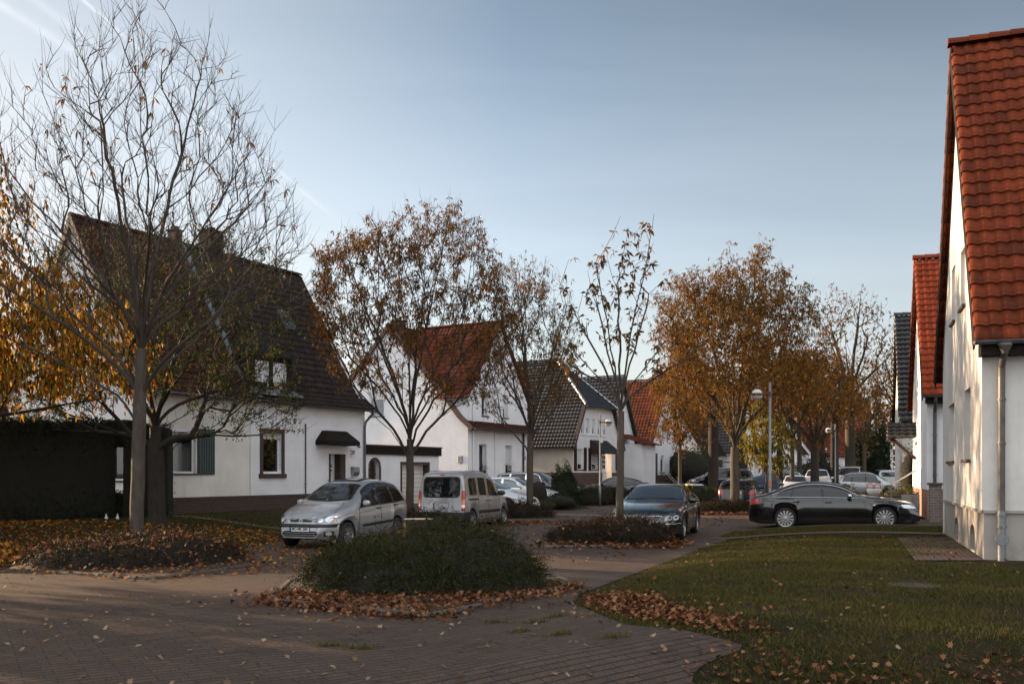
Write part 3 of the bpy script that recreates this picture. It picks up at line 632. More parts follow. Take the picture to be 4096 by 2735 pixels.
make_tree('young_chestnut_tree', 'slim young tree with few leaves standing right before the black saloon with the round badge', 'tree', tuple(t4), 3.4, tg, 0.10, M['bark_smooth'],
          M['leaf_chestnut'], 190, 5, 0.18, 0.065, 0.5, bf=0.5, up=1.6, top=(.03, 0, 3.3), r_tip=0.007, minang=.5, free=.9, loff=.08, twig_m=M['bark_mid'])
t5 = at(2938, 40.5); bx, by, bz = t5
tg = np.concatenate([dome_targets(700, (bx - .1, by, bz + 6.8), 3.75, 3.5, 4.5, -.35, .25, 1.9)])
r5, P5, D5, T5 = make_tree('orange_chestnut_tree', 'broad dense chestnut tree in orange brown leaf behind the round street lamp', 'tree', tuple(t5), 3.3, tg, 0.21, M['bark_smooth'],
          M['leaf_orange'], 9800, 5, 0.17, 0.05, 0.7, bf=0.6, up=2.2, minang=.6, top=(.02, 0, 2.9), twig_m=M['bark_mid'], leaf_sel='all', loff=.2, r_tip=.006, n_twig=3000)
lt = at(2720, 60, .2); bx, by, bz = lt
tg = dome_targets(170, (bx, by, bz + 5.8), 2.0, 1.9, 3.2, -.7, .3, 2)
make_tree('small_orange_tree', 'small loose orange tree beside the white house with the wheelie bins', 'tree', tuple(lt), 3.4, tg, 0.13, M['bark_smooth'], M['leaf_orange'], 1500, 5, 0.2, 0.07, .7, bf=.5, up=2, twig_m=M['bark_dark'], leaf_sel='all', loff=.22)
sp = at(3066, 45, .2); bx, by, bz = sp
tg = dome_targets(80, (bx, by, bz + 3.1), 1.25, 1.2, 1.9, -.7, .3, 2)
make_tree('yellow_green_sapling', 'thin sapling with yellow green leaves just behind the pole of the near street lamp', 'tree', tuple(sp), 2.0, tg, 0.04, M['bark_mid'], M['leaf_lime'], 560, 5, 0.2, 0.08, 1.0, bf=.5, up=1.5, leaf_sel='all', loff=.18)
# the old garden tree behind the bare one
t6 = at(628, 28.8); bx, by, bz = t6
tg = np.concatenate([dome_targets(900, (bx + .1, by, bz + 5.6), 4.6, 3.0, 4.0, -.55, .3, 1.6),
    np.array([[bx + nr.uniform(1.5, 4.6) , by + nr.uniform(-1.5, .8), bz + nr.uniform(2.7, 4.6)] for _ in range(90)] + [[bx - nr.uniform(1.5, 4.4), by + nr.uniform(-1.5, .8), bz + nr.uniform(3.2, 4.8)] for _ in range(90)])])
make_tree('old_garden_tree', 'old dark trunked garden tree with small green leaves in front of the shuttered window', 'tree', tuple(t6), 3.4, tg, 0.27, M['bark_dark'],
          M['leaf_green'], 11000, 3, 0.075, 0.042, 0.5, n_twig=6000, twig_len=.5, bf=.35, up=0.7, top=(-.05, 0, 3.0), leaf_sel='outer', loff=.09, r_tip=.008)
# yellow leaved tree whose branches come in from the left
t7 = at(-190, 23.5, .1); bx, by, bz = t7
tg = np.concatenate([dome_targets(480, (bx + .3, by, bz + 4.9), 4.6, 3.4, 2.6, -.8, .3, 1.6), dome_targets(130, (bx - .5, by, bz + 8), 2.2, 2.2, 3.2, -.3, .4, 2)])
tg = tg[tg[:, 2] > bz + 3.9]
make_tree('yellow_leaved_tree', 'tree with big yellow and orange hanging leaves entering the picture from the left edge', 'tree', tuple(t7), 3.2, tg, 0.2, M['bark_dark'],
          M['leaf_yellow'], 12500, 2, 0.115, 0.075, 1.6, bf=.4, up=.9, leaf_sel='all', loff=.2, spread=.5)

# ---- far trees of the avenue
def avenue_tree(px, Y, ztop, half_px, zfork, rt, leaves, mat, lm, label, zmid=None, name='avenue_tree', dens=150, lsize=.2, lowz=-.35):
    p = at(px, Y, .25); hw = half_px / FPX * Y; zc = (ztop + zfork) / 2 if zmid is None else zmid
    tg = dome_targets(dens, (p.x, p.y, zc), hw, hw * .9, ztop - zc, lowz, .3, 2)
    tg = tg[tg[:, 2] > zfork + .4]
    return make_tree(name, label, 'tree', tuple(p), zfork - .25, tg, rt, mat, lm, leaves, 4, lsize, lsize * .4, .6, bf=.5, up=2.0, leaf_sel='all', loff=.3, r_tip=.012, twig_m=M['bark_mid'] if mat is M['bark_smooth'] else M['bark_dark'], step=.6, group='trees of the avenue further up the street')[0]
AV = [
 (2853, 62, zat(1490, 62), 110, 5.2, .36, 420, 'bark_dark', 'leaf_orange', 'thick dark knobbly trunk beside the parked black people carrier', 120),
 (2973, 66, zat(1300, 66), 150, 4.4, .34, 900, 'bark_dark', 'leaf_chestnut', 'dark trunk just right of the broad orange tree trunk', 160),
 (3118, 70, zat(1350, 70), 150, 3.6, .25, 1500, 'bark_dark', 'leaf_chestnut', 'dark lopped trunk half behind the yellow green sapling', 160),
 (3169, 58, zat(1420, 58), 140, 3.6, .14, 1500, 'bark_mid', 'leaf_chestnut', 'slim grey tree standing before the small white car', 160),
 (3198, 72, zat(1400, 72), 120, 5.5, .19, 1100, 'bark_smooth', 'leaf_chestnut', 'sunlit slender trunk right of the slim grey tree', 130),
 (3259, 64, zat(1380, 64), 170, 3.4, .30, 2100, 'bark_dark', 'leaf_chestnut', 'forked brown tree left of the white off-roader', 200),
 (3333, 75, zat(1420, 75), 130, 6.0, .22, 1100, 'bark_dark', 'leaf_chestnut', 'straight dark trunk behind the second street lamp', 130),
 (3349, 70, zat(1500, 70), 90, 5.0, .12, 500, 'bark_smooth', 'leaf_orange', 'thin sunlit trunk right beside the second street lamp', 90),
 (3400, 76, zat(1140, 76), 165, 7.5, .42, 1500, 'bark_mid', 'leaf_chestnut', 'tallest bare domed tree with a massive gnarled trunk', 330),
 (3457, 68, zat(1500, 68), 110, 3.9, .15, 550, 'bark_smooth', 'leaf_orange', 'vase shaped young tree in front of the dark conifers', 150),
 (3553, 84, zat(1450, 84), 120, 4.6, .18, 700, 'bark_dark', 'leaf_chestnut', 'narrow tree directly left of the third street lamp', 130),
 (3607, 74, zat(1290, 74), 120, 5.2, .34, 900, 'bark_dark', 'leaf_chestnut', 'ivy clad dark trunk by the black tiled porch', 200),
 (3060, 92, zat(1480, 92), 150, 4.6, .3, 1500, 'bark_dark', 'leaf_chestnut', 'brown leaved tree far behind the near street lamp', 150),
 (3290, 98, zat(1400, 98), 150, 4.6, .3, 1700, 'bark_dark', 'leaf_chestnut', 'brown leaved tree far up the street before the red roofed house', 150),
 (3500, 104, zat(1400, 104), 130, 4.6, .3, 900, 'bark_dark', 'leaf_chestnut', 'furthest brown tree above the conifers', 150),
]
for (px, Y, zt, hp, zf, rt, nl, bm, lm, lab, dn) in AV:
    avenue_tree(px, Y, zt, hp, zf, rt, int(nl * (.35 if px == 3400 else .7)), M[bm], M[lm], lab, dens=dn, lsize=.24)
# wooded rise closing the street far off
Pn = 26000; X = nr.uniform(-40, 150, Pn); Yy = nr.uniform(150, 185, Pn); hh = 9 + 3 * np.sin(X * .11) + 2.2 * np.sin(X * .37 + 1) + 1.3 * np.sin(X * 1.1)
pos = np.stack([X, Yy, nr.uniform(0, 1, Pn) ** .7 * hh], 1); V_, F_ = leaves_geo(pos, nr.normal(size=(Pn, 3)), 1.1, .6)
tag(np_obj('distant_wood', V_, F_, M['leaf_chestnut']), 'brown autumn wood closing the far end of the street', 'wood', kind='stuff')

# ================================================================== SHRUB BEDS
def shrub_geo(c, rx, ry, h, n_twig, n_leaf_per, leaf, rot=0.0, arch=1.0, wild=.12):
    """arching twigs packed with small leaves over an uneven mound"""
    ca, sa = math.cos(rot), math.sin(rot)
    def surf(u, v):
        r2 = np.clip(np.hypot(u, v), 0, 1); return h * np.sqrt(np.maximum(1 - r2 ** 2.6, 0)) * (1 + .17 * np.sin(4 * u + 3 * v + c[0]) + .13 * np.sin(9 * v - 5 * u + c[1]))
    u = nr.uniform(-1, 1, n_twig * 2); v = nr.uniform(-1, 1, n_twig * 2); k = np.hypot(u, v) < 1; u, v = u[k][:n_twig], v[k][:n_twig]
    n = len(u); z = surf(u, v); t0 = np.stack([u * rx * .86, v * ry * .86, z * nr.uniform(.45, .97, n)], 1)
    d = np.stack([u / rx, v / ry, np.full(n, .55)], 1) + nr.normal(size=(n, 3)) * .45; d = unit(d); ln = nr.uniform(.5, 1.3, n) * arch * .32 * np.where(nr.uniform(size=n) < .07, 2.0, 1.0)
    s = nr.uniform(0, 1, (n, n_leaf_per)); P = t0[:, None] + d[:, None] * (ln[:, None] * s)[..., None]; P[..., 2] -= (s ** 2) * ln[:, None] * .45
    P = P.reshape(-1, 3) + nr.normal(size=(n * n_leaf_per, 3)) * .012
    dl = np.repeat(d, n_leaf_per, 0) * .6 + nr.normal(size=P.shape) * .8
    V, F = leaves_geo(P, dl, leaf * nr.uniform(.6, 1.3, len(P)), leaf * .5)
    # stems
    e = t0 + d * ln[:, None]; e[:, 2] -= ln * .45; mid = (t0 + d * ln[:, None] * .55); mid[:, 2] -= ln * .12
    w_ = np.array([0.0028, 0, 0]); S = np.stack([t0 - w_, t0 + w_, mid - w_ * .8, mid + w_ * .8, e], 1).reshape(-1, 3); b = (np.arange(n) * 5)[:, None]
    SF = np.concatenate([b + np.array([[0, 1, 3, 2]]), b + np.array([[2, 3, 4, 4]])])
    SF = b + np.array([[0, 1, 3, 2]])
    rt = np.array([[ca, sa, 0], [-sa, ca, 0], [0, 0, 1]]); o = np.array(c)
    return V @ rt + o, F, S @ rt + o, SF
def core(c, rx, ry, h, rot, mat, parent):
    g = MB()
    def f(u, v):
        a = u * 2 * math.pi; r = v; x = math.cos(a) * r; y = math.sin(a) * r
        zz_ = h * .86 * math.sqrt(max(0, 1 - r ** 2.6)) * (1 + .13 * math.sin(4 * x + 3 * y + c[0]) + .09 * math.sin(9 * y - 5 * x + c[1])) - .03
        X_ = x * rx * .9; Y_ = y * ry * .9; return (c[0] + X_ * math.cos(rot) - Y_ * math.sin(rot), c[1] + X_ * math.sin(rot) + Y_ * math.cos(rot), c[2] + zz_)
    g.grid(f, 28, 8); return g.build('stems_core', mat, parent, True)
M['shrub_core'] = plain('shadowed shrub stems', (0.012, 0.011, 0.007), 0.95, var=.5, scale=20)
def shrub(name, label, c, rx, ry, h, nt_, nl_, leaf, mat, rot=0.0, cat='shrub', group=None, arch=1.0):
    root = thing(name, label, cat, (0, 0, 0), 0, group); root.location = c
    V, F, S, SF = shrub_geo((0, 0, 0), rx, ry, h, nt_, nl_, leaf, rot, arch)
    np_obj('foliage', V, F, mat, root); np_obj('twigs', S, SF, M['twig'], root)
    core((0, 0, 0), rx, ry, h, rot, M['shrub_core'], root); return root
gS = 'low cotoneaster shrubs in the kerbed beds'
shrub('cotoneaster_shrub', 'large dark green mounded shrub ringed by brown leaves in the centre foreground', (-1.33, 14.3, 0), 2.08, 1.35, .88, 6800, 17, .029, M['leaf_shrub'], R(4), group=gS, arch=1.15)
shrub('cotoneaster_shrub', 'low leaf littered shrub around the foot of the big bare tree', (-7.35, 18.2, .02), 2.35, 1.7, .5, 3800, 14, .03, M['leaf_shrub_red'], R(20), group=gS)
shrub('cotoneaster_shrub', 'reddish low shrub in the bed in front of the black saloon with the round badge', (2.42, 22.75, 0), 1.8, .78, .64, 2600, 13, .034, M['leaf_shrub_red'], R(-3), group=gS)
shrub('cotoneaster_shrub', 'low shrub between the cut stump and the silver van', (-2.75, 25.6, 0), 1.5, 1.35, .66, 1700, 12, .04, M['leaf_shrub_red'], R(10), group=gS)
shrub('cotoneaster_shrub', 'clipped low shrub bed under the upright tree beside the white hatchback', (-.1, 35.6, 0), 1.95, .8, .62, 1700, 11, .045, M['leaf_shrub_red'], R(8), group=gS)
shrub('cotoneaster_shrub', 'leaf strewn low shrub at the foot of the broad orange tree', (9.2, 40.2, .05), 1.7, .9, .45, 1400, 10, .05, M['leaf_shrub_red'], R(8), group=gS)

# ---- kerbs round the beds, bed soil
M['soil'] = plain('bed soil', (0.035, 0.024, 0.016), 0.95, var=.5, scale=10, bump=.6)
def bed(pts, name_k='kerb', w_=.11, h=.09):
    pts = [Vector((p[0], p[1], 0)) for p in pts]; g = MB()
    for a, b in zip(pts, pts[1:] + [pts[0]]):
        Ln = (b - a).length; n = max(1, round(Ln / .8)); d = (b - a) / Ln; q = Vector((-d.y, d.x, 0))
        for i in range(n):
            s0 = a + d * (Ln * i / n + .012); s1 = a + d * (Ln * (i + 1) / n - .012); z = rnd.uniform(-.008, .008)
            prof = [(-w_ / 2, 0), (-w_ / 2, h * .55), (-w_ * .25, h * .95), (w_ * .25, h * .95), (w_ / 2, h * .6), (w_ / 2, 0)]
            g.prism([(p[0], p[1] + z) for p in prof], s0 + Vector((0, 0, 0)), q, (0, 0, 1), s1 - s0)
    tag(g.build(name_k, M['concrete'], bevel=.006), kind='structure')
    m = MB(); c = sum(pts, Vector()) / len(pts); m.add([(p.x, p.y, .05) for p in pts] + [(c.x, c.y, .07)], [(i, (i + 1) % len(pts), len(pts)) for i in range(len(pts))])
    tag(m.build('planting_bed', M['soil']), kind='structure')
bed([(-9.25, 17.1), (-6.3, 15.55), (-6.0, 15.6), (-5.0, 17.7), (-6.6, 20.9), (-8.6, 21.2), (-9.4, 19)], h=.055)
bed([(-3.35, 12.75), (-1.25, 11.5), (-1.0, 11.5), (.75, 14.1), (.9, 15.2), (.2, 16.6), (-2.6, 16.9), (-3.6, 15)], h=.07)
bed([(-3.9, 24.1), (-1.35, 24.0), (-1.2, 26.2), (-2.0, 29.0), (-3.9, 29.1), (-4.35, 26)])
bed([(.75, 21.85), (3.6, 21.9), (4.0, 22.7), (3.7, 23.9), (.9, 23.9), (.35, 22.8)])
bed([(-2.3, 33.9), (1.7, 33.9), (2.4, 35.3), (2.2, 37.0), (-1.6, 37.4), (-2.7, 35.6)])
bed([(6.9, 39.2), (11.0, 38.9), (11.6, 40.2), (11.2, 41.9), (7.6, 42.1), (6.6, 40.6)])

# ================================================================== FALLEN LEAVES
def scatter_poly(n, pts):
    pts = np.array(pts); lo, hi = pts.min(0), pts.max(0); out_ = []
    tot = 0
    while tot < n:
        q = nr.uniform(lo, hi, (n * 2, 2)); ins = np.zeros(len(q), bool)
        for (x1, y1), (x2, y2) in zip(pts, np.roll(pts, -1, 0)):
            c_ = ((y1 > q[:, 1]) != (y2 > q[:, 1])) & (q[:, 0] < (x2 - x1) * (q[:, 1] - y1) / (y2 - y1 + 1e-12) + x1); ins ^= c_
        out_.append(q[ins]); tot += ins.sum()
    return np.concatenate(out_)[:n]
def litter(name, label, xy, size, mat, pile=0.0, tilt=.35, extra=None):
    n_ = len(xy); k_ = nr.uniform(size=n_); sg_ = np.where(k_ < .6, .05, np.where(k_ < .88, .16, .42)); xy = xy + nr.normal(size=xy.shape) * sg_[:, None]; pile = (pile if np.isscalar(pile) else pile) * np.where(k_ < .6, 1, .25)
    pile = pile * nr.uniform(0, 1, n_) if np.ndim(pile) == 1 else pile
    z = hvec(xy) + .012 + (nr.uniform(0, 1, len(xy)) * pile if np.isscalar(pile) else pile); pos = np.column_stack([xy, z])
    V, F = maple_geo(pos, size * nr.uniform(.45, 1.15, len(xy)), tilt); return tag(np_obj(name, V, F, mat), label, 'fallen leaves', kind='stuff')
# drift round the central bed
q = scatter_poly(7000, [(-3.5, 12.6), (-1.2, 11.25), (.95, 14.1), (.85, 15.0), (.5, 14.6), (-.4, 13.3), (-2.4, 13.3), (-3.4, 13.9)])
dz = nr.uniform(0, .17, len(q)) * np.clip(1 - (np.abs((q[:, 1] - 13.1)) / 1.6), .1, 1)
litter('leaf_drift', 'thick drift of brown maple leaves along the front of the central shrub', q, .052, M['leaf_litter'], dz * .6, .7)
q = scatter_poly(2300, [(.95, 13.0), (1.3, 10.6), (2.1, 9.2), (2.6, 9.3), (2.0, 10.4), (1.9, 12.2), (1.55, 13.2)])
litter('leaf_drift', 'drift of brown leaves along the left edge of the lawn', q, .046, M['leaf_litter'], .045, .65)
q = scatter_poly(750, [(1.4, 7.2), (1.8, 8.7), (3.4, 8.2), (5.5, 8.8), (5.5, 7)])
litter('leaf_drift', 'brown leaves caught in the grass at the bottom right corner', q, .045, M['leaf_litter'], .03, .65)
q = scatter_poly(900, [(-9.4, 16.9), (-6.2, 15.3), (-4.9, 17.6), (-5.3, 18.2), (-8.6, 17.6)])
litter('leaf_drift', 'pale brown leaves along the kerb at the foot of the bare tree', q, .055, M['leaf_litter'], .12, .6)
q = scatter_poly(8000, [(-15, 16.4), (-9.4, 17.0), (-9, 20), (-6.0, 22.4), (-5.8, 26), (-9, 29.5), (-17, 28)])
litter('leaf_carpet', 'carpet of yellow and orange leaves on the verge at the left', q, .06, M['leaf_litter_y'], .03, .5)
q = nr.normal(size=(1500, 2)) * [.55, .45] + [-10.9, 19.2]; dz = np.exp(-((q - [-10.9, 19.2]) ** 2 / [.35, .25]).sum(1) * .7) * .38 * nr.uniform(.6, 1, len(q))
litter('leaf_pile', 'raked heap of orange leaves at the left edge of the verge', q, .085, M['leaf_litter_y'], dz, .7)
q = scatter_poly(1150, [(-12, 16), (-3, 13), (.5, 12), (6, 6), (-10, 6)])
q = q[nr.uniform(size=len(q)) < .55]
litter('scattered_leaves', 'single leaves lying about on the paving in the foreground', q, .048, M['leaf_pale'], 0, .45)
q = scatter_poly(1300, [(-9, 16.5), (-6, 15.2), (-3.5, 17), (-3.4, 24), (-6.2, 25), (-6, 21)])
litter('scattered_leaves', 'leaves on the paving between the bare tree and the silver car', q, .06, M['leaf_litter_y'], 0, .4)
q = scatter_poly(1100, [(-1, 30), (1.8, 31.8), (3.0, 34.5), (1.5, 33.6), (-2.5, 33.7)])
litter('scattered_leaves', 'brown leaves on the road before the clipped bed by the white hatchback', q, .07, M['leaf_litter'], 0, .4)
q = scatter_poly(900, [(.5, 21.9), (3.8, 21.6), (4.4, 23), (3.9, 23.3), (3.0, 22.3), (.6, 22.4)])
litter('scattered_leaves', 'leaves along the kerb of the bed before the black saloon', q, .08, M['leaf_litter'], .1, .5)
q = scatter_poly(1200, [(6.5, 39.0), (11.2, 38.6), (11.5, 39.7), (6.5, 40)])
litter('scattered_leaves', 'orange leaves round the foot of the broad orange tree', q, .1, M['leaf_litter'], .08, .5)
q = scatter_poly(900, [(1, 13), (2.7, 17.4), (5.8, 24), (10, 22), (8, 15), (5, 8)])
litter('scattered_leaves', 'brown leaves dotted over the lawn', q[:420], .045, M['leaf_litter'], .02, .7)
q = scatter_poly(1400, [(0, 17), (2, 18), (9, 36), (12, 48), (7, 48), (3, 31), (-3, 29), (-3, 24)])
litter('scattered_leaves', 'leaves strewn thinly over the road beyond the central bed', q, .065, M['leaf_litter'], 0, .35)

def on_mound(label, c, rx, ry, h, n, size, mat):
    a = nr.uniform(0, 6.283, n); r = np.sqrt(nr.uniform(0, 1, n)); x = np.cos(a) * r; y = np.sin(a) * r
    z = h * .93 * np.sqrt(np.maximum(0, 1 - r ** 2.6)) * (1 + .13 * np.sin(4 * x + 3 * y + c[0] * 0) + .09 * np.sin(9 * y - 5 * x))
    pos = np.column_stack([c[0] + x * rx, c[1] + y * ry, z + .03]); V, F = maple_geo(pos, size * nr.uniform(.5, 1.1, n), .8); tag(np_obj('caught_leaves', V, F, mat), label, 'fallen leaves', kind='stuff')
on_mound('brown leaves caught on the low shrub round the bare tree', (-7.35, 18.2), 2.3, 1.7, .5, 520, .07, M['leaf_litter'])
on_mound('few brown leaves caught on the big central shrub', (-1.33, 14.3), 2.0, 1.3, .88, 70, .055, M['leaf_litter'])
on_mound('brown leaves caught on the shrub before the black saloon', (2.42, 22.75), 1.75, .75, .62, 110, .07, M['leaf_litter'])
# ================================================================== GRASS
def grass(name, label, xy, hgt, mat, wd=.004):
    n = len(xy); z = hvec(xy); a = nr.uniform(0, 6.283, n); h_ = hgt * nr.uniform(.4, 1.2, n); w_ = wd * nr.uniform(.7, 1.3, n)
    ln = nr.normal(size=(n, 2)) * h_[:, None] * .55; c_, s_ = np.cos(a) * w_, np.sin(a) * w_
    b0 = np.column_stack([xy[:, 0] - c_, xy[:, 1] - s_, z]); b1 = np.column_stack([xy[:, 0] + c_, xy[:, 1] + s_, z]); tp = np.column_stack([xy + ln, z + h_])
    V = np.stack([b0, b1, tp], 1).reshape(-1, 3); return tag(np_obj(name, V, np.arange(3 * n).reshape(-1, 3), mat), label, 'grass', kind='stuff')
LAWN = [(.98, 13.0), (2.0, 15.9), (2.62, 17.4), (5.7, 24.5), (11.2, 22.5), (9.2, 17.6), (6.6, 16.6), (8.0, 15.6), (9, 12), (6, 7), (1.45, 7.2), (1.5, 7.9), (1.75, 8.3), (2.25, 8.72), (2.02, 9.05), (1.22, 10.06), (.98, 11.4), (.86, 12.7)]
q = scatter_poly(215000, LAWN)
keep = nr.uniform(size=len(q)) < np.clip(16.0 / q[:, 1], .3, 1.0) ** 1.3
pat = np.sin(q[:, 0] * 2.3 + 1) * np.sin(q[:, 1] * 1.7) + .6 * np.sin(q[:, 0] * 5.1 + q[:, 1] * 4.3) + .5 * np.sin(q[:, 1] * 9.1 - q[:, 0] * 7)
keep &= nr.uniform(size=len(q)) < np.clip(.72 + .50 * pat, .10, 1)
q = q[keep]; q = q + nr.normal(size=q.shape) * np.where(nr.uniform(size=len(q)) < .25, .07, .01)[:, None]; grass('lawn_grass', 'short autumn lawn on the right', q, .05 , M['grass'], .0045)
q = scatter_poly(26000, [(5.7, 25.5), (6.75, 28.1), (12.9, 25.9), (11.9, 23.3)]); grass('grass_strip', 'grass strip between the footpath and the black car', q, .06, M['grass'], .006)
q = scatter_poly(30000, [(-15, 17), (-9.5, 17.2), (-8.8, 20.3), (-6.3, 22.8), (-5.9, 30), (-8.8, 38), (-12, 33.2), (-14, 30)]); grass('verge_grass', 'grass verge before the left house', q, .06, M['grass'], .006)
q = scatter_poly(7000, [(-2.2, 42), (.5, 41.5), (4, 46), (3, 49.3), (-1, 47)]); grass('verge_grass', 'small green patch by the white hatchback', q, .08, M['grass'], .012)
# tufts in the paving joints and along the bed
tf = np.concatenate([nr.normal(size=(160, 2)) * [.09, .035] + c_ for c_ in [(-1.9, 9.55), (-1.55, 9.4), (.1, 10.2), (.25, 10.9), (.55, 11.3), (-.95, 11.45), (-1.15, 11.6), (.6, 13.6), (.95, 14.2), (-3.1, 12.9), (-3.2, 13.3), (-2.4, 12.3), (.5, 9.7), (1.0, 9.2), (-.2, 11.0)]])
grass('weed_tufts', 'small weed tufts growing in the paving joints', tf, .075, M['grass'], .004)

# trees outside the picture on the left throw their dappled shade over the paving
for i_, (nm_, x_, y_) in enumerate((('bare_maple_tree', -14.5, 9.4), ('old_garden_tree', -16.8, 15.4), ('yellow_leaved_tree', -21.0, 20.0), ('old_garden_tree', -12.2, 5.6))):
    o_ = copy_tree(bpy.data.objects[nm_]); o_.location = (x_, y_, 0); o_.rotation_euler = (0, 0, 1.3 + i_ * 2)
    o_['label'] = ('leafless street tree out of view to the left', 'dark green garden tree out of view to the left, the further one', 'yellow leaved tree out of view to the left', 'dark green garden tree out of view to the left, the nearer one')[i_]

# ================================================================== HOUSE BUILDING
V3 = lambda a: Vector(a)
class Frame:
    """house frame: origin on the ground, local x along the street front, local y into the house"""
    def __init__(s, x, y, rz): s.o = Vector((x, y, 0)); s.rz = rz; s.u = Vector((math.cos(rz), math.sin(rz), 0)); s.w = Vector((-math.sin(rz), math.cos(rz), 0))
    def hit(s, px, o, d):
        k = (px - CX) / FPX; return (k * o.y - o.x) / (d.x - k * d.y)
    def f(s, px, py, y=0.0):
        o = s.o + s.w * y; t = s.hit(px, o, s.u); Y = (o + s.u * t).y; return t, zat(py, Y)
    def g(s, px, py, x=0.0):
        o = s.o + s.u * x; t = s.hit(px, o, s.w); Y = (o + s.w * t).y; return t, zat(py, Y)
def wall(parent, name, mat, o, ax, outline, holes=(), n_in=None, depth=.15, rev_mat=None):
    """flat wall in plane o + ax*a + Z*b with rectangular (or polygonal) openings and their reveals"""
    o = V3(o); ax = V3(ax); Z = Vector((0, 0, 1)); g = MB()
    hp = [h if len(h) != 4 or isinstance(h[0], (tuple, list)) else [(h[0], h[1]), (h[2], h[1]), (h[2], h[3]), (h[0], h[3])] for h in holes]
    polys = [[Vector((p[0], p[1], 0)) for p in outline]] + [[Vector((p[0], p[1], 0)) for p in h] for h in hp]
    tris = tessellate_polygon(polys); flat = [p for q in polys for p in q]
    g.add([o + ax * p.x + Z * p.y for p in flat], tris)
    if n_in is not None:
        ni = V3(n_in) * depth
        for h in hp:
            P = [o + ax * p[0] + Z * p[1] for p in h]; n = len(P)
            for i in range(n): g.quad(P[i], P[(i + 1) % n], P[(i + 1) % n] + ni, P[i] + ni)
    return g.build(name, mat, parent)
def window(parent, o, ax, n_in, a0, b0, a1, b1, depth=.14, fw=.06, blind=0.0, mull=0, trans=0, sill=None, sill_out=.06, curtain=True, name='window', frame_mat=None, tilt=0):
    o = V3(o); ax = V3(ax).normalized(); ni = V3(n_in).normalized(); Z = Vector((0, 0, 1)); a0, a1 = sorted((a0, a1)); b0, b1 = sorted((b0, b1))
    P = lambda a, d, b: o + ax * a + ni * d + Z * b
    def bar(g, x0, x1, z0, z1, d0=depth, d1=depth + .05):
        g.obox(P((x0 + x1) / 2, (d0 + d1) / 2, (z0 + z1) / 2), ax * abs(x1 - x0) / 2, ni * abs(d1 - d0) / 2, Z * abs(z1 - z0) / 2)
    g = MB(); bar(g, a0, a0 + fw, b0, b1); bar(g, a1 - fw, a1, b0, b1); bar(g, a0 + fw, a1 - fw, b0, b0 + fw); bar(g, a0 + fw, a1 - fw, b1 - fw, b1)
    for i in range(mull):
        x = a0 + (a1 - a0) * (i + 1) / (mull + 1); bar(g, x - fw * .45, x + fw * .45, b0 + fw, b1 - fw, depth + .002, depth + .045)
    for i in range(trans):
        x = b0 + (b1 - b0) * (i + 1) / (trans + 1); bar(g, a0 + fw, a1 - fw, x - .012, x + .012, depth + .004, depth + .04)
    wn = g.build(name, frame_mat or M['white_pvc'], parent)
    top = b1 - fw
    if blind > 0:
        top = b1 - fw - (b1 - b0 - 2 * fw) * blind; h = MB(); bar(h, a0 + fw * .8, a1 - fw * .8, top, b1 - fw * .9, depth + .004, depth + .03); h.build('roller_shutter', M['blind'], wn)
    p = MB(); p.obox(P((a0 + a1) / 2, depth + .034, (b0 + top) / 2), ax * (a1 - a0 - fw) / 2, ni * .004, Z * (top - b0 - fw * .6) / 2); p.build('pane', M['pane'], wn)
    c = MB(); wv = 14
    if curtain:
        w_ = (a1 - a0 - fw) / 2; spans = [(-w_, -w_ * .35), (w_ * .3, w_)] if curtain == 'sides' else [(-w_, w_)]
        for s0, s1 in spans:
            c.grid(lambda u, v: P((a0 + a1) / 2 + s0 + (s1 - s0) * u, depth + .13 + .02 * math.sin(u * wv * 3.1), b0 + fw * .5 + (top - b0 - fw) * v), 36, 1)
        c.build('curtain', M['curtain'], wn, True)
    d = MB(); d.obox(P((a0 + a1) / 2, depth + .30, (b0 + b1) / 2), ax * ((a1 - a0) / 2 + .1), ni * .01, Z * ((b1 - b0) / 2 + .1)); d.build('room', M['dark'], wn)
    if sill:
        s_ = MB(); s_.obox(P((a0 + a1) / 2, depth / 2 - sill_out / 2, b0 - .03), ax * ((a1 - a0) / 2 + .05), ni * (depth + sill_out) / 2, Z * .03); s_.build('sill', sill, wn, bevel=.005)
    return wn
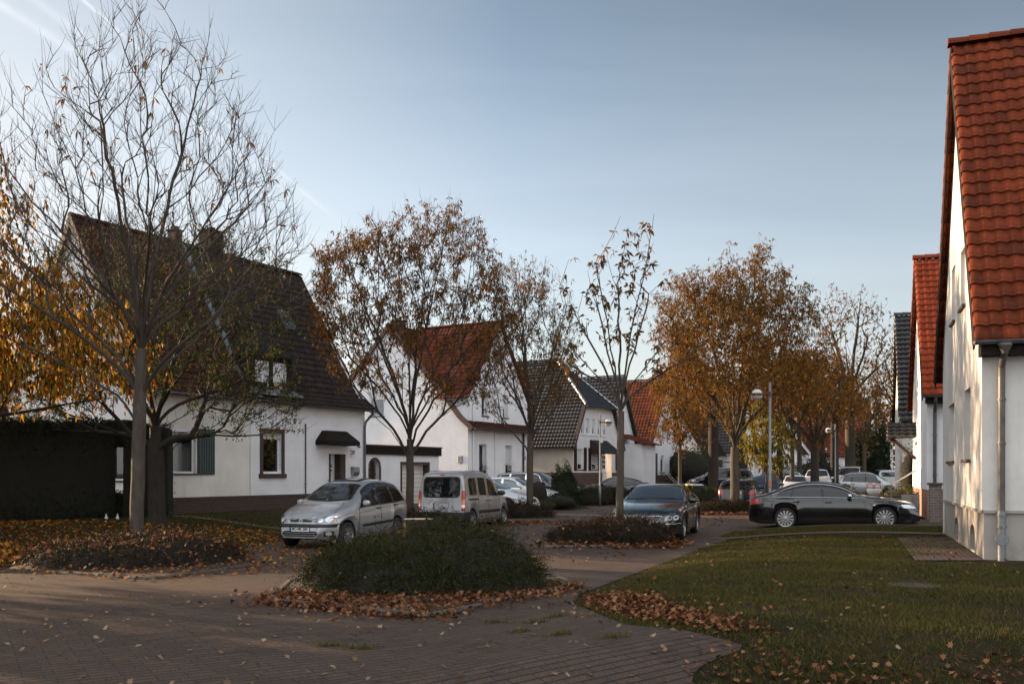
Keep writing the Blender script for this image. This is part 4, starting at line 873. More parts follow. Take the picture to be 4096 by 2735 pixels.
def tile_roof(parent, name, mat, o, ax, length, dv, prof, tw=.24, course=.33, amp=.022, step=.032, clip=None, per=5, solid=.05, shape='wave'):
    """pantiles: o = start of the eave line, ax along the eave, dv horizontal uphill direction, prof = [(d, z), ...] going up"""
    o = V3(o); ax = V3(ax); dv = V3(dv); Z = Vector((0, 0, 1)); prof = [Vector(p) for p in prof]
    cum = [0]
    for a, b in zip(prof, prof[1:]): cum.append(cum[-1] + (b - a).length)
    def at_v(v):
        for i in range(len(prof) - 1):
            if v <= cum[i + 1] + 1e-6 or i == len(prof) - 2:
                q = (v - cum[i]) / (cum[i + 1] - cum[i]); p = prof[i].lerp(prof[i + 1], q); d = (prof[i + 1] - prof[i]).normalized(); return p, Vector((-d.y, d.x))
    nc = max(1, round(cum[-1] / course)); cs = cum[-1] / nc; nt_ = max(1, round(length / tw)); tw_ = length / nt_; nu = nt_ * per
    V = []; UV = []; rows = []
    for j in range(nc):
        for e, hh in ((0, step), (1, .004)):
            p, n = at_v(cs * (j + e)); r = []
            for i in range(nu + 1):
                u = i * tw_ / per; ph = (i % per) / per
                wv = amp * (math.cos(2 * math.pi * ph) if shape == 'wave' else (math.sin(math.pi * min(ph / .75, 1)) if ph < .75 else -.25) * 1.2)
                q = o + ax * u + dv * (p.x + n.x * (hh + wv)) + Z * (p.y + n.y * (hh + wv)); r.append(len(V)); V.append(q); UV.append((u / tw_ + 1e-3, j + (.5 if e == 0 else .51)))
            rows.append((r, cs * (j + .5), j))
    F = []
    for k in range(len(rows) - 1):
        ra, va, ja = rows[k]; rb, vb, jb = rows[k + 1]
        for i in range(nu):
            if clip and not clip((i + .5) * tw_ / per, (va + vb) / 2): continue
            F.append((ra[i], ra[i + 1], rb[i + 1], rb[i]))
    nn = ax.cross((dv * (prof[1] - prof[0]).x + Z * (prof[1] - prof[0]).y))
    flip = nn.z < 0
    if flip: F = [tuple(reversed(f)) for f in F]
    g = MB(); g.v = [tuple(v) for v in V]; g.f = F; g.uv = UV
    ob = g.build(name, mat, parent, True)
    me = ob.data
    e = ob.modifiers.new('edges', 'EDGE_SPLIT'); e.split_angle = R(38)
    if solid:
        sm = ob.modifiers.new('thickness', 'SOLIDIFY'); sm.thickness = solid; sm.offset = -1
    return ob
def ridge_caps(parent, name, mat, a, b, r=.11, seg=.36):
    a = V3(a); b = V3(b); L_ = (b - a).length; n = max(1, round(L_ / seg)); d = (b - a) / L_; q = d.cross(Vector((0, 0, 1))).normalized(); up = q.cross(d); g = MB()
    for i in range(n):
        s0 = a + d * (L_ * i / n); s1 = a + d * (L_ * (i + 1) / n + .04)
        for (p, rr, m) in ((s0, r * 1.12, 0), (s1, r * .95, 1)):
            g.v += [tuple(p + q * math.cos(k * math.pi / 8 * 1.1 - .16) * rr + up * math.sin(k * math.pi / 8 * 1.1 - .16) * rr) for k in range(9)]
        o = len(g.v) - 18; g.f += [(o + k, o + k + 1, o + 9 + k + 1, o + 9 + k) for k in range(8)] + [tuple(o + k for k in range(8, -1, -1))]
    g.uv = [(i // 18 + .5, 7.5) for i in range(len(g.v))]
    return g.build(name, mat, parent)
def gutter(parent, a, b, r=.07, mat=None, name='gutter'):
    a = V3(a); b = V3(b); d = (b - a).normalized(); q = d.cross(Vector((0, 0, 1))).normalized(); g = MB(); Z = Vector((0, 0, 1))
    ring = lambda p, rr: [p + q * math.cos(math.pi + k * math.pi / 8) * rr + Z * math.sin(math.pi + k * math.pi / 8) * rr for k in range(9)]
    A, B, C_, D_ = ring(a, r), ring(b, r), ring(a, r * .88), ring(b, r * .88)
    g.add(A + B + C_ + D_, [(k, k + 1, 9 + k + 1, 9 + k) for k in range(8)] + [(18 + k, 27 + k, 27 + k + 1, 18 + k + 1) for k in range(8)] + [(0, 9, 27, 18), (8, 26, 35, 17)] + [tuple(range(9)), tuple(range(17, 8, -1))])
    n = max(1, int((b - a).length / .8))
    for i in range(n + 1):
        p = a + d * (b - a).length * i / n; g.tube([p + q * math.cos(math.pi + k * math.pi / 6) * (r + .006) + Z * math.sin(math.pi + k * math.pi / 6) * (r + .006) for k in range(7)], .008, 4)
    return g.build(name, mat or M['gutter'], parent)
def downpipe(parent, pts, r=.05, mat=None, clips=(), name='downpipe'):
    g = MB(); g.tube(pts, r, 14)
    for z in clips:
        for a, b in zip(pts, pts[1:]):
            if min(a[2], b[2]) <= z <= max(a[2], b[2]) and abs(a[2] - b[2]) > .3:
                s = (z - a[2]) / (b[2] - a[2]); p = V3(a).lerp(V3(b), s); g.tube([p - Vector((0, 0, .02)), p + Vector((0, 0, .02))], r * 1.22, 14)
                g.obox(p, (r * 1.9, 0, 0), (0, .012, 0), (0, 0, .012)); break
    return g.build(name, mat or M['pipe'], parent, False)
def chimney(parent, x, y, z0, z1, w_=.55, d=.45, mat=None):
    g = MB(); g.box((x - w_ / 2, y - d / 2, z0), (x + w_ / 2, y + d / 2, z1 - .06)); g.box((x - w_ / 2 - .05, y - d / 2 - .05, z1 - .06), (x + w_ / 2 + .05, y + d / 2 + .05, z1))
    g.box((x - .12, y - .12, z1), (x + .12, y + .12, z1 + .16)); return g.build('chimney', mat or M['brick_dark'], parent)
def text_mesh(s, size, mat, parent, loc, rot, name='lettering', ext=.004, align='CENTER', sx=1.0):
    cu = bpy.data.curves.new('t', 'FONT'); cu.body = s; cu.size = size; cu.extrude = ext; cu.align_x = align; cu.align_y = 'CENTER'; cu.offset = size * .028
    t = bpy.data.objects.new('t', cu); col.objects.link(t); dg = bpy.context.evaluated_depsgraph_get(); me = bpy.data.meshes.new_from_object(t.evaluated_get(dg)); bpy.data.objects.remove(t)
    me.materials.clear(); me.materials.append(mat); o = bpy.data.objects.new(name, me); col.objects.link(o); o.parent = parent; o.location = loc; o.rotation_euler = rot; o.scale = (sx, 1, 1); return o
X_, Y_, Z_ = Vector((1, 0, 0)), Vector((0, 1, 0)), Vector((0, 0, 1))
def house(name, label, fr, cat='house', group=None): return thing(name, label, cat, fr.o, fr.rz, group)
def box_part(parent, name, mat, a, b, bevel=0): return MB().box(a, b).build(name, mat, parent, bevel=bevel)

# ------------------------------------------------------------------ No. 28, the dark roofed semi on the left
A = Frame(-12.56, 33.5, R(60))
h28 = house('semi_detached_house', 'white semi detached house with dark steep roof, door canopy and house number 28', A)
TL, TR, DD, ZE, ZR_ = -0.7, 11.3, 8.4, 4.9, 11.45
zb = .86; tp = 4.12
w1 = (*A.f(666, 1893), *A.f(783, 1712)); w1 = (w1[0], w1[1], w1[2], w1[1] + 1.66)
w2 = (*A.f(1050, 1892), *A.f(1124, 1726)); w2 = (w2[0], w2[1], w2[2], w2[1] + 1.66)
dr = (A.f(1314, 1900)[0], .55, A.f(1378, 1900)[0], 2.62)
wall(h28, 'wall', M['stucco_warm'], (0, 0, 0), X_, [(TL, zb), (tp, zb), (tp, ZE), (TL, ZE)], [w1], Y_, .16)
wall(h28, 'wall', M['stucco'], (0, -.02, 0), X_, [(tp, zb), (dr[0], zb), (dr[0], dr[3]), (dr[2], dr[3]), (dr[2], zb), (TR, zb), (TR, ZE), (tp, ZE)], [w2], Y_, .16)
wall(h28, 'plinth', M['brick_dark'], (0, -.03, 0), X_, [(TL - .02, -.1), (dr[0], -.1), (dr[0], zb), (TL - .02, zb)])
wall(h28, 'plinth', M['brick_dark'], (0, -.03, 0), X_, [(dr[2], -.1), (TR + .02, -.1), (TR + .02, zb), (dr[2], zb)])
box_part(h28, 'plinth_course', M['brick_dark'], (TL - .03, -.045, zb - .10), (dr[0] - .1, -.0, zb + .012))
gl = [(0, -.1), (DD, -.1), (DD, ZE), (DD / 2, ZR_ - .1), (0, ZE)]
wg = [(*A.g(398, 1590, TL), *A.g(340, 1500, TL)), (*A.g(262, 1588, TL), *A.g(215, 1515, TL))]
wg = [(min(a, c), min(b, d), max(a, c), min(b, d) + 1.35) for a, b, c, d in wg]
wlow = (A.g(500, 1900, TL)[0], 1.5, A.g(500, 1900, TL)[0] + .9, 2.95)
wall(h28, 'gable_wall', M['stucco'], (TL, 0, 0), Y_, gl, wg + [wlow], X_, .16)
for a in wg: window(h28, (TL, 0, 0), Y_, X_, *a, sill=M['wood_dark'], blind=.0, mull=1, curtain='sides')
window(h28, (TL, 0, 0), Y_, X_, *wlow, sill=M['wood_dark'])
wall(h28, 'gable_wall', M['stucco'], (TR, 0, 0), Y_, gl)
wall(h28, 'wall', M['stucco'], (0, DD, 0), X_, [(TL, -.1), (TR, -.1), (TR, ZE), (TL, ZE)])
prf = [(-.42, 4.72), (.35, 5.28), (1.1, 6.35), (4.2, ZR_)]
dv0, dv1 = 5.35, 7.35
tile_roof(h28, 'roof', M['tile_redbrown'], (TL - .2, 0, 0), X_, 4.2 - TL + .2, Y_, prf)
tile_roof(h28, 'roof', M['tile_dark'], (4.35, 0, 0), X_, TR + .22 - 4.35, Y_, prf)
tile_roof(h28, 'roof', M['tile_redbrown'], (TL - .2, DD, 0), X_, 4.2 - TL + .2, -Y_, prf, per=3)
tile_roof(h28, 'roof', M['tile_dark'], (4.35, DD, 0), X_, TR + .22 - 4.35, -Y_, prf, per=3)
ridge_caps(h28, 'ridge_tiles', M['tile_dark'], (4.3, DD / 2, ZR_ + .03), (TR + .25, DD / 2, ZR_ + .03)); ridge_caps(h28, 'ridge_tiles', M['tile_redbrown'], (TL - .2, DD / 2, ZR_ + .03), (4.2, DD / 2, ZR_ + .03))
g = MB()
for (a, b) in zip(prf, prf[1:]): g.prism([(4.16, 0), (4.40, 0), (4.40, .07), (4.16, .07)], (0, a[0], a[1] + .03), X_, Vector((0, -(b[1] - a[1]), b[0] - a[0])).normalized(), Vector((0, b[0] - a[0], b[1] - a[1])))
g.build('party_flashing', M['zinc'], h28)
for x in (TL - .2, TR + .2):     # verge boards
    g = MB()
    for (a, b) in zip(prf, prf[1:]):
        n = Vector((0, -(b[1] - a[1]), b[0] - a[0])).normalized(); g.prism([(x - .02, -.2), (x + .02, -.2), (x + .02, .05), (x - .02, .05)], (0, a[0], a[1]), X_, n, Vector((0, b[0] - a[0], b[1] - a[1])))
        n2 = Vector((0, n.y * -1, n.z)); g.prism([(x - .02, -.2), (x + .02, -.2), (x + .02, .05), (x - .02, .05)], (0, DD - a[0], a[1]), X_, n2, Vector((0, -(b[0] - a[0]), b[1] - a[1])))
    g.build('verge', M['wood_dark'], h28)
gutter(h28, (TL - .2, -.47, 4.70), (4.2, -.47, 4.70), mat=M['zinc']); gutter(h28, (4.25, -.47, 4.70), (TR + .25, -.47, 4.66))
box_part(h28, 'fascia', M['wood_dark'], (TL - .18, -.40, 4.60), (TR + .2, -.36, 4.78)); box_part(h28, 'soffit', M['wood_dark'], (TL - .18, -.36, 4.70), (TR + .2, -.03, 4.74))
downpipe(h28, [(TR + .05, -.47, 4.62), (TR + .05, -.45, 4.5), (TR - .06, -.14, 4.15), (TR - .10, -.11, 3.9), (TR - .10, -.11, .1)], .055, M['gutter'], (3.2, 1.6))
tp_, zp_ = A.f(1218, 1697); downpipe(h28, [(tp_, -.07, zp_), (tp_, -.07, .3)], .03, M['pipe'], (2.4, 1.3), 'vent_pipe'); MB().lathe([(0, .03), (.05, 0), (.05, -.02), (0, -.02)], 12, (tp_, -.07, zp_)).build('pipe_cap', M['pipe'], h28)
# dormer with slate face and two shuttered windows
d0, d1 = A.f(1016, 1500)[0], A.f(1168, 1500)[0]; yd = .12
wall(h28, 'dormer_face', M['slate'], (0, yd, 0), X_, [(d0, 5.0), (d1, 5.0), (d1, 6.68), (d0, 6.68)], [(d0 + .17, 5.2, (d0 + d1) / 2 - .1, 6.36), ((d0 + d1) / 2 + .1, 5.2, d1 - .17, 6.36)], Y_, .12)
window(h28, (0, yd, 0), X_, Y_, d0 + .17, 5.2, (d0 + d1) / 2 - .1, 6.36, .05, .05, blind=.78, curtain=False); window(h28, (0, yd, 0), X_, Y_, (d0 + d1) / 2 + .1, 5.2, d1 - .17, 6.36, .05, .05, blind=.72, curtain=False)
box_part(h28, 'dormer_cheek', M['slate'], (d0 - .04, yd - .1, 5.0), (d0, 1.5, 6.7)); box_part(h28, 'dormer_cheek', M['slate'], (d1, yd - .1, 5.0), (d1 + .04, 1.5, 6.7))
g = MB(); mx_ = (d0 + d1) / 2 + .1; e_ = [(d0 - .14, yd - .14, 6.62), (d1 + .14, yd - .14, 6.62), (mx_, 2.3, 8.5), (d0 - .14, 1.45, 6.62), (d1 + .14, 1.45, 6.62)]
g.add(e_ + [(x, y, z - .09) for x, y, z in e_], [(0, 1, 2), (0, 2, 3), (1, 4, 2), (5, 7, 6), (5, 8, 7), (6, 7, 9), (0, 5, 6, 1), (3, 8, 5, 0), (1, 6, 9, 4)])
g.build('dormer_roof', M['slate'], h28)
g = MB(); g.add([(d0 - .55, -.30, 4.99), (d1 + .45, -.30, 4.99), (d1 + .05, .16, 5.30), (d0 - .1, .16, 5.30), (d0 - .55, -.30, 4.95), (d1 + .45, -.30, 4.95), (d1 + .05, .16, 5.1), (d0 - .1, .16, 5.1)], [(0, 1, 2, 3), (0, 4, 5, 1), (1, 5, 6, 2), (0, 3, 7, 4)]); g.build('dormer_apron', M['zinc'], h28)
# skylight on the dark slope
tA, zA = A.f(1140, 1290, 2.7); sl = Vector((0, prf[3][0] - prf[2][0], prf[3][1] - prf[2][1])).normalized(); yk = 1.1 + (zA - 6.35) * (prf[3][0] - prf[2][0]) / (prf[3][1] - prf[2][1])
tA = A.f(1142, 1290, yk)[0]; zA = A.f(1142, 1285, yk)[1]; nn = Vector((0, -sl.z, sl.y)); c = Vector((tA, 1.1 + (zA - 6.35) * (3.1 / 5.1), zA)) + nn * .08
g = MB(); g.obox(c, X_ * .34, sl * .52, nn * .05); sk = g.build('skylight', M['gutter'], h28); g = MB(); g.obox(c + nn * .052, X_ * .28, sl * .45, nn * .004); g.build('pane', M['skyglass'], sk)
for xx, yy in ((8.9, 3.2), (10.0, .95)): g = MB(); g.obox(Vector((xx, yy, 6.35 + (yy - 1.1) * 5.1 / 3.1)) + nn * .05, X_ * .1, sl * .16, nn * .04); g.build('vent_tile', M['tile_dark'], h28)
cx_ = A.f(845, 1000, 4.2)[0]; chimney(h28, cx_, 4.2, 10.6, zat(925, (A.o + A.u * cx_ + A.w * 4.2).y), .75, .7, M['slate']); cx_ = A.f(700, 1000, 4.2)[0]; chimney(h28, cx_, 4.2, 10.6, 12.0, .36, .5, M['brick_dark'])
# windows of the ground floor
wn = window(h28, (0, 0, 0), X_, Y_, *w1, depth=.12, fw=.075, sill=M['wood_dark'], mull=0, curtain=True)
box_part(wn, 'shutter_box', M['white_pvc'], (w1[0], .0, w1[3] - .12), (w1[2], .1, w1[3]))
s0, s1 = A.f(788, 1800)[0], A.f(856, 1800)[0]
def shutter(parent, x0, x1, z0, z1, mat, stripe=None, y=-.05):
    g = MB(); g.box((x0, y, z0), (x1, y + .035, z1)); o = g.build('shutter', mat, parent, bevel=.004); n = 7; g = MB()
    for i in range(1, n): x = x0 + (x1 - x0) * i / n; g.box((x - .008, y - .012, z0 + .04), (x + .008, y - .001, z1 - .04))
    if stripe: g.build('slats', stripe, o)
    return o
M['stripe'] = plain('pale shutter stripes', (.13, .17, .18), .5)
shutter(h28, s0, s1, w1[1] - .05, w1[3] + .02, M['shutter_green'], M['stripe'])
shutter(h28, w1[0] - .62, w1[0] - .06, w1[1] - .05, w1[3] + .02, M['shutter_green'], M['stripe'])
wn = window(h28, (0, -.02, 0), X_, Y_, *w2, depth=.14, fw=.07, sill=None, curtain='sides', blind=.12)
g = MB(); e = .17
g.box((w2[0] - e, -.05, w2[1] - .02), (w2[0], -.0, w2[3] + e)); g.box((w2[2], -.05, w2[1] - .02), (w2[2] + e, -.0, w2[3] + e)); g.box((w2[0], -.05, w2[3]), (w2[2], -.0, w2[3] + e)); g.build('brick_surround', M['brick_dark'], wn)
g = MB(); g.box((w2[2] + .001, -.048, w2[1]), (w2[2] + .01, .13, w2[3])); g.box((w2[0] - e - .06, -.11, w2[1] - .20), (w2[2] + e + .06, .12, w2[1] - .02)); g.build('sill', M['brick_dark'], wn, bevel=.006)
# door, canopy, steps, rails, letter box, number
g = MB(); g.box((dr[0] + .12, .32, dr[1]), (dr[2] - .3, .38, dr[3])); door = g.build('door', M['white_pvc'], h28)
dm = (dr[0] + dr[2] - .18) / 2
g = MB()
for (a0_, b0_, a1_, b1_, a2_, b2_) in ((-.2, 1.05, .16, 1.35, -.2, 1.5), (-.2, 1.6, .14, 1.45, -.02, 1.95), (-.2, .2, .1, .35, -.2, .8)):
    g.prism([(a0_, b0_), (a1_, b1_), (a2_, b2_)], (dm, .315, dr[1]), X_, Z_, Y_ * .01)
g.build('pane', M['darkglass'], door); g = MB(); g.tube([(dr[2] - .38, .27, dr[1] + .7), (dr[2] - .38, .27, dr[1] + 1.5)], .015, 8); g.build('handle', M['chrome'], door)
g = MB(); g.box((dr[0], -.03, dr[1]), (dr[0] + .12, .4, dr[3])); g.box((dr[2] - .32, -.03, dr[1]), (dr[2] + .04, .4, dr[3])); g.box((dr[0], .39, .3), (dr[2], .42, dr[3])); g.build('door_surround', M['brick_dark'], h28)
g = MB(); [g.box((dr[0] - .15, -.25 - .28 * i, -.05), (dr[2] + .15, .3, dr[1] - .17 * i)) for i in range(3)]; g.build('steps', M['concrete'], h28)
c0, c1 = A.f(1302, 1800, -.6)[0], A.f(1432, 1800, -.6)[0]; zc0 = A.f(1340, 1779, -.6)[1]
g = MB(); yo = -.72; zt_ = zc0 + .62
g.add([(c0, yo, zc0), (c1, yo, zc0), (c1, -.02, zc0), (c0, -.02, zc0), (c0, yo, zc0 + .17), (c1, yo, zc0 + .17), (c1, -.02, zc0 + .17), (c0, -.02, zc0 + .17), (c0 + .42, -.02, zt_ + .02), (c1 - .42, -.02, zt_ + .02), (c0 + .42, -.30, zt_ + .02), (c1 - .42, -.30, zt_ + .02)],
      [(0, 3, 2, 1), (0, 1, 5, 4), (1, 2, 6, 5), (3, 0, 4, 7), (4, 5, 11, 10), (5, 6, 9, 11), (7, 4, 10, 8), (10, 11, 9, 8)]); g.build('door_canopy', M['slate'], h28)
for xa in (dr[0] - .1, dr[2] + .1):
    g = MB(); g.tube([(xa, -.05, 1.45), (xa, -1.0, .95), (xa, -1.0, .1)], .022, 8); g.build('handrail', M['galv'], h28)
mt, mz = A.f(1412, 1905); g = MB(); g.prism([(0, 0), (-.14, .04), (-.2, .2), (-.2, .42), (-.04, .46), (0, .46)], (mt - .2, -.03, mz), Y_, Z_, X_ * .42); g.build('letter_box', M['zinc'], h28, bevel=.01)
nt0, nz0 = A.f(1408, 1810); box_part(h28, 'number_plate', M['stucco_warm'], (nt0 - .13, -.055, nz0 - .2), (nt0 + .13, -.03, nz0 + .2)); text_mesh('28', .26, M['black_text'], h28, (nt0, -.06, nz0), (R(90), 0, 0), 'house_number')
g = MB(); g.tube([(TR - .55, -.06, 3.0), (TR - .55, -.2, 2.95)], .04, 8); g.build('outdoor_lamp', M['gutter'], h28)
# lean-to roof between the house and its garage
g = MB(); ya, yb = 5.5, .6
g.prism([(0, 4.2), (2.6, 2.8), (2.6, 2.7), (0, 4.05)], (TR + .02, ya, .15), X_, Z_, Y_ * 1.5); 
g.build('lean_to_roof', M['tile_dark'], h28)
# ------------------------------------------------------------------ garage with arched gate
Gf = Frame(-7.05, 45.0, R(60)); gar = house('garage', 'low white garage with pale door and brick arch beside house 28', Gf, 'garage')
gt = Gf.f(1755, 1800)[0]; zt_ = 3.1
ga0, ga1 = Gf.f(1476, 1900)[0], Gf.f(1520, 1900)[0]; gd0, gd1 = Gf.f(1607, 1900)[0], Gf.f(1697, 1900)[0]; am = (ga0 + ga1) / 2; ar = (ga1 - ga0) / 2 - .07
arch = [(am - ar, .02), (am + ar, .02)] + [(am + ar * math.cos(k * math.pi / 12), 2.05 + ar * math.sin(k * math.pi / 12)) for k in range(13)]
gh = 2.2; xd = gd1 + .35
wall(gar, 'wall', M['stucco'], (0, 0, 0), X_, [(-.3, -.1), (gt, -.1), (gt, zt_ - .4), (-.3, zt_ - .4)], [arch, (gd0, .0, xd, gh)], Y_, .35)
box_part(gar, 'garage_body', M['stucco'], (gt - .25, .01, -.1), (gt, 6, zt_ - .35)); box_part(gar, 'roof', M['slate'], (-.3, .0, zt_ - .42), (gt + .02, 6, zt_ - .12))
box_part(gar, 'parapet', M['slate'], (-.32, -.12, zt_ - .42), (gt + .1, .0, zt_)); box_part(gar, 'parapet_cap', M['concrete'], (-.34, -.16, zt_), (gt + .14, .12, zt_ + .06))
g = MB(); g.box((gd0 + .02, .33, .03), (xd - .02, .37, gh - .02)); gdo = g.build('garage_door', M['stucco_warm'], gar)
g = MB(); [g.box((gd0 + .02, .322, .06 + i * .235), (xd - .02, .331, .075 + i * .235)) for i in range(10)]; g.build('panel_grooves', M['gutter'], gdo)
g = MB(); g.box((gd0 - .12, -.03, -.05), (gd0, .0, gh + .14)); g.box((xd, -.03, -.05), (xd + .12, .3, gh + .14)); g.box((gd0, -.03, gh), (xd, .0, gh + .14)); g.box((xd - .02, -.0, 0), (xd + .02, .32, gh)); g.build('brick_surround', M['brick_dark'], gar)
g = MB()
for k in range(13):
    a = math.pi * k / 12; a2 = math.pi * (k + .82) / 12; r0, r1 = ar, ar + .12
    if k < 12: g.prism([(r0 * math.cos(a), r0 * math.sin(a)), (r1 * math.cos(a), r1 * math.sin(a)), (r1 * math.cos(a2), r1 * math.sin(a2)), (r0 * math.cos(a2), r0 * math.sin(a2))], (am, -.03, 2.05), X_, Z_, Y_ * .05)
g.box((am - ar - .12, -.03, 0), (am - ar, .02, 2.05)); g.box((am + ar, -.03, 0), (am + ar + .12, .02, 2.05)); g.build('brick_arch', M['brick_dark'], gar)
g = MB(); g.box((am - ar, .3, 0), (am + ar, .32, 2.05 + ar)); [g.tube([(am - ar + (i + .5) * ar / 2.5, .2, .1), (am - ar + (i + .5) * ar / 2.5, .2, 2.3)], .02, 6) for i in range(5)]; [g.box((am - ar, .19, z), (am + ar, .21, z + .05)) for z in (.3, 1.0, 1.7, 2.3)]; g.build('gate', M['wood_dark'], gar)

# ------------------------------------------------------------------ No. 26, white house with big gable and orange roof
B = Frame(-2.57, 54.0, R(60)); h26 = house('gabled_house', 'tall white house with blank side gable and orange tiled cross roof, marked 26', B)
W_ = 7.1; D_ = 11.4; yr = 5.7; zr = 10.75; ze = 4.55; zc = 6.25; xc = 3.5; zx = 11.0
gw = (*B.g(1535, 1662), *B.g(1478, 1570)); gw = (gw[0], gw[1], gw[2], gw[3])
wall(h26, 'gable_wall', M['stucco'], (0, 0, 0), Y_, [(0, -.1), (D_, -.1), (D_, ze), (yr, zr - .08), (1.72, 6.3), (1.72, zc), (0, zc)], [(min(gw[0], gw[2]), min(gw[1], gw[3]), max(gw[0], gw[2]), max(gw[1], gw[3]))], X_, .18)
window(h26, (0, 0, 0), Y_, X_, *gw, depth=.1, blind=.3, sill=M['brick_brown'], curtain='sides')
wins = [(1926, 1661, 1952, 1570), (2011, 1668, 2032, 1590), (1916, 1893, 1946, 1777), (2021, 1888, 2046, 1782)]
hw_ = []
for a, b, c, d in wins: p = B.f(a, b); q = B.f(c, d); hw_.append((p[0], p[1], q[0], q[1]))
hw_[1] = (hw_[1][0], hw_[0][1], hw_[1][2], hw_[0][3]); hw_[3] = (hw_[3][0], hw_[2][1], hw_[3][2], hw_[2][3])
wall(h26, 'wall', M['stucco'], (0, -.01, 0), X_, [(0, .5), (W_, .5), (W_, zc), (xc, zx - .05), (0, zc)], hw_, Y_, .28)
for i, a in enumerate(hw_): window(h26, (0, -.01, 0), X_, Y_, *a, depth=.24, fw=.06, blind=(.0, .6, .0, .7)[i], sill=M['wood_dark'], curtain=True)
wall(h26, 'plinth', M['brick_brown'], (0, -.03, 0), X_, [(-.02, -.1), (W_ + .02, -.1), (W_ + .02, .5), (-.02, .5)]); wall(h26, 'wall', M['stucco'], (W_, 0, 0), Y_, [(0, -.1), (D_, -.1), (D_, ze), (yr, zr - .1), (0, zc)])
tile_roof(h26, 'roof', M['tile_orange'], (-.14, 0, 0), X_, W_ + .28, Y_, [(1.2, 6.15), (yr, zr)], tw=.26, course=.34); tile_roof(h26, 'roof', M['tile_orange'], (-.14, D_, 0), X_, W_ + .28, -Y_, [(-.35, ze - .1), (yr, zr)], per=3)
g = MB(); pv = [(-.42, 4.34), (.5, 5.1), (1.3, 6.05), (yr, zr)]
for a, b in zip(pv, pv[1:]): n = Vector((0, -(b[1] - a[1]), b[0] - a[0])).normalized(); g.prism([(-.2, -.16), (.0, -.16), (.0, .1), (-.2, .1)], (0, a[0], a[1]), X_, n, Vector((0, b[0] - a[0], b[1] - a[1])))
a, b = (-.35, ze - .1), (yr, zr); n = Vector((0, (b[1] - a[1]), b[0] - a[0])).normalized(); g.prism([(-.2, -.12), (-.1, -.12), (-.1, .1), (-.2, .1)], (0, D_ - a[0], a[1]), X_, n, Vector((0, -(b[0] - a[0]), b[1] - a[1])))
g.build('verge', M['brick_brown'], h26)
tile_roof(h26, 'roof', M['tile_orange'], (0, -.22, 0), Y_, 6.2, X_, [(-.28, zc - .12), (xc, zx + .03)], tw=.26, course=.34, clip=lambda u, v: u - .22 < 1.75 + v * .78 + .2)
tile_roof(h26, 'roof', M['tile_orange'], (W_, -.22, 0), Y_, 6.2, -X_, [(-.28, zc - .12), (W_ - xc, zx + .03)], tw=.26, course=.34, per=3)
ridge_caps(h26, 'ridge_tiles', M['tile_orange'], (xc, -.3, zx + .06), (xc, 6, zx + .06)); ridge_caps(h26, 'ridge_tiles', M['tile_orange'], (-.2, yr, zr + .05), (W_ + .2, yr, zr + .05))
gutter(h26, (-.34, -.2, zc - .16), (-.34, 1.7, zc - .16), .06, M['zinc'])
tile_roof(h26, 'pent_roof', M['tile_redbrown'], (-.1, 0, 0), X_, W_ + .2, Y_, [(-.62, 4.42), (-.02, 4.82)], tw=.24, course=.3); box_part(h26, 'pent_fascia', M['wood_dark'], (-.08, -.66, 4.26), (W_ + .08, -.58, 4.44)); box_part(h26, 'pent_soffit', M['white_pvc'], (-.06, -.58, 4.36), (W_ + .06, -.02, 4.39))
for px, bot, mt_, r_ in ((1888, 6.1, 'white_pvc', .05), (2089, 4.3, 'wood_dark', .06)): x = B.f(px, 1800)[0]; downpipe(h26, [(x, -.1, bot), (x, -.1, .1)], r_, M[mt_], (3, 1.5))
x = B.f(1977, 1800)[0]; downpipe(h26, [(x, -.06, 6.0), (x, -.06, .5)], .035, M['white_pvc'], (3,), 'cable_pipe')
chimney(h26, .9, yr, 10.2, zat(1281, 57.5), .7, .6)
x, z = B.f(2098, 1833); text_mesh('26', .34, M['black_text'], h26, (x, -.03, z), (R(90), 0, 0), 'house_number'); x, z = B.g(1883, 1836, -.03); box_part(h26, 'letter_box', M['zinc'], (-.1, .35, z - .2), (0, .65, z + .2), .01)
def planter_plant(name, label, p, r, h, mat, lm, n=260, leaf=.06):
    root = thing(name, label, 'plant', p); g = MB(); g.lathe([(0, 0), (r * .7, 0), (r, h), (r * .85, h), (r * .8, h * .85), (0, h * .85)], 18); g.build('pot', mat, root, True)
    q = nr.normal(size=(n, 3)) * [r * .8, r * .8, r * .7] + [0, 0, h + r * .7]; V, F = leaves_geo(q, nr.normal(size=(n, 3)) + [0, 0, .4], leaf, leaf * .45); np_obj('foliage', V, F, lm, root); return root
for i in (2, 3):
    a = hw_[i]; p = B.o + B.u * ((a[0] + a[2]) / 2) + B.w * (-.02); planter_plant('window_plant', ('heather pot on the left', 'green pot on the right')[i - 2] + ' ground floor sill of the white gabled house', (p.x, p.y, a[1] + .0), .2, .18, M['wood_dark'], (M['leaf_shrub_red'], M['leaf_green'])[i - 2])

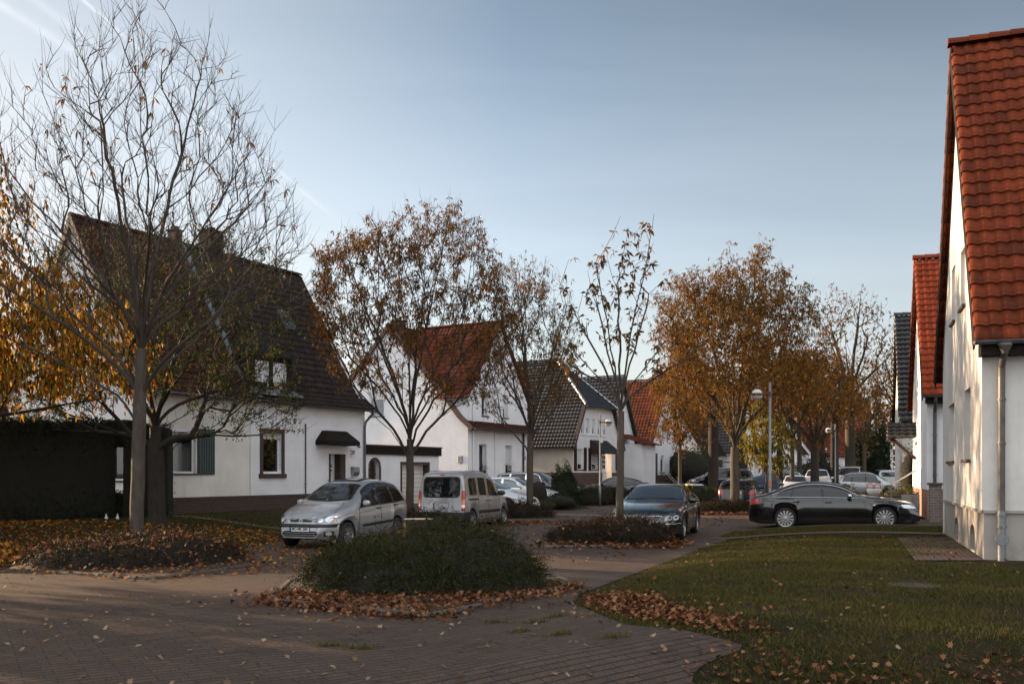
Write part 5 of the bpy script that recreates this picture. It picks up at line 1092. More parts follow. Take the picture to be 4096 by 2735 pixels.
# ------------------------------------------------------------------ No. 24, half hipped gable with glazed black tiles
Cc = B.o + B.u * 13.86; C = Frame(Cc.x, Cc.y, R(60)); h24 = house('half_hipped_house', 'white house with glossy black tiles, half hipped gable, brown shutters and brick base', C)
W_ = 8.44; zs = 3.95; zh = 6.75; zr = 10.4; ym = W_ / 2; zb = 1.78
lowp = [(1408, 1427), (1467, 1487), (1495, 1517), (1553, 1575)]
f5 = [(2325, 2335), (2346, 2357), (2369, 2380), (2391, 2402), (2414, 2425)]
up = []
for a, b in f5: p = C.f(a, 1724); q = C.f(b, 1672); up.append((p[0], 4.62, q[0], 5.75))
low = []
for a, b in ((2310, 2332), (2367, 2389)): low.append((C.f(a, 1800)[0], 2.0, C.f(b, 1800)[0], 3.48))
dd0, dd1 = C.f(2408, 1850)[0], C.f(2446, 1850)[0]
wall(h24, 'wall', M['stucco_rough' if 0 else 'stucco'], (0, 0, 0), X_, [(0, zb), (dd0, zb), (dd0, 3.5), (dd1, 3.5), (dd1, zb), (W_, zb), (W_, zs), (6.75, zh), (1.7, zh), (0, zs)], up + low, Y_, .16)
for a in up: window(h24, (0, 0, 0), X_, Y_, *a, depth=.1, fw=.05, blind=.6, curtain=False)
for a in low: window(h24, (0, 0, 0), X_, Y_, *a, depth=.1, fw=.06, blind=.75, sill=M['brick_dark'])
box_part(h24, 'sill_band', M['stucco'], (up[0][0] - .1, -.05, 4.5), (up[-1][2] + .1, .0, 4.6))
for a in low:
    for x0 in (a[0] - .62, a[2] + .1): shutter(h24, x0, x0 + .46, a[1] - .1, a[3] + .12, M['wood_dark'], M['wood_dark'])
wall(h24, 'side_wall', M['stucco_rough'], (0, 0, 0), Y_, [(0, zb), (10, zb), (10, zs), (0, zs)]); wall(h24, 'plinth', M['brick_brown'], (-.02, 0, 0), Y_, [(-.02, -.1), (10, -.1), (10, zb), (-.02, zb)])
wall(h24, 'plinth', M['brick_brown'], (0, -.02, 0), X_, [(-.02, -.1), (dd0, -.1), (dd0, zb), (-.02, zb)]); wall(h24, 'plinth', M['brick_brown'], (0, -.02, 0), X_, [(dd1, -.1), (W_, -.1), (W_, zb), (dd1, zb)]); wall(h24, 'side_wall', M['stucco'], (W_, 0, 0), Y_, [(0, 0), (10, 0), (10, zs), (0, zs)])
p1_ = [(-.35, 3.6), (1.72, zh), (ym, zr)]; l1 = math.hypot(2.07, zh - 3.6); l2 = math.hypot(ym - 1.72, zr - zh)
hipclip = lambda u, v: v < l1 or u > (v - l1) / l2 * 3.7 - .1
tile_roof(h24, 'roof', M['tile_black'], (0, -.3, 0), Y_, 10.5, X_, p1_, tw=.26, course=.33, clip=hipclip); tile_roof(h24, 'roof', M['tile_black'], (W_, -.3, 0), Y_, 10.5, -X_, p1_, tw=.26, course=.33, clip=hipclip, per=3)
tile_roof(h24, 'hip_roof', M['tile_black'], (1.4, 0, 0), X_, W_ - 2.8, Y_, [(-.4, zh - .1), (3.4, zr)], tw=.26, course=.33, clip=lambda u, v: (v / 5.27) * 2.8 - .1 < u < (W_ - 2.8) - (v / 5.27) * 2.8 + .1)
for x0, x1 in ((1.45, ym), (W_ - 1.45, ym)): ridge_caps(h24, 'ridge_tiles', M['zinc'], (x0, -.35, zh), (x1, 3.4, zr + .05), .1)
ridge_caps(h24, 'ridge_tiles', M['tile_black'], (ym, 3.4, zr + .05), (ym, 10.2, zr + .05)); gutter(h24, (1.3, -.45, zh - .12), (W_ - 1.3, -.45, zh - .12)); gutter(h24, (-.42, -.3, 3.55), (-.42, 10, 3.55))
g = MB(); g.prism([(-.35, 3.5), (0, 3.4), (0, 3.9), (1.5, 6.3), (1.45, 6.7)], (0, -.3, 0), X_, Z_, Y_ * .28); g.build('eave_boxing', M['wood_dark'], h24); g = MB(); g.prism([(W_ + .35, 3.5), (W_, 3.4), (W_, 3.9), (W_ - 1.5, 6.3), (W_ - 1.45, 6.7)], (0, -.3, 0), X_, Z_, Y_ * .28); g.build('eave_boxing', M['wood_dark'], h24)
g = MB(); g.box((dd0 + .05, .3, zb - .6), (dd0 + .5, .36, 3.4)); g.box((dd0 + .56, .3, zb), (dd1 - .05, .36, 3.4)); dr_ = g.build('door', M['white_pvc'], h24); g = MB(); [g.box((dd0 + .7 + .28 * i, .285, zb + .3 + .36 * j), (dd0 + .92 + .28 * i, .299, zb + .6 + .36 * j)) for i in range(2) for j in range(4)]; g.build('pane', M['skyglass'], dr_)
wall(h24, 'porch_recess', M['stucco'], (0, .4, 0), X_, [(dd0 - .1, 0), (dd1 + .1, 0), (dd1 + .1, 3.6), (dd0 - .1, 3.6)])
c0, c1 = C.f(2404, 1800, -.9)[0] , C.f(2474, 1800, -.9)[0] - .3; tile_roof(h24, 'door_canopy', M['tile_black'], (c0, 0, 0), X_, c1 - c0, Y_, [(-1.1, 3.35), (-.02, 4.2)], tw=.24, course=.3); g = MB(); g.prism([(-1.1, 3.2), (0, 3.2), (0, 4.15), (-1.1, 3.32)], (c0, 0, 0), Y_, Z_, X_ * .06); g.prism([(-1.1, 3.2), (0, 3.2), (0, 4.15), (-1.1, 3.32)], (c1 - .06, 0, 0), Y_, Z_, X_ * .06); g.box((c0, -1.12, 3.15), (c1, -1.06, 3.36)); g.build('canopy_frame', M['wood_dark'], h24)
x = C.f(2466, 1800)[0]; shutter(h24, x - .25, x + .25, 1.9, 3.5, M['wood_dark']); chimney(h24, ym - .1, 8.5, 9.8, 11.3, .5, .5)
# roof ladder
ld = thing('roof_ladder', 'aluminium ladder lying on the glossy black tiled roof slope', 'ladder', C.o, C.rz); sx_ = Vector((ym - 1.72, 0, zr - zh)).normalized(); y0 = C.f(2130, 1600, 0)[0]
p0 = Vector((.1, 8.4, 4.3)); g = MB(); e0 = Vector((.5, 0, .76)).normalized()
base_ = Vector((1.75, 8.3, 6.95)); low_ = Vector((.1, 8.3, 4.45)); top_ = base_ + sx_ * 2.6
for dy in (0, .38):
    g.tube([low_ + Vector((0, dy, 0)), base_ + Vector((0, dy, .05)), top_ + Vector((0, dy, .05))], .03, 6)
r1_ = g.build('rails', M['galv'], ld); g = MB()
for i in range(20):
    s = i / 19 * ((base_ - low_).length + 2.6); p = low_ + (base_ - low_).normalized() * s if s < (base_ - low_).length else base_ + sx_ * (s - (base_ - low_).length) + Vector((0, 0, .05)); g.tube([p, p + Vector((0, .38, 0))], .018, 6)
g.build('rungs', M['galv'], ld)

# ------------------------------------------------------------------ generic gabled house for the rest of the street
def gable_house(name, label, fr, W, D, ze, zr, ridge, wm_, rm, zb=0, bm=None, over=.3, front_w=(), side_w=(), base=-.1, tw=.3, course=.36, chim=None, blind=.5, cat='house', group=None):
    h = house(name, label, fr, cat, group)
    if ridge == 'y':      # gable faces the street
        wall(h, 'wall', wm_, (0, 0, 0), X_, [(0, zb or base), (W, zb or base), (W, ze), (W / 2, zr - .05), (0, ze)], front_w, Y_, .15)
        wall(h, 'side_wall', wm_, (0, 0, 0), Y_, [(0, zb or base), (D, zb or base), (D, ze), (0, ze)], side_w, X_, .15); wall(h, 'side_wall', wm_, (W, 0, 0), Y_, [(0, base), (D, base), (D, ze), (0, ze)])
        wall(h, 'back_wall', wm_, (0, D, 0), X_, [(0, base), (W, base), (W, ze), (W / 2, zr - .05), (0, ze)])
        s = (zr - ze) / (W / 2); pf = [(-over, ze - over * s), (W / 2, zr)]
        tile_roof(h, 'roof', rm, (0, -over, 0), Y_, D + 2 * over, X_, pf, tw, course, per=4); tile_roof(h, 'roof', rm, (W, -over, 0), Y_, D + 2 * over, -X_, pf, tw, course, per=4)
        ridge_caps(h, 'ridge_tiles', rm, (W / 2, -over, zr + .05), (W / 2, D + over, zr + .05)); gutter(h, (-over - .05, -over, ze - over * s - .05), (-over - .05, D + over, ze - over * s - .05))
        g = MB(); [g.prism([(-over, ze - over * s - .2), (-over, ze - over * s), (W / 2, zr), (W / 2, zr - .2)], (0, yy, 0), X_, Z_, Y_ * .05) for yy in (-over - .02, D + over)]; [g.prism([(W + over, ze - over * s - .2), (W + over, ze - over * s), (W / 2, zr), (W / 2, zr - .2)], (0, yy, 0), X_, Z_, Y_ * .05) for yy in (-over - .02, D + over)]; g.build('bargeboard', M['wood_dark'], h)
    else:
        wall(h, 'wall', wm_, (0, 0, 0), X_, [(0, zb or base), (W, zb or base), (W, ze), (0, ze)], front_w, Y_, .15); wall(h, 'back_wall', wm_, (0, D, 0), X_, [(0, base), (W, base), (W, ze), (0, ze)])
        go = [(0, zb or base), (D, zb or base), (D, ze), (D / 2, zr - .05), (0, ze)]
        wall(h, 'gable_wall', wm_, (0, 0, 0), Y_, go, side_w, X_, .15); wall(h, 'gable_wall', wm_, (W, 0, 0), Y_, go)
        s = (zr - ze) / (D / 2); pf = [(-over, ze - over * s), (D / 2, zr)]
        tile_roof(h, 'roof', rm, (-.2, 0, 0), X_, W + .4, Y_, pf, tw, course, per=4); tile_roof(h, 'roof', rm, (-.2, D, 0), X_, W + .4, -Y_, pf, tw, course, per=4)
        ridge_caps(h, 'ridge_tiles', rm, (-.2, D / 2, zr + .05), (W + .2, D / 2, zr + .05)); gutter(h, (-.2, -over - .05, ze - over * s - .05), (W + .2, -over - .05, ze - over * s - .05))
        for xx in (-.23, W + .2):
            g = MB(); g.prism([(-over, ze - over * s - .2), (-over, ze - over * s), (D / 2, zr), (D / 2, zr - .2)], (xx, 0, 0), Y_, Z_, X_ * .04); g.prism([(D + over, ze - over * s - .2), (D + over, ze - over * s), (D / 2, zr), (D / 2, zr - .2)], (xx, 0, 0), Y_, Z_, X_ * .04); g.build('verge', M['wood_dark'], h)
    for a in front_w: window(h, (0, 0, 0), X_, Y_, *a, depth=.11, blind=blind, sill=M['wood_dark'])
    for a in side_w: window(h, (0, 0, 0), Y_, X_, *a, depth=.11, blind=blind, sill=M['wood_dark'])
    if zb:
        bm = bm or M['brick_brown']; wall(h, 'plinth', bm, (0, -.02, 0), X_, [(-.02, base), (W, base), (W, zb), (-.02, zb)]); wall(h, 'plinth', bm, (-.02, 0, 0), Y_, [(-.02, base), (D, base), (D, zb), (-.02, zb)])
    if chim: chimney(h, *chim)
    return h
# No. 22: black roof with skylight, attached behind the half hipped house
p = B.o + B.u * 23.0 + B.w * 1.7; F22 = Frame(p.x, p.y, R(60))
h22 = gable_house('black_roofed_house', 'black tiled house with a small skylight between the half hipped house and the orange roof', F22, 6.4, 9, 4.5, 9.8, 'y', M['stucco'], M['tile_black'], 1.7, M['brick_brown'], .35,
    front_w=[(3.2, 5.1, 3.9, 6.5), (3.4, 2.2, 4.1, 3.6)], chim=(3.6, 5.5, 9.3, 10.5))
box_part(h22, 'porch', M['stucco'], (1.6, -2.6, -.1), (4.6, 0, 4.1)); tile_roof(h22, 'porch_roof', M['tile_orange'], (1.3, -2.7, 0), X_, 3.6, Y_, [(-.3, 4.05), (2.6, 5.0)], tw=.3, course=.34)
s_ = Vector((3.2, 0, 5.3)).normalized(); n_ = Vector((-s_.z, 0, s_.x)); c = Vector((1.95, 3.2, 4.5 + 1.95 * 5.3 / 3.2)) + n_ * .1; g = MB(); g.obox(c, s_ * .6, Y_ * .42, n_ * .05); sk = g.build('skylight', M['gutter'], h22); g = MB(); g.obox(c + n_ * .052, s_ * .52, Y_ * .34, n_ * .004); g.build('pane', M['skyglass'], sk)
# No. 20: white house with orange tiles, side slope facing the viewer
F20 = Frame(12.25, 82.0, R(60))
dpx = lambda px: F20.f(px, 1800)[0]
h20 = gable_house('orange_roofed_house', 'white house with orange red roof, four narrow upper windows and brick base', F20, 7.4, 9, 4.9, 10.3, 'y', M['stucco'], M['tile_orange'], 1.55, M['brick_brown'], .35,
    front_w=[(dpx(2612) + .1 + i * 1.12, 5.0, dpx(2612) + .75 + i * 1.12, 6.1) for i in range(4)] + [(dpx(2642), 1.8, dpx(2656), 3.3), (dpx(2678), 1.8, dpx(2692), 3.3)], blind=.2)
g = MB(); g.box((dpx(2604), -.03, .2), (dpx(2629), .1, 3.5)); dd = g.build('door', M['pipe'], h20); g = MB(); g.tube([(dpx(2632), -1.2, .9), (dpx(2632), -.1, 1.8)], .03, 6); g.build('handrail', M['plastic'], h20)
box_part(h20, 'step', M['concrete'], (dpx(2602), -1.2, -.1), (dpx(2632), 0, .5))
g = MB(); [g.tube([(dpx(2555) + dx, -3.4, .75), (dpx(2555) + dx, -2.4, 1.75)], .035, 6) for dx in (0, .6)]; g.build('handrail', M['galv'], h20)
# dark brown roofed house behind the thick trunks
F18 = Frame(19.4, 95.0, R(64)); h18 = gable_house('brown_roofed_house', 'white gabled house with dark brown roof and brick lower walls behind the thick trunks', F18, 9.5, 9.5, 4.3, 12.4, 'x', M['stucco'], M['tile_dark'], 3.2, M['brick_brown'], .4, front_w=[(2.4, 1.6, 3.0, 3.6), (5.5, 1.6, 6.8, 3.0)], chim=(5, 4.7, 12, 13.2), tw=.36)
F16 = Frame(25.2, 104.0, R(64)); gable_house('grey_tiled_house', 'white house with grey black tiles just right of the thick dark trunk', F16, 10, 9, 4.6, 11.6, 'y', M['stucco'], M['tile_black'], 0, None, .4, front_w=[(1.4, 1.6, 2.8, 3.1), (4.2, 1.6, 5.0, 3.2), (4, 5.5, 5.2, 7)], tw=.4, course=.42)
F14 = Frame(34.5, 112.0, R(66)); gable_house('white_gabled_house', 'white house with plain gable behind the slim grey tree', F14, 9, 10, 4.6, 11.0, 'x', M['stucco'], M['tile_redbrown'], 0, None, .4, side_w=[(1.5, 1.6, 3.0, 3.2)], tw=.4, course=.42)
F12 = Frame(41.0, 126.0, R(66)); gable_house('red_roofed_house', 'white house with dark red tiled roof behind the round hedge', F12, 12, 9, 4.3, 10.5, 'x', M['stucco'], M['tile_redbrown'], 0, None, .4, front_w=[(4, 1.5, 5.5, 3.0)], tw=.42, course=.45)
F10 = Frame(50.5, 132.0, R(66)); gable_house('far_gabled_house', 'distant white house with red roof above the dark conifers', F10, 8, 9, 4.8, 12.5, 'y', M['stucco'], M['tile_orange'], 0, None, .4, front_w=[(1.2, 1.8, 2.6, 3.4), (5, 1.8, 6.4, 3.4), (3.4, 6, 4.6, 7.6)], tw=.42, course=.45)
F08 = Frame(58.5, 142.0, R(100)); gable_house('far_dark_house', 'distant house with brown tiles left of the third street lamp', F08, 9, 9, 5.2, 12.0, 'x', M['stucco'], M['tile_dark'], 0, None, .4, front_w=[(1.4, 1.5, 2.6, 3.2), (5.5, 1.5, 6.8, 3.2)], side_w=[(2, 1.5, 3, 3)], tw=.42, course=.45)
Fb = Frame(-24.0, 38.5, R(58)); gable_house('neighbour_house', 'house with red tiles and a bright roof window just showing at the left edge', Fb, 4.2, 8, 4.4, 10.2, 'x', M['stucco'], M['tile_redbrown'], 0, None, .3, chim=None)

# ------------------------------------------------------------------ right row: gables to the street
RZ = R(-110)
def right_house(name, label, ox, oy, W, ze, zr, rm, zstr, base_m, extra=.18, D=9, over=.42, tw=.23, course=.30, wm_='stucco'):
    fr = Frame(ox, oy, RZ); h = house(name, label, fr); return fr, h
F1, h1 = right_house('near_white_house', 'near white rendered house with big terracotta tiled roof at the right edge', 8.33, 16.4, 7.2, 4.4, 11.1, None, 1.12, None)
def right_shell(fr, h, W, ze, zr, rm, zstr, upper_m, base_m, holes=(), base_holes=(), D=9, over=.42, side_ov=.17, tw=.23, course=.32, inset=.035, tile_len=None):
    wall(h, 'gable_wall', upper_m, (0, 0, 0), X_, [(-W, zstr), (0, zstr), (0, ze), (-W / 2, zr - .12), (-W, ze)], holes, Y_, .16)
    wall(h, 'front_wall', upper_m, (0, 0, 0), Y_, [(0, zstr), (D, zstr), (D, ze), (0, ze)]); wall(h, 'back_wall', upper_m, (-W, 0, 0), Y_, [(0, -.1), (D, -.1), (D, ze), (0, ze)])
    wall(h, 'plinth', base_m, (0, inset, 0), X_, [(-W + inset, -.1), (-inset, -.1), (-inset, zstr), (-W + inset, zstr)], base_holes, Y_, .2); wall(h, 'plinth', base_m, (-inset, inset, 0), Y_, [(0, -.1), (D, -.1), (D, zstr), (0, zstr)])
    s = (zr - ze) / (W / 2); pf = [(-over, ze - over * s * .9), (W / 2, zr)]
    tile_roof(h, 'roof', rm, (0, -side_ov, 0), Y_, tile_len or D + side_ov, -X_, pf, tw, course, per=7, amp=.024, step=.038, shape='pan', solid=.045); tile_roof(h, 'roof', rm, (-W, -side_ov, 0), Y_, D + side_ov, X_, pf, tw, course, per=4)
    ridge_caps(h, 'ridge_tiles', rm, (-W / 2, -side_ov - .05, zr + .06), (-W / 2, D, zr + .06), .12, .4)
    g = MB(); z0 = ze - over * s * .9
    for sgn, x0 in ((-1, over), (1, -W - over)):
        a = Vector((x0, 0, z0)); b = Vector((-W / 2, 0, zr)); d = b - a; n = Vector((-d.z * (1 if sgn > 0 else -1), 0, abs(d.x))).normalized()
        g.prism([(-side_ov - .0, -.24), (-side_ov + .03, -.24), (-side_ov + .03, .02), (-side_ov, .02)], a, Y_, n, d)
    g.build('verge_cladding', M['slate'], h)
    gutter(h, (over + .06, -side_ov, z0 + .0), (over + .06, D, z0 - .02), .075, M['gutter']); box_part(h, 'eave_box', M['slate'], (.01, -.06, z0 - .24), (over - .02, D, z0 - .03))
    return z0
hol = []
for a, b, c, d in ((3794, 1848, 3817, 1600), (3857, 1835, 3882, 1538), (3807, 1298, 3820, 1057), (3843, 1240, 3860, 981)):
    p = F1.f(a, b); q = F1.f(c, d); hol.append((min(p[0], q[0]), min(p[1], q[1]), max(p[0], q[0]), max(p[1], q[1])))
zl = (hol[0][1] + hol[1][1]) / 2; zh_ = (hol[0][3] + hol[1][3]) / 2; hol[0] = (hol[0][0], zl, hol[0][2], zh_ - .1); hol[1] = (hol[1][0], zl, hol[1][2], zh_ + .0)
print('H1 holes', [[round(v, 2) for v in h] for h in hol])
def niche(x0, x1, z0, z1): r = (x1 - x0) / 2; return [(x0, z0), (x1, z0)] + [((x0 + x1) / 2 + r * math.cos(k * math.pi / 8), z1 - r * .6 + r * .6 * math.sin(k * math.pi / 8)) for k in range(9)]
bh = [niche(*sorted((F1.f(3810, 2100)[0], F1.f(3826, 2100)[0])), .30, .80), niche(*sorted((F1.f(3872, 2100)[0], F1.f(3891, 2100)[0])), .30, .80)]
M['tile_near'] = M['tile_terra']
z0 = right_shell(F1, h1, 7.2, 4.72, 10.9, M['tile_near'], 1.12, M['stucco_near'], M['plinth'], hol, bh, D=6.5, course=.315)
for a in hol: window(h1, (0, 0, 0), X_, Y_, *a, depth=.13, sill=M['concrete'], curtain=True)
g = MB(); g.box((-7.16, .2, .25), (-.05, .24, .9)); g.build('cellar_dark', M['dark'], h1)
g = MB(); g.box((-7.22, -.02, 1.08), (.02, .03, 1.13)); g.box((-.03, -.02, 1.08), (.02, 6.5, 1.13)); g.build('string_course', M['plinth'], h1)
yp = .30; downpipe(h1, [(.48, yp, z0 - .05), (.47, yp, z0 - .16), (.12, yp, z0 - .42), (.09, yp, z0 - .6), (.09, yp, 1.12)], .058, M['pipe'], (z0 - 1.0, 2.3)); downpipe(h1, [(.09, yp, 1.12), (.09, yp, .08)], .066, M['galv'], (.85, 1.05), 'standpipe')
MB().lathe([(0, -.05), (.10, -.05), (.11, -.03), (.10, .0), (0, .0)], 18, (.17, yp, .62), 'x').build('rodding_cap', M['galv'], h1); MB().lathe([(.045, -.14), (.06, -.1), (.115, .0), (.115, .04), (0, .04)], 16, (.48, yp, z0 - .1)).build('hopper', M['pipe'], h1)
F2, h2 = right_house('second_white_house', 'white house with bright terracotta roof and orange brick base, second on the right', 13.46, 30.0, 7, 4.6, 9.7, None, 1.23, None)
z0 = right_shell(F2, h2, 7.2, 4.75, 9.45, M['tile_bright'], 1.23, M['stucco'], M['brick_red'], [(-3.0, 1.95, -2.35, 3.4)], (), D=7, course=.30, tw=.22)
window(h2, (0, 0, 0), X_, Y_, -3.0, 1.95, -2.35, 3.4, depth=.1)
yp = F2.g(3738, 1700, 0)[0]; downpipe(h2, [(.48, yp, z0 - .05), (.44, yp, z0 - .2), (.12, yp, z0 - .5), (.09, yp, z0 - .7), (.09, yp, .3)], .055, M['pipe'], (3.0, 1.7))
tile_roof(h2, 'door_canopy', M['tile_black'], (-4.75, -1.0, 0), Y_, 1.0, -X_, [(0, 3.12), (.55, 3.68)], tw=.25, course=.2, per=6); tile_roof(h2, 'door_canopy', M['tile_black'], (-5.85, -1.0, 0), Y_, 1.0, X_, [(0, 3.12), (.55, 3.68)], tw=.25, course=.2, per=4)
g = MB(); g.tube([(-4.85, -.85, 3.1), (-4.85, -.0, 2.3)], .04, 4); g.tube([(-5.75, -.85, 3.1), (-5.75, -.0, 2.3)], .04, 4); g.box((-5.85, -1.0, 3.02), (-4.75, -.94, 3.14)); g.build('canopy_brackets', M['wood_dark'], h2)
g = MB(); g.box((-5.7, -1.1, -.1), (-4.9, 0, 1.0)); g.box((-4.9, -1.1, -.1), (-4.5, 0, .6)); g.build('steps', M['concrete'], h2)
F3, h3 = right_house('third_white_house', 'narrow glimpse of white house with black roof, third on the right', 18.35, 43.5, 7, 4.6, 9.7, None, .9, None)
z0 = right_shell(F3, h3, 7.2, 4.75, 9.7, M['tile_black'], .9, M['stucco_warm'], M['brick_old'], [(-3.2, 1.6, -2.2, 3.0)], (), D=7)
window(h3, (0, 0, 0), X_, Y_, -3.2, 1.6, -2.2, 3.0, depth=.1); downpipe(h3, [(-.4, -.12, 4.4), (-.4, -.12, .2)], .05, M['white_pvc'])
F4, h4 = right_house('fourth_white_house', 'fourth white house on the right, far behind the black porch roof', 27.2, 62, 7, 4.6, 9.7, None, .9, None); right_shell(F4, h4, 7.2, 4.6, 9.6, M['tile_redbrown'], .9, M['stucco'], M['brick_old'], [(-4, 1.6, -3, 3.0)], (), D=7)

# ================================================================== HEDGES, FENCES, GARDEN PLANTS
def hedge(name, label, pts, hts, thick, n, leaf, mat, cat='hedge', group=None, gap=None):
    """clipped hedge along a line; pts [(x,y)...], hts heights"""
    o = Vector((pts[0][0], pts[0][1], 0)); root = thing(name, label, cat, o, 0, group); g = MB(); P_ = []
    for i, (a, b) in enumerate(zip(pts, pts[1:])):
        a = Vector((*a, 0)) - o; b = Vector((*b, 0)) - o; d = b - a; q = Vector((-d.y, d.x, 0)).normalized() * thick / 2; h0, h1_ = hts[i], hts[i + 1]; s_ = .94
        def f(u, v):
            a_ = v * 2 * math.pi; cx2 = math.copysign(abs(math.cos(a_)) ** .35, math.cos(a_)); sz = math.copysign(abs(math.sin(a_)) ** .35, math.sin(a_)); h_ = h0 + (h1_ - h0) * u; w_ = 1 + .06 * math.sin(u * 9 + v * 13)
            p = a + d * u + q * cx2 * s_ * w_; return (p.x, p.y, h_ / 2 + sz * h_ / 2 * s_ + .04 * math.sin(u * 23 + 5 * v))
        g.grid(f, 24, 24); g.add([f(0, v / 24) for v in range(24)], [tuple(range(24))]); g.add([f(1, v / 24) for v in range(24)], [tuple(range(24))])
        m = int(n * d.length); u = nr.uniform(0, 1, m); v = nr.uniform(0, 1, m); P2 = np.array([f(*uv) for uv in zip(u, v)]); P_.append(P2 + nr.normal(size=(m, 3)) * .06)
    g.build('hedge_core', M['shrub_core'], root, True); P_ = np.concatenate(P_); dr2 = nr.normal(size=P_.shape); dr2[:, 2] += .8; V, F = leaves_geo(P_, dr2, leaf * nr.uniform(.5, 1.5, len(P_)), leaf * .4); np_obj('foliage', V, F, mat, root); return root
pA, pB = (-17.5, 27.4), (-13.65, 31.3)
hedge('thuja_hedge', 'tall dark clipped hedge filling the left edge behind the leaf carpet', [(-25, 25.5), pA, pB], [3.5, 3.55, 3.6], 1.2, 2600, .10, M['leaf_hedge'])
hg = hedge('thuja_hedge', 'dark hedge piece right of the arched gap, behind the two left trunks', [(-13.0, 31.2), (-11.6, 31.4)], [3.5, 3.4], .9, 2600, .10, M['leaf_hedge'])
hedge('thuja_hedge', 'hedge arch over the gap in the tall dark hedge', [(-13.8, 31.35), (-12.9, 31.35)], [3.55, 3.5], .8, 100, .10, M['leaf_hedge']).location.z = 0
# the arch piece is only the top: rebuild it as a short lifted block
for o in list(bpy.data.objects):
    if o.get('label') == 'hedge arch over the gap in the tall dark hedge':
        for c in o.children: c.scale.z = .28; c.location.z = 2.62
hedge('low_hedge', 'low dark hedge filling the foot of the arched gap', [(-13.7, 31.5), (-12.8, 31.5)], [1.1, 1.05], .6, 1800, .09, M['leaf_hedge'])
gH = 'low front garden hedges across the road'
hedge('front_garden_hedge', 'low dark hedge between the road and the black coupe', [(2.6, 49.6), (5.2, 51.2), (6.0, 52.5)], [1.0, .95, .9], 1.3, 1500, .09, M['leaf_shrub'], group=gH)
hedge('front_garden_hedge', 'low hedge in front of the wheelie bins', [(6.8, 49.5), (9.2, 52.0)], [.55, .5], 1.2, 1200, .09, M['leaf_shrub_red'], group=gH)
hedge('front_garden_hedge', 'low hedge in front of the parked black people carrier', [(9.8, 53.5), (13.0, 58.0)], [.75, .7], 1.3, 1200, .09, M['leaf_shrub'], group=gH)
def bush(name, label, px, Y, r, h, mat, n, leaf, pointy=2.0, cat='bush', squash=1.0, z=None):
    p = at(px, Y, z); root = thing(name, label, cat, p); q = nr.normal(size=(n, 3)); q = unit(q); rr = nr.uniform(.72, 1.03, (n, 1)); q = q * rr; t = (q[:, 2] + 1) / 2; k = (np.sin(np.clip(t, 0, 1) ** (1 / pointy) * math.pi) ** .5) if pointy > 1.5 else np.sqrt(np.clip(1 - q[:, 2] ** 2, 0, 1))
    nm = np.maximum(np.hypot(q[:, 0], q[:, 1]), .05); w_ = (1 - t) ** (1 / pointy) if pointy > 1.5 else nm
    lump = 1 + .10 * np.sin(q[:, 0] * 9 + q[:, 2] * 7) + .08 * np.sin(q[:, 1] * 13 + 2)
    P_ = np.stack([q[:, 0] / nm * np.minimum(w_, 1) * r * rr[:, 0] * lump, q[:, 1] / nm * np.minimum(w_, 1) * r * rr[:, 0] * lump, t * h * lump], 1)
    d = P_ * [1 / r, 1 / r, 0] + nr.normal(size=P_.shape) * .6; d[:, 2] += .5; V, F = leaves_geo(P_, d, leaf * nr.uniform(.6, 1.4, n), leaf * .42); np_obj('foliage', V, F, mat, root)
    g = MB(); m = 12; prof = [((1 - i / m) ** (1 / pointy) * r * .85 if pointy > 1.5 else math.sqrt(max(0, 1 - (2 * i / m - 1) ** 2)) * r * .88, i / m * h * .93) for i in range(m + 1)]; g.lathe(prof, 20); g.build('stems_core', M['shrub_core'], root, True); return root
bush('conifer_bush', 'dark rounded conifer bush beside the white car bonnet in front of the brick base', 2253, 46.5, .95, 2.1, M['leaf_conifer'], 5200, .10, 2.0)
bush('flowering_bush', 'low dark bush with purple flowers left of the conifer bush', 2228, 44.5, 1.0, .75, M['leaf_hedge'], 2200, .09, 1.0)
M['leaf_purple'] = leaf_mat('purple red leaves', [(0, BR(.12, .03, .05)), (1, BR(.22, .06, .09))], .3)
bush('red_bush', 'small red leaved sapling with a white tag before the white car', 2151, 43, .5, 1.5, M['leaf_purple'], 420, .08, 1.0)
bush('green_clump', 'bright green ground plant clump behind the slim trunk of the upright tree', 2165, 42, .65, .5, M['leaf_green'], 1400, .08, 1.0)
bush('willow_shrub', 'pale willowy shrub against the wall of the white gabled house', 2042, 52, .8, 1.4, M['leaf_lime'], 380, .12, 1.0)
bush('columnar_conifer', 'left one of the pair of dark columnar conifers far up the street', 3450, 82, .95, 5.2, M['leaf_conifer'], 4200, .22, 2.6, 'conifer')
bush('columnar_conifer', 'right one of the pair of dark columnar conifers, the taller', 3502, 80, 1.35, 5.6, M['leaf_conifer'], 6000, .22, 2.8, 'conifer')
bush('round_hedge', 'clipped dark round hedge left of the white off-roader', 3180, 76, 2.2, 2.3, M['leaf_hedge'], 5200, .16, 1.0)
bush('round_hedge', 'larger dark dome hedge directly behind the white off-roader', 3275, 79, 2.2, 3.0, M['leaf_hedge'], 5600, .16, 1.0)
bush('climbing_shrub', 'green climbing shrub on the wall under the black tiled porch', 3645, 38, .45, 2.6, M['leaf_green'], 1500, .09, 1.0)
bush('garden_shrub', 'green garden shrub behind the white fence by the orange roofed house', 2790, 84, 2.2, 3.6, M['leaf_green'], 3600, .18, 1.0)
bush('garden_shrub', 'dark tall shrub right of the orange roofed house', 2738, 88, 2.6, 4.0, M['leaf_hedge'], 3800, .18, 1.0)
bush('garden_plants', 'leafy green plants behind the bonnet of the black saloon on the drive', 3600, 34.5, .7, 1.0, M['leaf_green'], 1500, .09, 1.0)
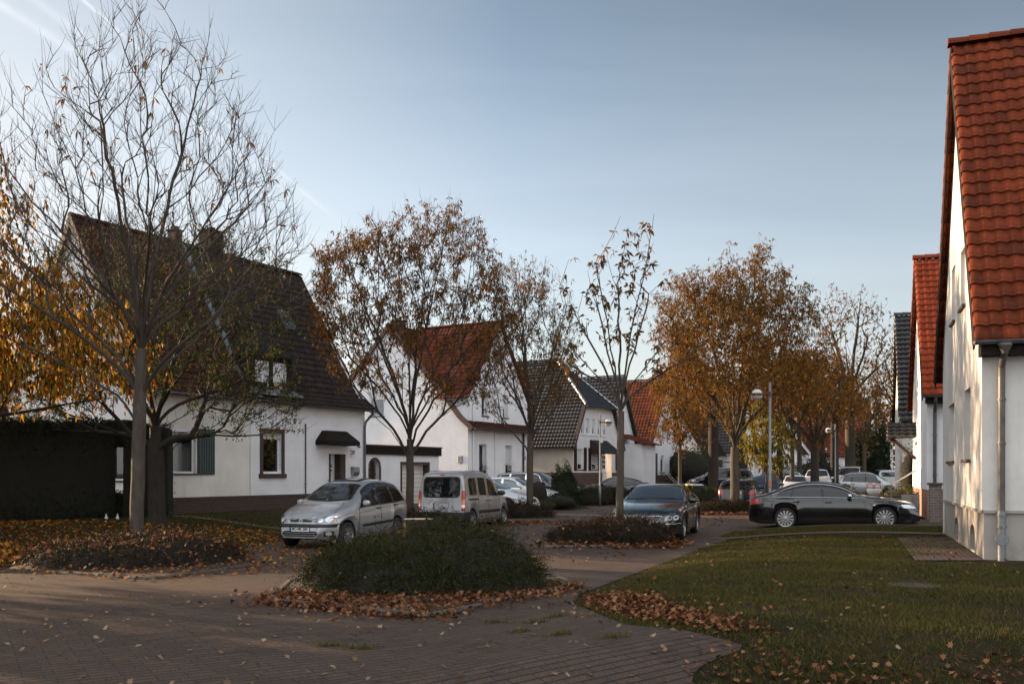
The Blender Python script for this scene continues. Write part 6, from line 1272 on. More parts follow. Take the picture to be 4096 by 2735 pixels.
# yucca beside the road
yc = thing('yucca_plant', 'spiky palm like plant behind the roof of the black saloon on the drive', 'plant', at(3375, 47, .1)); n = 90; q = nr.normal(size=(n, 3)); q[:, 2] = np.abs(q[:, 2]) * .9 + .15
V, F = leaves_geo(np.tile([0, 0, .5], (n, 1)) + nr.normal(size=(n, 3)) * .07, q, .95, .055, .35, .1); np_obj('leaves', V, F, M['leaf_green'], yc); MB().tube([(0, 0, 0), (0, 0, .6)], .07, 8).build('stem', M['bark_dark'], yc)
# fence + white garden wall by the orange house
fw = thing('garden_wall', 'low white garden wall with dark posts beside the orange roofed house', 'wall', at(2715, 86, 0), R(52)); box_part(fw, 'wall_panel', M['stucco'], (0, 0, -.1), (12, .2, 2.25))
for i in range(5): box_part(fw, 'post', M['wood_dark'], (i * 2.8, -.15, 0), (i * 2.8 + .14, .0, 2.9))
g = MB(); g.box((0, -.12, 2.75), (11.4, -.04, 2.86)); g.build('rail', M['wood_dark'], fw)
pf = thing('picket_fence', 'short brown picket fence before the low white garden wall', 'fence', at(2706, 83, 0), R(20)); g = MB(); [g.box((i * .22, 0, .1), (i * .22 + .1, .03, 1.25)) for i in range(15)]; g.build('pickets', M['wood_dark'], pf); g = MB(); [g.box((0, .03, z), (3.3, .07, z + .08)) for z in (.35, .95)]; g.build('rails', M['wood_dark'], pf)
# wheelie bins
M['bin_blue'] = plain('blue lid', (.01, .05, .22), .45); M['bin_yellow'] = plain('yellow lid', (.55, .42, .02), .45); M['bin_body'] = plain('dark bin plastic', (.012, .013, .014), .5); M['bin_grey'] = plain('pale grey lid', (.35, .37, .38), .5)
def wheelie(label, px, Y, lidm, rz=0):
    root = thing('wheelie_bin', label, 'bin', at(px, Y), rz, 'wheelie bins beside the small orange tree'); g = MB(); a = .24; b = .29
    g.add([(-a, -a, .06), (a, -a, .06), (a, a, .06), (-a, a, .06), (-b, -b - .05, 1.0), (b, -b - .05, 1.0), (b, b, 1.0), (-b, b, 1.0)], [(0, 3, 2, 1), (4, 5, 6, 7), (0, 1, 5, 4), (1, 2, 6, 5), (2, 3, 7, 6), (3, 0, 4, 7)]); g.build('body', M['bin_body'], root, bevel=.02)
    g = MB(); g.add([(-.31, -.38, 1.0), (.31, -.38, 1.0), (.31, .31, 1.02), (-.31, .31, 1.02), (-.28, -.33, 1.06), (.28, -.33, 1.06), (.28, .28, 1.10), (-.28, .28, 1.10)], [(0, 3, 2, 1), (4, 5, 6, 7), (0, 1, 5, 4), (1, 2, 6, 5), (2, 3, 7, 6), (3, 0, 4, 7)]); g.build('lid', lidm, root, bevel=.015)
    for sx in (-1, 1): MB().lathe([(0, -.03), (.1, -.03), (.1, .03), (0, .03)], 14, (sx * .2, .27, .1), 'x').build('wheel', M['rubber'], root)
    MB().tube([(-.25, .36, .98), (.25, .36, .98)], .02, 8).build('handle', M['bin_body'], root)
wheelie('black wheelie bin with blue lid, leftmost of the three', 2739, 57, M['bin_blue']); wheelie('black wheelie bin with yellow lid, middle of the three', 2764, 56.3, M['bin_yellow']); wheelie('black wheelie bin with pale lid, rightmost of the three', 2790, 55.6, M['bin_grey'])
# cut stump in the central bed
st = thing('tree_stump', 'cut tree stump with pale sawn top behind the central shrub', 'tree stump', at(1672, 18.3, .02)); g = MB(); g.lathe([(.40, 0), (.33, .15), (.30, .5), (.305, .84), (.29, .86)], 22); 
g.v = [(x * (1 + .09 * math.sin(5 * math.atan2(y, x) + 1)), y * (1 + .09 * math.sin(5 * math.atan2(y, x) + 1)), z) for x, y, z in g.v]; g.build('bark', M['bark_dark'], st); g = MB(); g.lathe([(0, .865), (.29, .86)], 22); g.v = [(x * (1 + .09 * math.sin(5 * math.atan2(y, x) + 1)), y * (1 + .09 * math.sin(5 * math.atan2(y, x) + 1)), z) for x, y, z in g.v]; g.build('cut_top', plain('sawn wood', (.42, .34, .26), .8, var=.3, scale=12), st)
# manhole cover in the lawn
mh = at(3655, 12.6); root = thing('manhole_cover', 'round concrete manhole cover sunk in the lawn', 'manhole', (mh.x, mh.y, mh.z)); MB().lathe([(0, .022), (.26, .022), (.27, .018)], 32).build('lid', plain('old manhole concrete', (.055, .046, .036), .95, var=.5, scale=14, bump=.6), root); MB().lathe([(.28, .0), (.28, .028), (.34, .024), (.35, -.02)], 32).build('ring', M['soil'], root)
# stone birds beside the hedge
for i, px in enumerate((425, 438)):
    root = thing('garden_bird_figure', ('small pale garden bird figure by the hedge foot, left one', 'small pale garden bird figure by the hedge foot, right one')[i], 'garden figure', at(px + i * 32, 29.6)); g = MB(); root.scale = (.6, .6, .65); g.lathe([(0, 0), (.07, .02), (.09, .1), (.05, .17), (.03, .24), (.035, .28), (0, .31)], 12); g.build('body', M['stucco'], root, True); MB().tube([(.02, -.02, .28), (.05, -.06, .27)], [.012, .003], 6).build('beak', M['amber'], root)
# pillar, gate, railing, pots and carry bag by the second house
gp = thing('gate_pillar', 'weathered brick gate pillar with grey cap beside the second house', 'pillar', at(3741, 28.9, .2), RZ); box_part(gp, 'shaft', M['brick_old'], (-.19, -.17, -.1), (.19, .17, 1.2)); box_part(gp, 'cap', M['concrete'], (-.24, -.22, 1.2), (.24, .22, 1.27), .01)
gt2 = thing('metal_gate', 'narrow dark metal gate right of the brick gate pillar', 'gate', at(3772, 28.6, .2), R(-20)); g = MB(); [g.tube(p_, .018, 6) for p_ in ([(0, 0, .3), (0, 0, 1.1)], [(.5, 0, .3), (.5, 0, 1.1)], [(0, 0, 1.1), (.5, 0, 1.1)], [(0, 0, .3), (.5, 0, .3)], [(.25, 0, .3), (.25, 0, 1.1)])]; g.build('frame', M['gutter'], gt2)
rl = thing('stair_railing', 'grey tubular stair railing rising to the black tiled porch', 'railing', at(3566, 32.2, .2)); e = at(3664, 35.2, 0) - at(3566, 32.2, 0); g = MB(); g.tube([(0, 0, 0), (0, 0, 1.1), (.02, .05, 1.17), (e.x, e.y, 1.68)], .028, 8); g.build('handrail', M['galv'], rl); MB().tube([(e.x, e.y, 0), (e.x, e.y, 1.68)], .025, 8).build('post', M['galv'], rl)
lw = thing('low_wall', 'low garden wall behind the black saloon on the drive', 'wall', at(3475, 32.9, .2), R(-20)); box_part(lw, 'masonry', M['brick_old'], (-.4, 0, -.1), (1.2, .25, .72)); box_part(lw, 'coping', M['concrete'], (-.43, -.03, .72), (1.23, .28, .78))
M['pink'] = plain('pink strap', (.55, .10, .09), .6); M['white_cloth'] = plain('white cloth', (.72, .68, .66), .8)
bgp = at(3495, 33.0, .98); bag = thing('carry_basket', 'white carry basket with looped pink handles on the low wall', 'basket', bgp); g = MB(); g.lathe([(0, 0), (.16, 0), (.24, .22), (.22, .23), (.0, .16)], 20); g.v = [(x * 1.15, y * .6, z) for x, y, z in g.v]; g.build('body', M['white_cloth'], bag, True)
g = MB(); [g.tube([(cx - .13, 0, .18), (cx - .10, 0, .36), (cx, 0, .43), (cx + .1, 0, .36), (cx + .13, 0, .18)], .018, 6) for cx in (-.13, .13)]; g.build('handles', M['pink'], bag, True)
for i, px in enumerate((3628, 3655)):
    root = thing('plant_pot', ('pale square plant pot, left of the two by the second house', 'pale square plant pot, right of the two by the second house')[i], 'pot', at(px, 31.2, .25), R(-20)); g = MB(); g.add([(-.13, -.13, 0), (.13, -.13, 0), (.13, .13, 0), (-.13, .13, 0), (-.17, -.17, .8), (.17, -.17, .8), (.17, .17, .8), (-.17, .17, .8)], [(0, 3, 2, 1), (0, 1, 5, 4), (1, 2, 6, 5), (2, 3, 7, 6), (3, 0, 4, 7)]); g.build('body', M['plinth'], root); box_part(root, 'soil', M['soil'], (-.16, -.16, .7), (.16, .16, .75)); 

# ================================================================== STREET LAMPS
M['globe'] = plain('milky lamp globe', (.60, .56, .50), .25, var=.08, coat=.4); M['lamp_band'] = plain('brown lamp band', (.06, .025, .018), .4)
def lamp(label, px, Y, side, first=None, rz=0):
    root = thing('street_lamp', label, 'street lamp', at(px, Y), rz, 'ball shaped street lamps along the street')
    MB().tube([(0, 0, 0), (0, 0, 1.0), (0, 0, 1.02), (0, 0, 4.83)], [.065, .065, .045, .042], 14).build('pole', M['galv'], root, True)
    c = (side * -.44, 0, 4.42); g = MB(); n = 14; prof = [(.185 * math.sin(math.pi * i / n), .185 * math.cos(math.pi * i / n)) for i in range(n + 1)]; g.lathe([(a, -b) for a, b in prof], 26, c); gl_ = g.build('globe', M['globe'], root, True)
    MB().lathe([(.18, -.045), (.196, -.045), (.196, .045), (.18, .045)], 26, c).build('band', M['lamp_band'], gl_)
    MB().tube([(0, 0, 4.44), (side * -.27, 0, 4.44)], .025, 8).build('arm', M['lamp_band'], root); MB().tube([(0, 0, 4.36), (0, 0, 4.52)], .06, 12).build('clamp', M['lamp_band'], root)
    return root
l1 = lamp('nearest round headed street lamp, rising behind the boot of the black saloon', 3080, 31.6, 1)
st_ = MB(); st_.tube([(0, 0, 1.28), (0, 0, 1.5)], .062, 12); st_.build('peeling_sticker', plain('torn sticker', (.45, .16, .12), .8, var=.6, scale=30), l1); box_part(l1, 'access_hatch', M['pipe'], (-.02, -.052, .5), (.02, -.045, .9))
lamp('second round headed street lamp, over the roof of the silver hatchback', 3341, 60, 1); lamp('third round headed street lamp, far off beside the black porch', 3571, 83, 1); lamp('street lamp with its globe to the right in front of the half hipped house', 2400, 48.9, -1); lamp('thin distant street lamp before the dark red roof', 3289, 112, -1)
sg = thing('street_sign', 'small pale sign on the pole of the lamp by the half hipped house', 'sign', at(2400, 48.8, 0)); sg.location.z = zat(1770, 48.8); box_part(sg, 'plate', M['stucco_warm'], (.03, -.03, 0), (.16, -.01, .26))

# ================================================================== CARS
def interp(tab, x):
    if x <= tab[0][0]: return tab[0][1]
    for (a, p), (b, q) in zip(tab, tab[1:]):
        if x <= b: return p + (q - p) * (x - a) / (b - a)
    return tab[-1][1]
def smooth_tab(tab, n=6):
    """Catmull-Rom through the profile points"""
    P = [Vector(p) for p in tab]; out_ = []
    for i in range(len(P) - 1):
        p0 = P[max(i - 1, 0)]; p1 = P[i]; p2 = P[i + 1]; p3 = P[min(i + 2, len(P) - 1)]
        for k in range(n):
            t = k / n; m1 = (p2 - p0) * .5 if i > 0 else (p2 - p1); m2 = (p3 - p1) * .5 if i < len(P) - 2 else (p2 - p1)
            dx = p2.x - p1.x; 
            m1 = m1 * (dx / max(m1.x, 1e-6)) if m1.x > dx else m1; m2 = m2 * (dx / max(m2.x, 1e-6)) if m2.x > dx else m2
            h = (2 * t ** 3 - 3 * t * t + 1) * p1 + (t ** 3 - 2 * t * t + t) * m1 + (-2 * t ** 3 + 3 * t * t) * p2 + (t ** 3 - t * t) * m2
            out_.append((h.x, h.y))
    out_.append(tuple(P[-1])); out_ = [p for i, p in enumerate(out_) if i == 0 or p[0] > out_[i - 1][0] + 1e-5]; return out_
class Car:
    """s runs from the front bumper (0) to the rear (L); y to the car's left; z up. object space: x = -s"""
    def __init__(c, name, label, S, paint_, loc, rz, group=None, hi=True):
        c.S = S; c.L, c.W, c.H = S['L'], S['W'], S['H']; c.top = smooth_tab(S['top']); c.belt = S['belt']; c.k = S.get('tumble', .32); c.root = thing(name, label, 'car', loc, rz, group)
        c.axles = (S['fo'], S['fo'] + S['wb']); c.r = S['wr']; c.R = c.r + S.get('gap', .055); c.sill = S.get('sill', .2); c.hi = hi; c.paint = paint_
        c.shell(); 
    def hw(c, s):
        W2 = c.W / 2; cf, cb = c.S.get('cf', (.75, .20)), c.S.get('cb', (.5, .12)); y = W2
        if s < cf[0]: y -= cf[1] * (1 - s / cf[0]) ** 2.3
        if c.L - s < cb[0]: y -= cb[1] * (1 - (c.L - s) / cb[0]) ** 2.3
        return y
    def zlow(c, s):
        z = c.sill
        if s < .25: z += .05 * (1 - s / .25)
        if c.L - s < .35: z += .09 * (1 - (c.L - s) / .35)
        for a in c.axles:
            d = abs(s - a)
            if d < c.R: z = max(z, c.r + math.sqrt(c.R ** 2 - d * d))
        return z
    def section(c, s):
        zt = interp(c.top, s); zb = min(interp(c.belt, s), zt - .035); zl = c.zlow(s); w = c.hw(s); sh = c.S.get('shoulder', .03); fl = 0
        for a in c.axles:
            d = abs(s - a)
            if d < c.R + .1: fl = max(fl, .022 * min(1, (c.R + .1 - d) / .1))
        h = zt - zb; k = c.k; wr_ = w - sh - k * h; e = c.S.get('edge', .09)
        zl = min(zl, zb - .04)
        pts = [(w - .06 + fl, zl), (w - .02 + fl, zl + max(.0, min(.10, (zb - zl) * .3))), (w + fl * .9, max(zl + .02, min(.52 * zb + .08, zb - .1) if zl < .5 * zb else zl + (zb - zl) * .5)), (w - .006 + fl * .5, zl + (zb - zl) * .8), (w - sh, zb)]
        if h > .12: pts += [(w - sh - k * h * .33, zb + h * .33), (w - sh - k * h * .66, zb + h * .66), (wr_ - .012, zt - min(.07, h * .2)), (wr_ - e * .55, zt - min(.022, h * .1)), (wr_ - e * 1.9, zt + .004), ((wr_) * .5, zt + .018), (0, zt + .026)]
        else: pts += [(w - sh - .01, zb + h * .3), (w - sh - .03, zb + h * .55), (w - sh - .07, zb + h * .8), (w - sh - .14, zt - h * .05), (w - sh - .26, zt + .004), (w * .45, zt + .022), (0, zt + .03)]
        return pts
    def shell(c):
        st = set(); n = 46 if c.hi else 26
        for i in range(n + 1): st.add(round(c.L * i / n, 4))
        for e in (0, .004, .015, .03, .05, .08, .12, .17, .23): st.add(e); st.add(round(c.L - e, 4))
        for a in c.axles:
            m = 16 if c.hi else 10
            for i in range(m + 1): st.add(round(a - c.R * math.cos(math.pi * i / m), 4))
            for d in (-.012, .012): st.add(round(a - c.R + d, 4)); st.add(round(a + c.R + d, 4))
        st = sorted(x for x in st if 0 <= x <= c.L); c.st = st; V = []; sub = 3
        secs = []
        for s in st:
            p = c.section(s); q = []
            for i in range(len(p) - 1):
                p0, p1, p2, p3 = (Vector(p[max(i - 1, 0)]), Vector(p[i]), Vector(p[i + 1]), Vector(p[min(i + 2, len(p) - 1)]))
                for k in range(sub):
                    t = k / sub; m1 = (p2 - p0) * .4; m2 = (p3 - p1) * .4
                    if i == 4: m1 = (p2 - p1) * .5
                    if i == 3: m2 = (p2 - p1) * .5
                    if i == 0: m1 = (p2 - p1) * .6
                    q.append(tuple((2 * t ** 3 - 3 * t * t + 1) * p1 + (t ** 3 - 2 * t * t + t) * m1 + (-2 * t ** 3 + 3 * t * t) * p2 + (t ** 3 - t * t) * m2))
            q.append(tuple(p[-1])); secs.append(q)
        m = len(secs[0]); g = MB()
        for s, q in zip(st, secs):
            for y, z in q: g.v.append((-s, y, z))
            for y, z in q[:-1][::-1]: g.v.append((-s, -y, z))
        mm = 2 * m - 1
        for i in range(len(st) - 1):
            for j in range(mm - 1): g.f.append((i * mm + j, i * mm + j + 1, (i + 1) * mm + j + 1, (i + 1) * mm + j))
        g.f.append(tuple(range(mm - 1, -1, -1))); g.f.append(tuple((len(st) - 1) * mm + j for j in range(mm)))
        g.f = [tuple(reversed(f)) for f in g.f] if False else g.f
        c.bvh = BVHTree.FromPolygons([Vector(v) for v in g.v], g.f)
        c.body = g.build('body', c.paint, c.root, True); es = c.body.modifiers.new('edges', 'EDGE_SPLIT'); es.split_angle = R(42)
        # floor and wheel housings
        u = MB(); W2 = c.W / 2; u.box((-c.L + .25, -W2 + .12, c.sill + .01), (-.25, W2 - .12, c.sill + .12))
        for a in c.axles:
            for sg in (-1, 1):
                y0, y1 = sg * (W2 - .30), sg * (W2 - .045); k = 14
                P = [(-a + (c.R + .01) * math.cos(math.pi * i / k), c.r + (c.R + .01) * math.sin(math.pi * i / k)) for i in range(k + 1)]; P = [(P[0][0], c.sill)] + P + [(P[-1][0], c.sill)]
                u.add([(x, y0, z) for x, z in P] + [(x, y1, z) for x, z in P], [(i, i + 1, len(P) + i + 1, len(P) + i) for i in range(len(P) - 1)] + [tuple(range(len(P)))])
        u.build('underbody', M['rubber'], c.root)
    def cast(c, o, d):
        h = c.bvh.ray_cast(Vector(o), Vector(d).normalized(), 8)
        if h[0] is None: return None
        n = h[1]; n = -n if n.dot(Vector(d)) > 0 else n; return h[0], n
    def project(c, pts, view, off):
        """pts in view coordinates -> list of points on the skin pushed out by off"""
        out_ = []
        for a, b in pts:
            o, d = {'L': ((-a, 3, b), (0, -1, 0)), 'R': ((-a, -3, b), (0, 1, 0)), 'F': ((2, a, b), (-1, 0, 0)), 'B': ((-c.L - 2, a, b), (1, 0, 0)), 'T': ((-a, b, 4), (0, 0, -1))}[view]
            h = c.cast(o, d)
            if h is None: h = c.bvh.find_nearest(Vector(o) + Vector(d) * (2 if view in 'FB' else 2.2)); h = (h[0], h[1]) if h[1].dot(Vector(d)) < 0 else (h[0], -h[1])
            out_.append(h[0] + h[1] * off)
        return out_
    def patch(c, name, mat, fn, nu, nv, view, off=.004, parent=None, smooth=True, thick=0):
        P = [fn(i / nu, j / nv) for i in range(nu + 1) for j in range(nv + 1)]; Q = c.project(P, view, off); g = MB()
        F = [(i * (nv + 1) + j, (i + 1) * (nv + 1) + j, (i + 1) * (nv + 1) + j + 1, i * (nv + 1) + j + 1) for i in range(nu) for j in range(nv)]
        g.add(Q, F)
        # consistent outward facing
        f0 = F[len(F) // 2]; n = (Q[f0[1]] - Q[f0[0]]).cross(Q[f0[2]] - Q[f0[0]]); d = {'L': Vector((0, 1, 0)), 'R': Vector((0, -1, 0)), 'F': Vector((1, 0, 0)), 'B': Vector((-1, 0, 0)), 'T': Vector((0, 0, 1))}[view]
        if n.dot(d) < 0: g.f = [tuple(reversed(f)) for f in g.f]
        ob = g.build(name, mat, parent or c.root, smooth)
        if thick: sm = ob.modifiers.new('t', 'SOLIDIFY'); sm.thickness = thick; sm.offset = 1
        return ob
    def poly(c, name, mat, pts, view, off=.004, n=10, parent=None, thick=0):
        """convex outline in view coordinates"""
        lo = min(p[0] for p in pts); hi = max(p[0] for p in pts)
        def span(a):
            zs = []
            for p, q in zip(pts, pts[1:] + pts[:1]):
                if (p[0] - a) * (q[0] - a) <= 0 and p[0] != q[0]: zs.append(p[1] + (q[1] - p[1]) * (a - p[0]) / (q[0] - p[0]))
                elif p[0] == q[0] == a: zs += [p[1], q[1]]
            return min(zs), max(zs)
        def fn(u, v):
            a = lo + (hi - lo) * min(max(u, .001), .999); z0, z1 = span(a); return a, z0 + (z1 - z0) * v
        return c.patch(name, mat, fn, n, max(2, n // 2), view, off, parent, thick=thick)
    def line(c, pts, view, w_=.006, off=.0035, name='seam', mat=None, parent=None, sub=10, r=None):
        P = []
        for (a, b), (a2, b2) in zip(pts, pts[1:]):
            for k in range(sub): P.append((a + (a2 - a) * k / sub, b + (b2 - b) * k / sub))
        P.append(pts[-1]); Q = c.project(P, view, off); g = MB(); g.tube(Q, r or w_ / 2, 5); return g.build(name, mat or M['seam'], parent or c.root, True)
    def windows_side(c, cuts, glass_, trim=None, lo_off=.035, up_off=.075):
        lo = lambda s: interp(c.belt, s) + lo_off; up = lambda s: interp(c.top, s) - up_off
        for sd in 'LR':
            pr = None
            if trim is not None:
                b0, t0, _, _ = cuts[0]; _, _, b1, t1 = cuts[-1]; e = .028
                def fn(u, v):
                    sb = (b0 - e * 1.6) + (b1 - b0 + e * 3.2) * u; stp = (t0 - e) + (t1 - t0 + 2 * e) * u; s = sb + (stp - sb) * v; return s, (lo(s) - e) + (max(up(s), lo(s) + .01) + e * .8 - lo(s) + e) * v
                pr = c.patch('window_trim', trim, fn, 40, 6, sd, .003)
            for (b0, t0, b1, t1) in cuts:
                def fn(u, v, b0=b0, t0=t0, b1=b1, t1=t1):
                    sb = b0 + (b1 - b0) * u; stp = t0 + (t1 - t0) * u; s = sb + (stp - sb) * v; return s, lo(s) + (max(up(s), lo(s) + .008) - lo(s)) * v
                c.patch('side_window', glass_, fn, 12, 6, sd, .007)
    def screen(c, s0, s1, name, glass_, inset=.03, bow=.10, rev=False, surround=True):
        def yedge(s): p = c.section(s); h = p[-1][1] - p[4][1]; return p[7][0] if len(p) > 11 else p[8][0]
        for nm, mt, e, off in ((name + '_surround', M['plastic'], -.03, .003), (name, glass_, 0, .006)):
            if e and not surround: continue
            def fn(u, v):
                y = -1 + 2 * v; a = s0 + e * (-1 if rev else 1) * 1; b = s1 - e * (-1 if rev else 1); s = a + (b - a) * u; ss = s + bow * y * y * (1 - u) ; yy = (yedge(min(max(ss, 0), c.L)) - inset - e) * y; return ss, yy
            ob = c.patch(nm, mt, fn, 12, 14, 'T', off)
        return ob
    def wheels(c, spokes=5, rim_r=None, kind='alloy', wdt=.20, dark=False):
        rr = rim_r or c.r * .70; first = None
        for ax in c.axles:
            for sg in (1, -1):
                y = sg * (c.W / 2 - wdt / 2 - .012)
                if first is None or sg == -1 and ax == c.axles[0] or True:
                    g = MB(); r = c.r; w2 = wdt / 2
                    g.lathe([(rr - .01, -w2 * .95), (rr + .02, -w2), (r - .02, -w2 * .92), (r, -w2 * .7), (r, w2 * .7), (r - .02, w2 * .92), (rr + .02, w2), (rr - .01, w2 * .95)], 36, (0, 0, 0), 'y'); t = g.build('wheel', M['rubber'], c.root, True, (-ax, y, c.r))
                    g = MB(); o = sg * w2 * .86
                    g.lathe([(rr + .004, o), (rr - .002, o + sg * .012), (rr - .022, o), (rr - .03, o - sg * .09), (rr * .5, o - sg * .10), (0, o - sg * .10)], 36, (0, 0, 0), 'y')
                    for k in range(spokes):
                        q = 2 * math.pi * k / spokes + .3; d = Vector((math.cos(q), 0, math.sin(q))); t2 = Vector((-math.sin(q), 0, math.cos(q))); wi = (.010 if spokes > 8 else .026); wo = wi * (2.9 if spokes > 8 else .8) if kind != 'cap' else .030
                        a = d * .04; b = d * (rr - .015); yo = Vector((0, o - sg * .012, 0)); yi = Vector((0, o - sg * .05, 0)); hh = Vector((0, sg * .02, 0))
                        P = [a + t2 * wi + yi + hh * 2, a - t2 * wi + yi + hh * 2, b - t2 * wo + yo, b + t2 * wo + yo]; P2 = [p - Vector((0, sg * .03, 0)) for p in P]
                        F = [(0, 1, 2, 3), (4, 7, 6, 5), (0, 4, 5, 1), (1, 5, 6, 2), (2, 6, 7, 3), (3, 7, 4, 0)]; g.add(P + P2, F if sg < 0 else [tuple(reversed(f)) for f in F])
                    g.lathe([(.065, o - sg * .03), (.06, o + sg * .0), (.035, o + sg * .006), (0, o + sg * .006)], 20, (0, 0, 0), 'y')
                    m = g.build('rim', M['alloy'], t, False); 
                    g = MB(); g.lathe([(rr - .035, o - sg * .085), (0, o - sg * .085)], 24, (0, 0, 0), 'y'); g.build('brake_disc', M['plastic'], t)
    def mirror(c, s, z, mat, size=1.0):
        for sg in (1, -1):
            h = c.project([(s, z)], 'L' if sg > 0 else 'R', 0)[0]; g = MB(); n = 12; ctr = h + Vector((.0, sg * .13 * size, .05)); 
            def f(u, v):
                th = u * math.pi; ph = v * 2 * math.pi; x = math.sin(th) * math.cos(ph); zz2 = math.sin(th) * math.sin(ph); yy = math.cos(th); sc = lambda t, p: math.copysign(abs(t) ** p, t)
                return ctr + Vector((sc(x, .8) * .065 * size + (.02 * yy * sg), sc(yy, .75) * .11 * size, sc(zz2, .75) * .072 * size))
            g.grid(f, 10, 16); mr = g.build('wing_mirror', mat, c.root, True); g = MB(); g.tube([h - Vector((0, sg * .02, 0)), h + Vector((0, sg * .05, .03))], .025, 6); g.build('mirror_arm', M['plastic'], mr)
            g = MB(); g.lathe([(0, -.001), (.055 * size, 0), (0, .001)], 14, (0, 0, 0), 'x'); 
    def handle(c, s, z, mat=None, w_=.16):
        for sd, sg in (('L', 1), ('R', -1)):
            a = c.project([(s - w_ / 2, z), (s, z), (s + w_ / 2, z)], sd, .0); g = MB(); g.tube([a[0], a[0] + Vector((0, sg * .03, .004)), a[1] + Vector((0, sg * .04, .006)), a[2] + Vector((0, sg * .03, .004)), a[2]], [.012, .014, .015, .014, .012], 8); g.build('door_handle', mat or c.paint, c.root, True)
    def disc(c, name, mat, ctr, r, view, off=.01, parent=None, n=20, depth=.0):
        a, b = ctr; P = [ctr] + [(a + r * math.cos(2 * math.pi * k / n), b + r * math.sin(2 * math.pi * k / n)) for k in range(n)]; Q = c.project(P, view, off); g = MB(); g.add(Q, [(0, k + 1, (k + 1) % n + 1) for k in range(n)])
        f0 = g.f[0]; nn_ = (Q[f0[1]] - Q[f0[0]]).cross(Q[f0[2]] - Q[f0[0]]); d = {'F': Vector((1, 0, 0)), 'B': Vector((-1, 0, 0)), 'L': Vector((0, 1, 0)), 'R': Vector((0, -1, 0)), 'T': Vector((0, 0, 1))}[view]
        if nn_.dot(d) < 0: g.f = [tuple(reversed(f)) for f in g.f]
        return g.build(name, mat, parent or c.root)
    def plate(c, view, z, text, w_=.52, h_=.11, y=0, real=True, gap=None):
        sg = 1 if view == 'F' else -1; q = c.project([(y, z - h_ / 2), (y, z + h_ / 2), (y - w_ * .4, z), (y + w_ * .4, z)], view, .0); x = (max if sg > 0 else min)(p.x for p in q) + sg * .012
        g = MB(); g.box((x - sg * .006, y - w_ / 2 - .012, z - h_ / 2 - .012), (x, y + w_ / 2 + .012, z + h_ / 2 + .012)); pl = g.build('number_plate', M['black_text'], c.root, bevel=.003)
        g = MB(); g.box((x, y - w_ / 2, z - h_ / 2), (x + sg * .003, y + w_ / 2, z + h_ / 2)); g.build('plate_face', M['plate'], pl)
        sb = -1 if view == 'F' else 1          # blue band on the reader's left
        g = MB(); yb = y + sb * (w_ / 2 - .022); g.box((x + sg * .003, yb - .022, z - h_ / 2), (x + sg * .005, yb + .022, z + h_ / 2)); g.build('blue_band', M['plate_blue'], pl)
        if text:
            rot = (R(90), 0, R(90)) if view == 'F' else (R(90), 0, R(-90))
            text_mesh(text, .094, M['black_text'], pl, (x + sg * .004, y - sb * .024, z - .002), rot, 'plate_lettering', .001, sx=.86)
        return pl
def car_place(px, py_or_Y, z, wheel, S, head, byY=True):
    """front-bumper origin so that the given wheel's contact point stands at the given spot; head = heading angle (direction the car faces)"""
    Y = py_or_Y; p = Vector(((px - CX) / FPX * Y, Y, 0)); ax, sd = wheel; s = S['fo'] if ax == 'f' else S['fo'] + S['wb']; yy = (S['W'] / 2 - .1) * (1 if sd == 'l' else -1)
    d = Vector((math.cos(head), math.sin(head), 0)); l = Vector((-d.y, d.x, 0)); o = p + d * s - l * yy; o.z = z; return o
AWAY = R(70); TOWARD = R(-110); RIGHT = R(-20); LEFT = R(160)

def seams(c, xs, zt_off=.03, zlo=.28):
    for sd in 'LR':
        for (a, b) in xs: c.line([(a, interp(c.belt, b) + zt_off), (a + (a - b) * -.0, .6), (a, zlo)], sd, .007)
# ------------------------------------------------------------------ silver people carrier (foreground left)
S1 = dict(L=4.16, W=1.72, H=1.62, wb=2.58, fo=.80, wr=.305, cf=(.95, .36), cb=(.55, .16), tumble=.40, shoulder=.035, sill=.21, gap=.06,
    top=[(0, .50), (.03, .60), (.10, .70), (.30, .82), (.70, .955), (1.02, 1.04), (1.40, 1.24), (1.80, 1.44), (2.10, 1.545), (2.45, 1.60), (2.95, 1.60), (3.35, 1.56), (3.65, 1.48), (3.85, 1.34), (3.98, 1.12), (4.06, .95), (4.12, .75), (4.16, .5)],
    belt=[(0, .56), (.2, .70), (.7, .80), (1.1, .90), (2.0, .955), (3.2, 1.00), (4.0, 1.06)])
o = car_place(1383, 22.1, 0, ('f', 'l'), S1, TOWARD)
c = Car('people_carrier', 'silver people carrier facing the viewer, nearest parked car on the left', S1, M['p_silver'], o, TOWARD, 'cars parked along the street')
c.windows_side([(1.40, 1.72, 1.66, 1.80), (1.70, 1.84, 2.35, 2.36), (2.45, 2.46, 3.12, 3.06), (3.22, 3.16, 3.80, 3.52)], M['autoglass'], M['plastic'], .03, .085)
c.screen(1.10, 1.92, 'windscreen', M['autoglass'], .05, .16); c.screen(3.98, 3.72, 'rear_window', M['darkglass'], .09, -.03, True)
c.patch('sunroof', M['darkglass'], lambda u, v: (2.12 + .62 * u, -.36 + .72 * v), 8, 8, 'T', .012, thick=.01)
bump = M['plastic']
c.patch('bumper_strip', bump, lambda u, v: (-.80 + 1.60 * u, .515 + .075 * v), 30, 3, 'F', .010, thick=.012)
c.poly('headlight', M['lamp_ring'], [(.36, .63), (.42, .60), (.72, .62), (.795, .70), (.79, .78), (.70, .80), (.55, .76), (.42, .69)], 'F', .008, 14); c.poly('headlight', M['lamp_ring'], [(-.36, .63), (-.42, .60), (-.72, .62), (-.795, .70), (-.79, .78), (-.70, .80), (-.55, .76), (-.42, .69)], 'F', .008, 14)
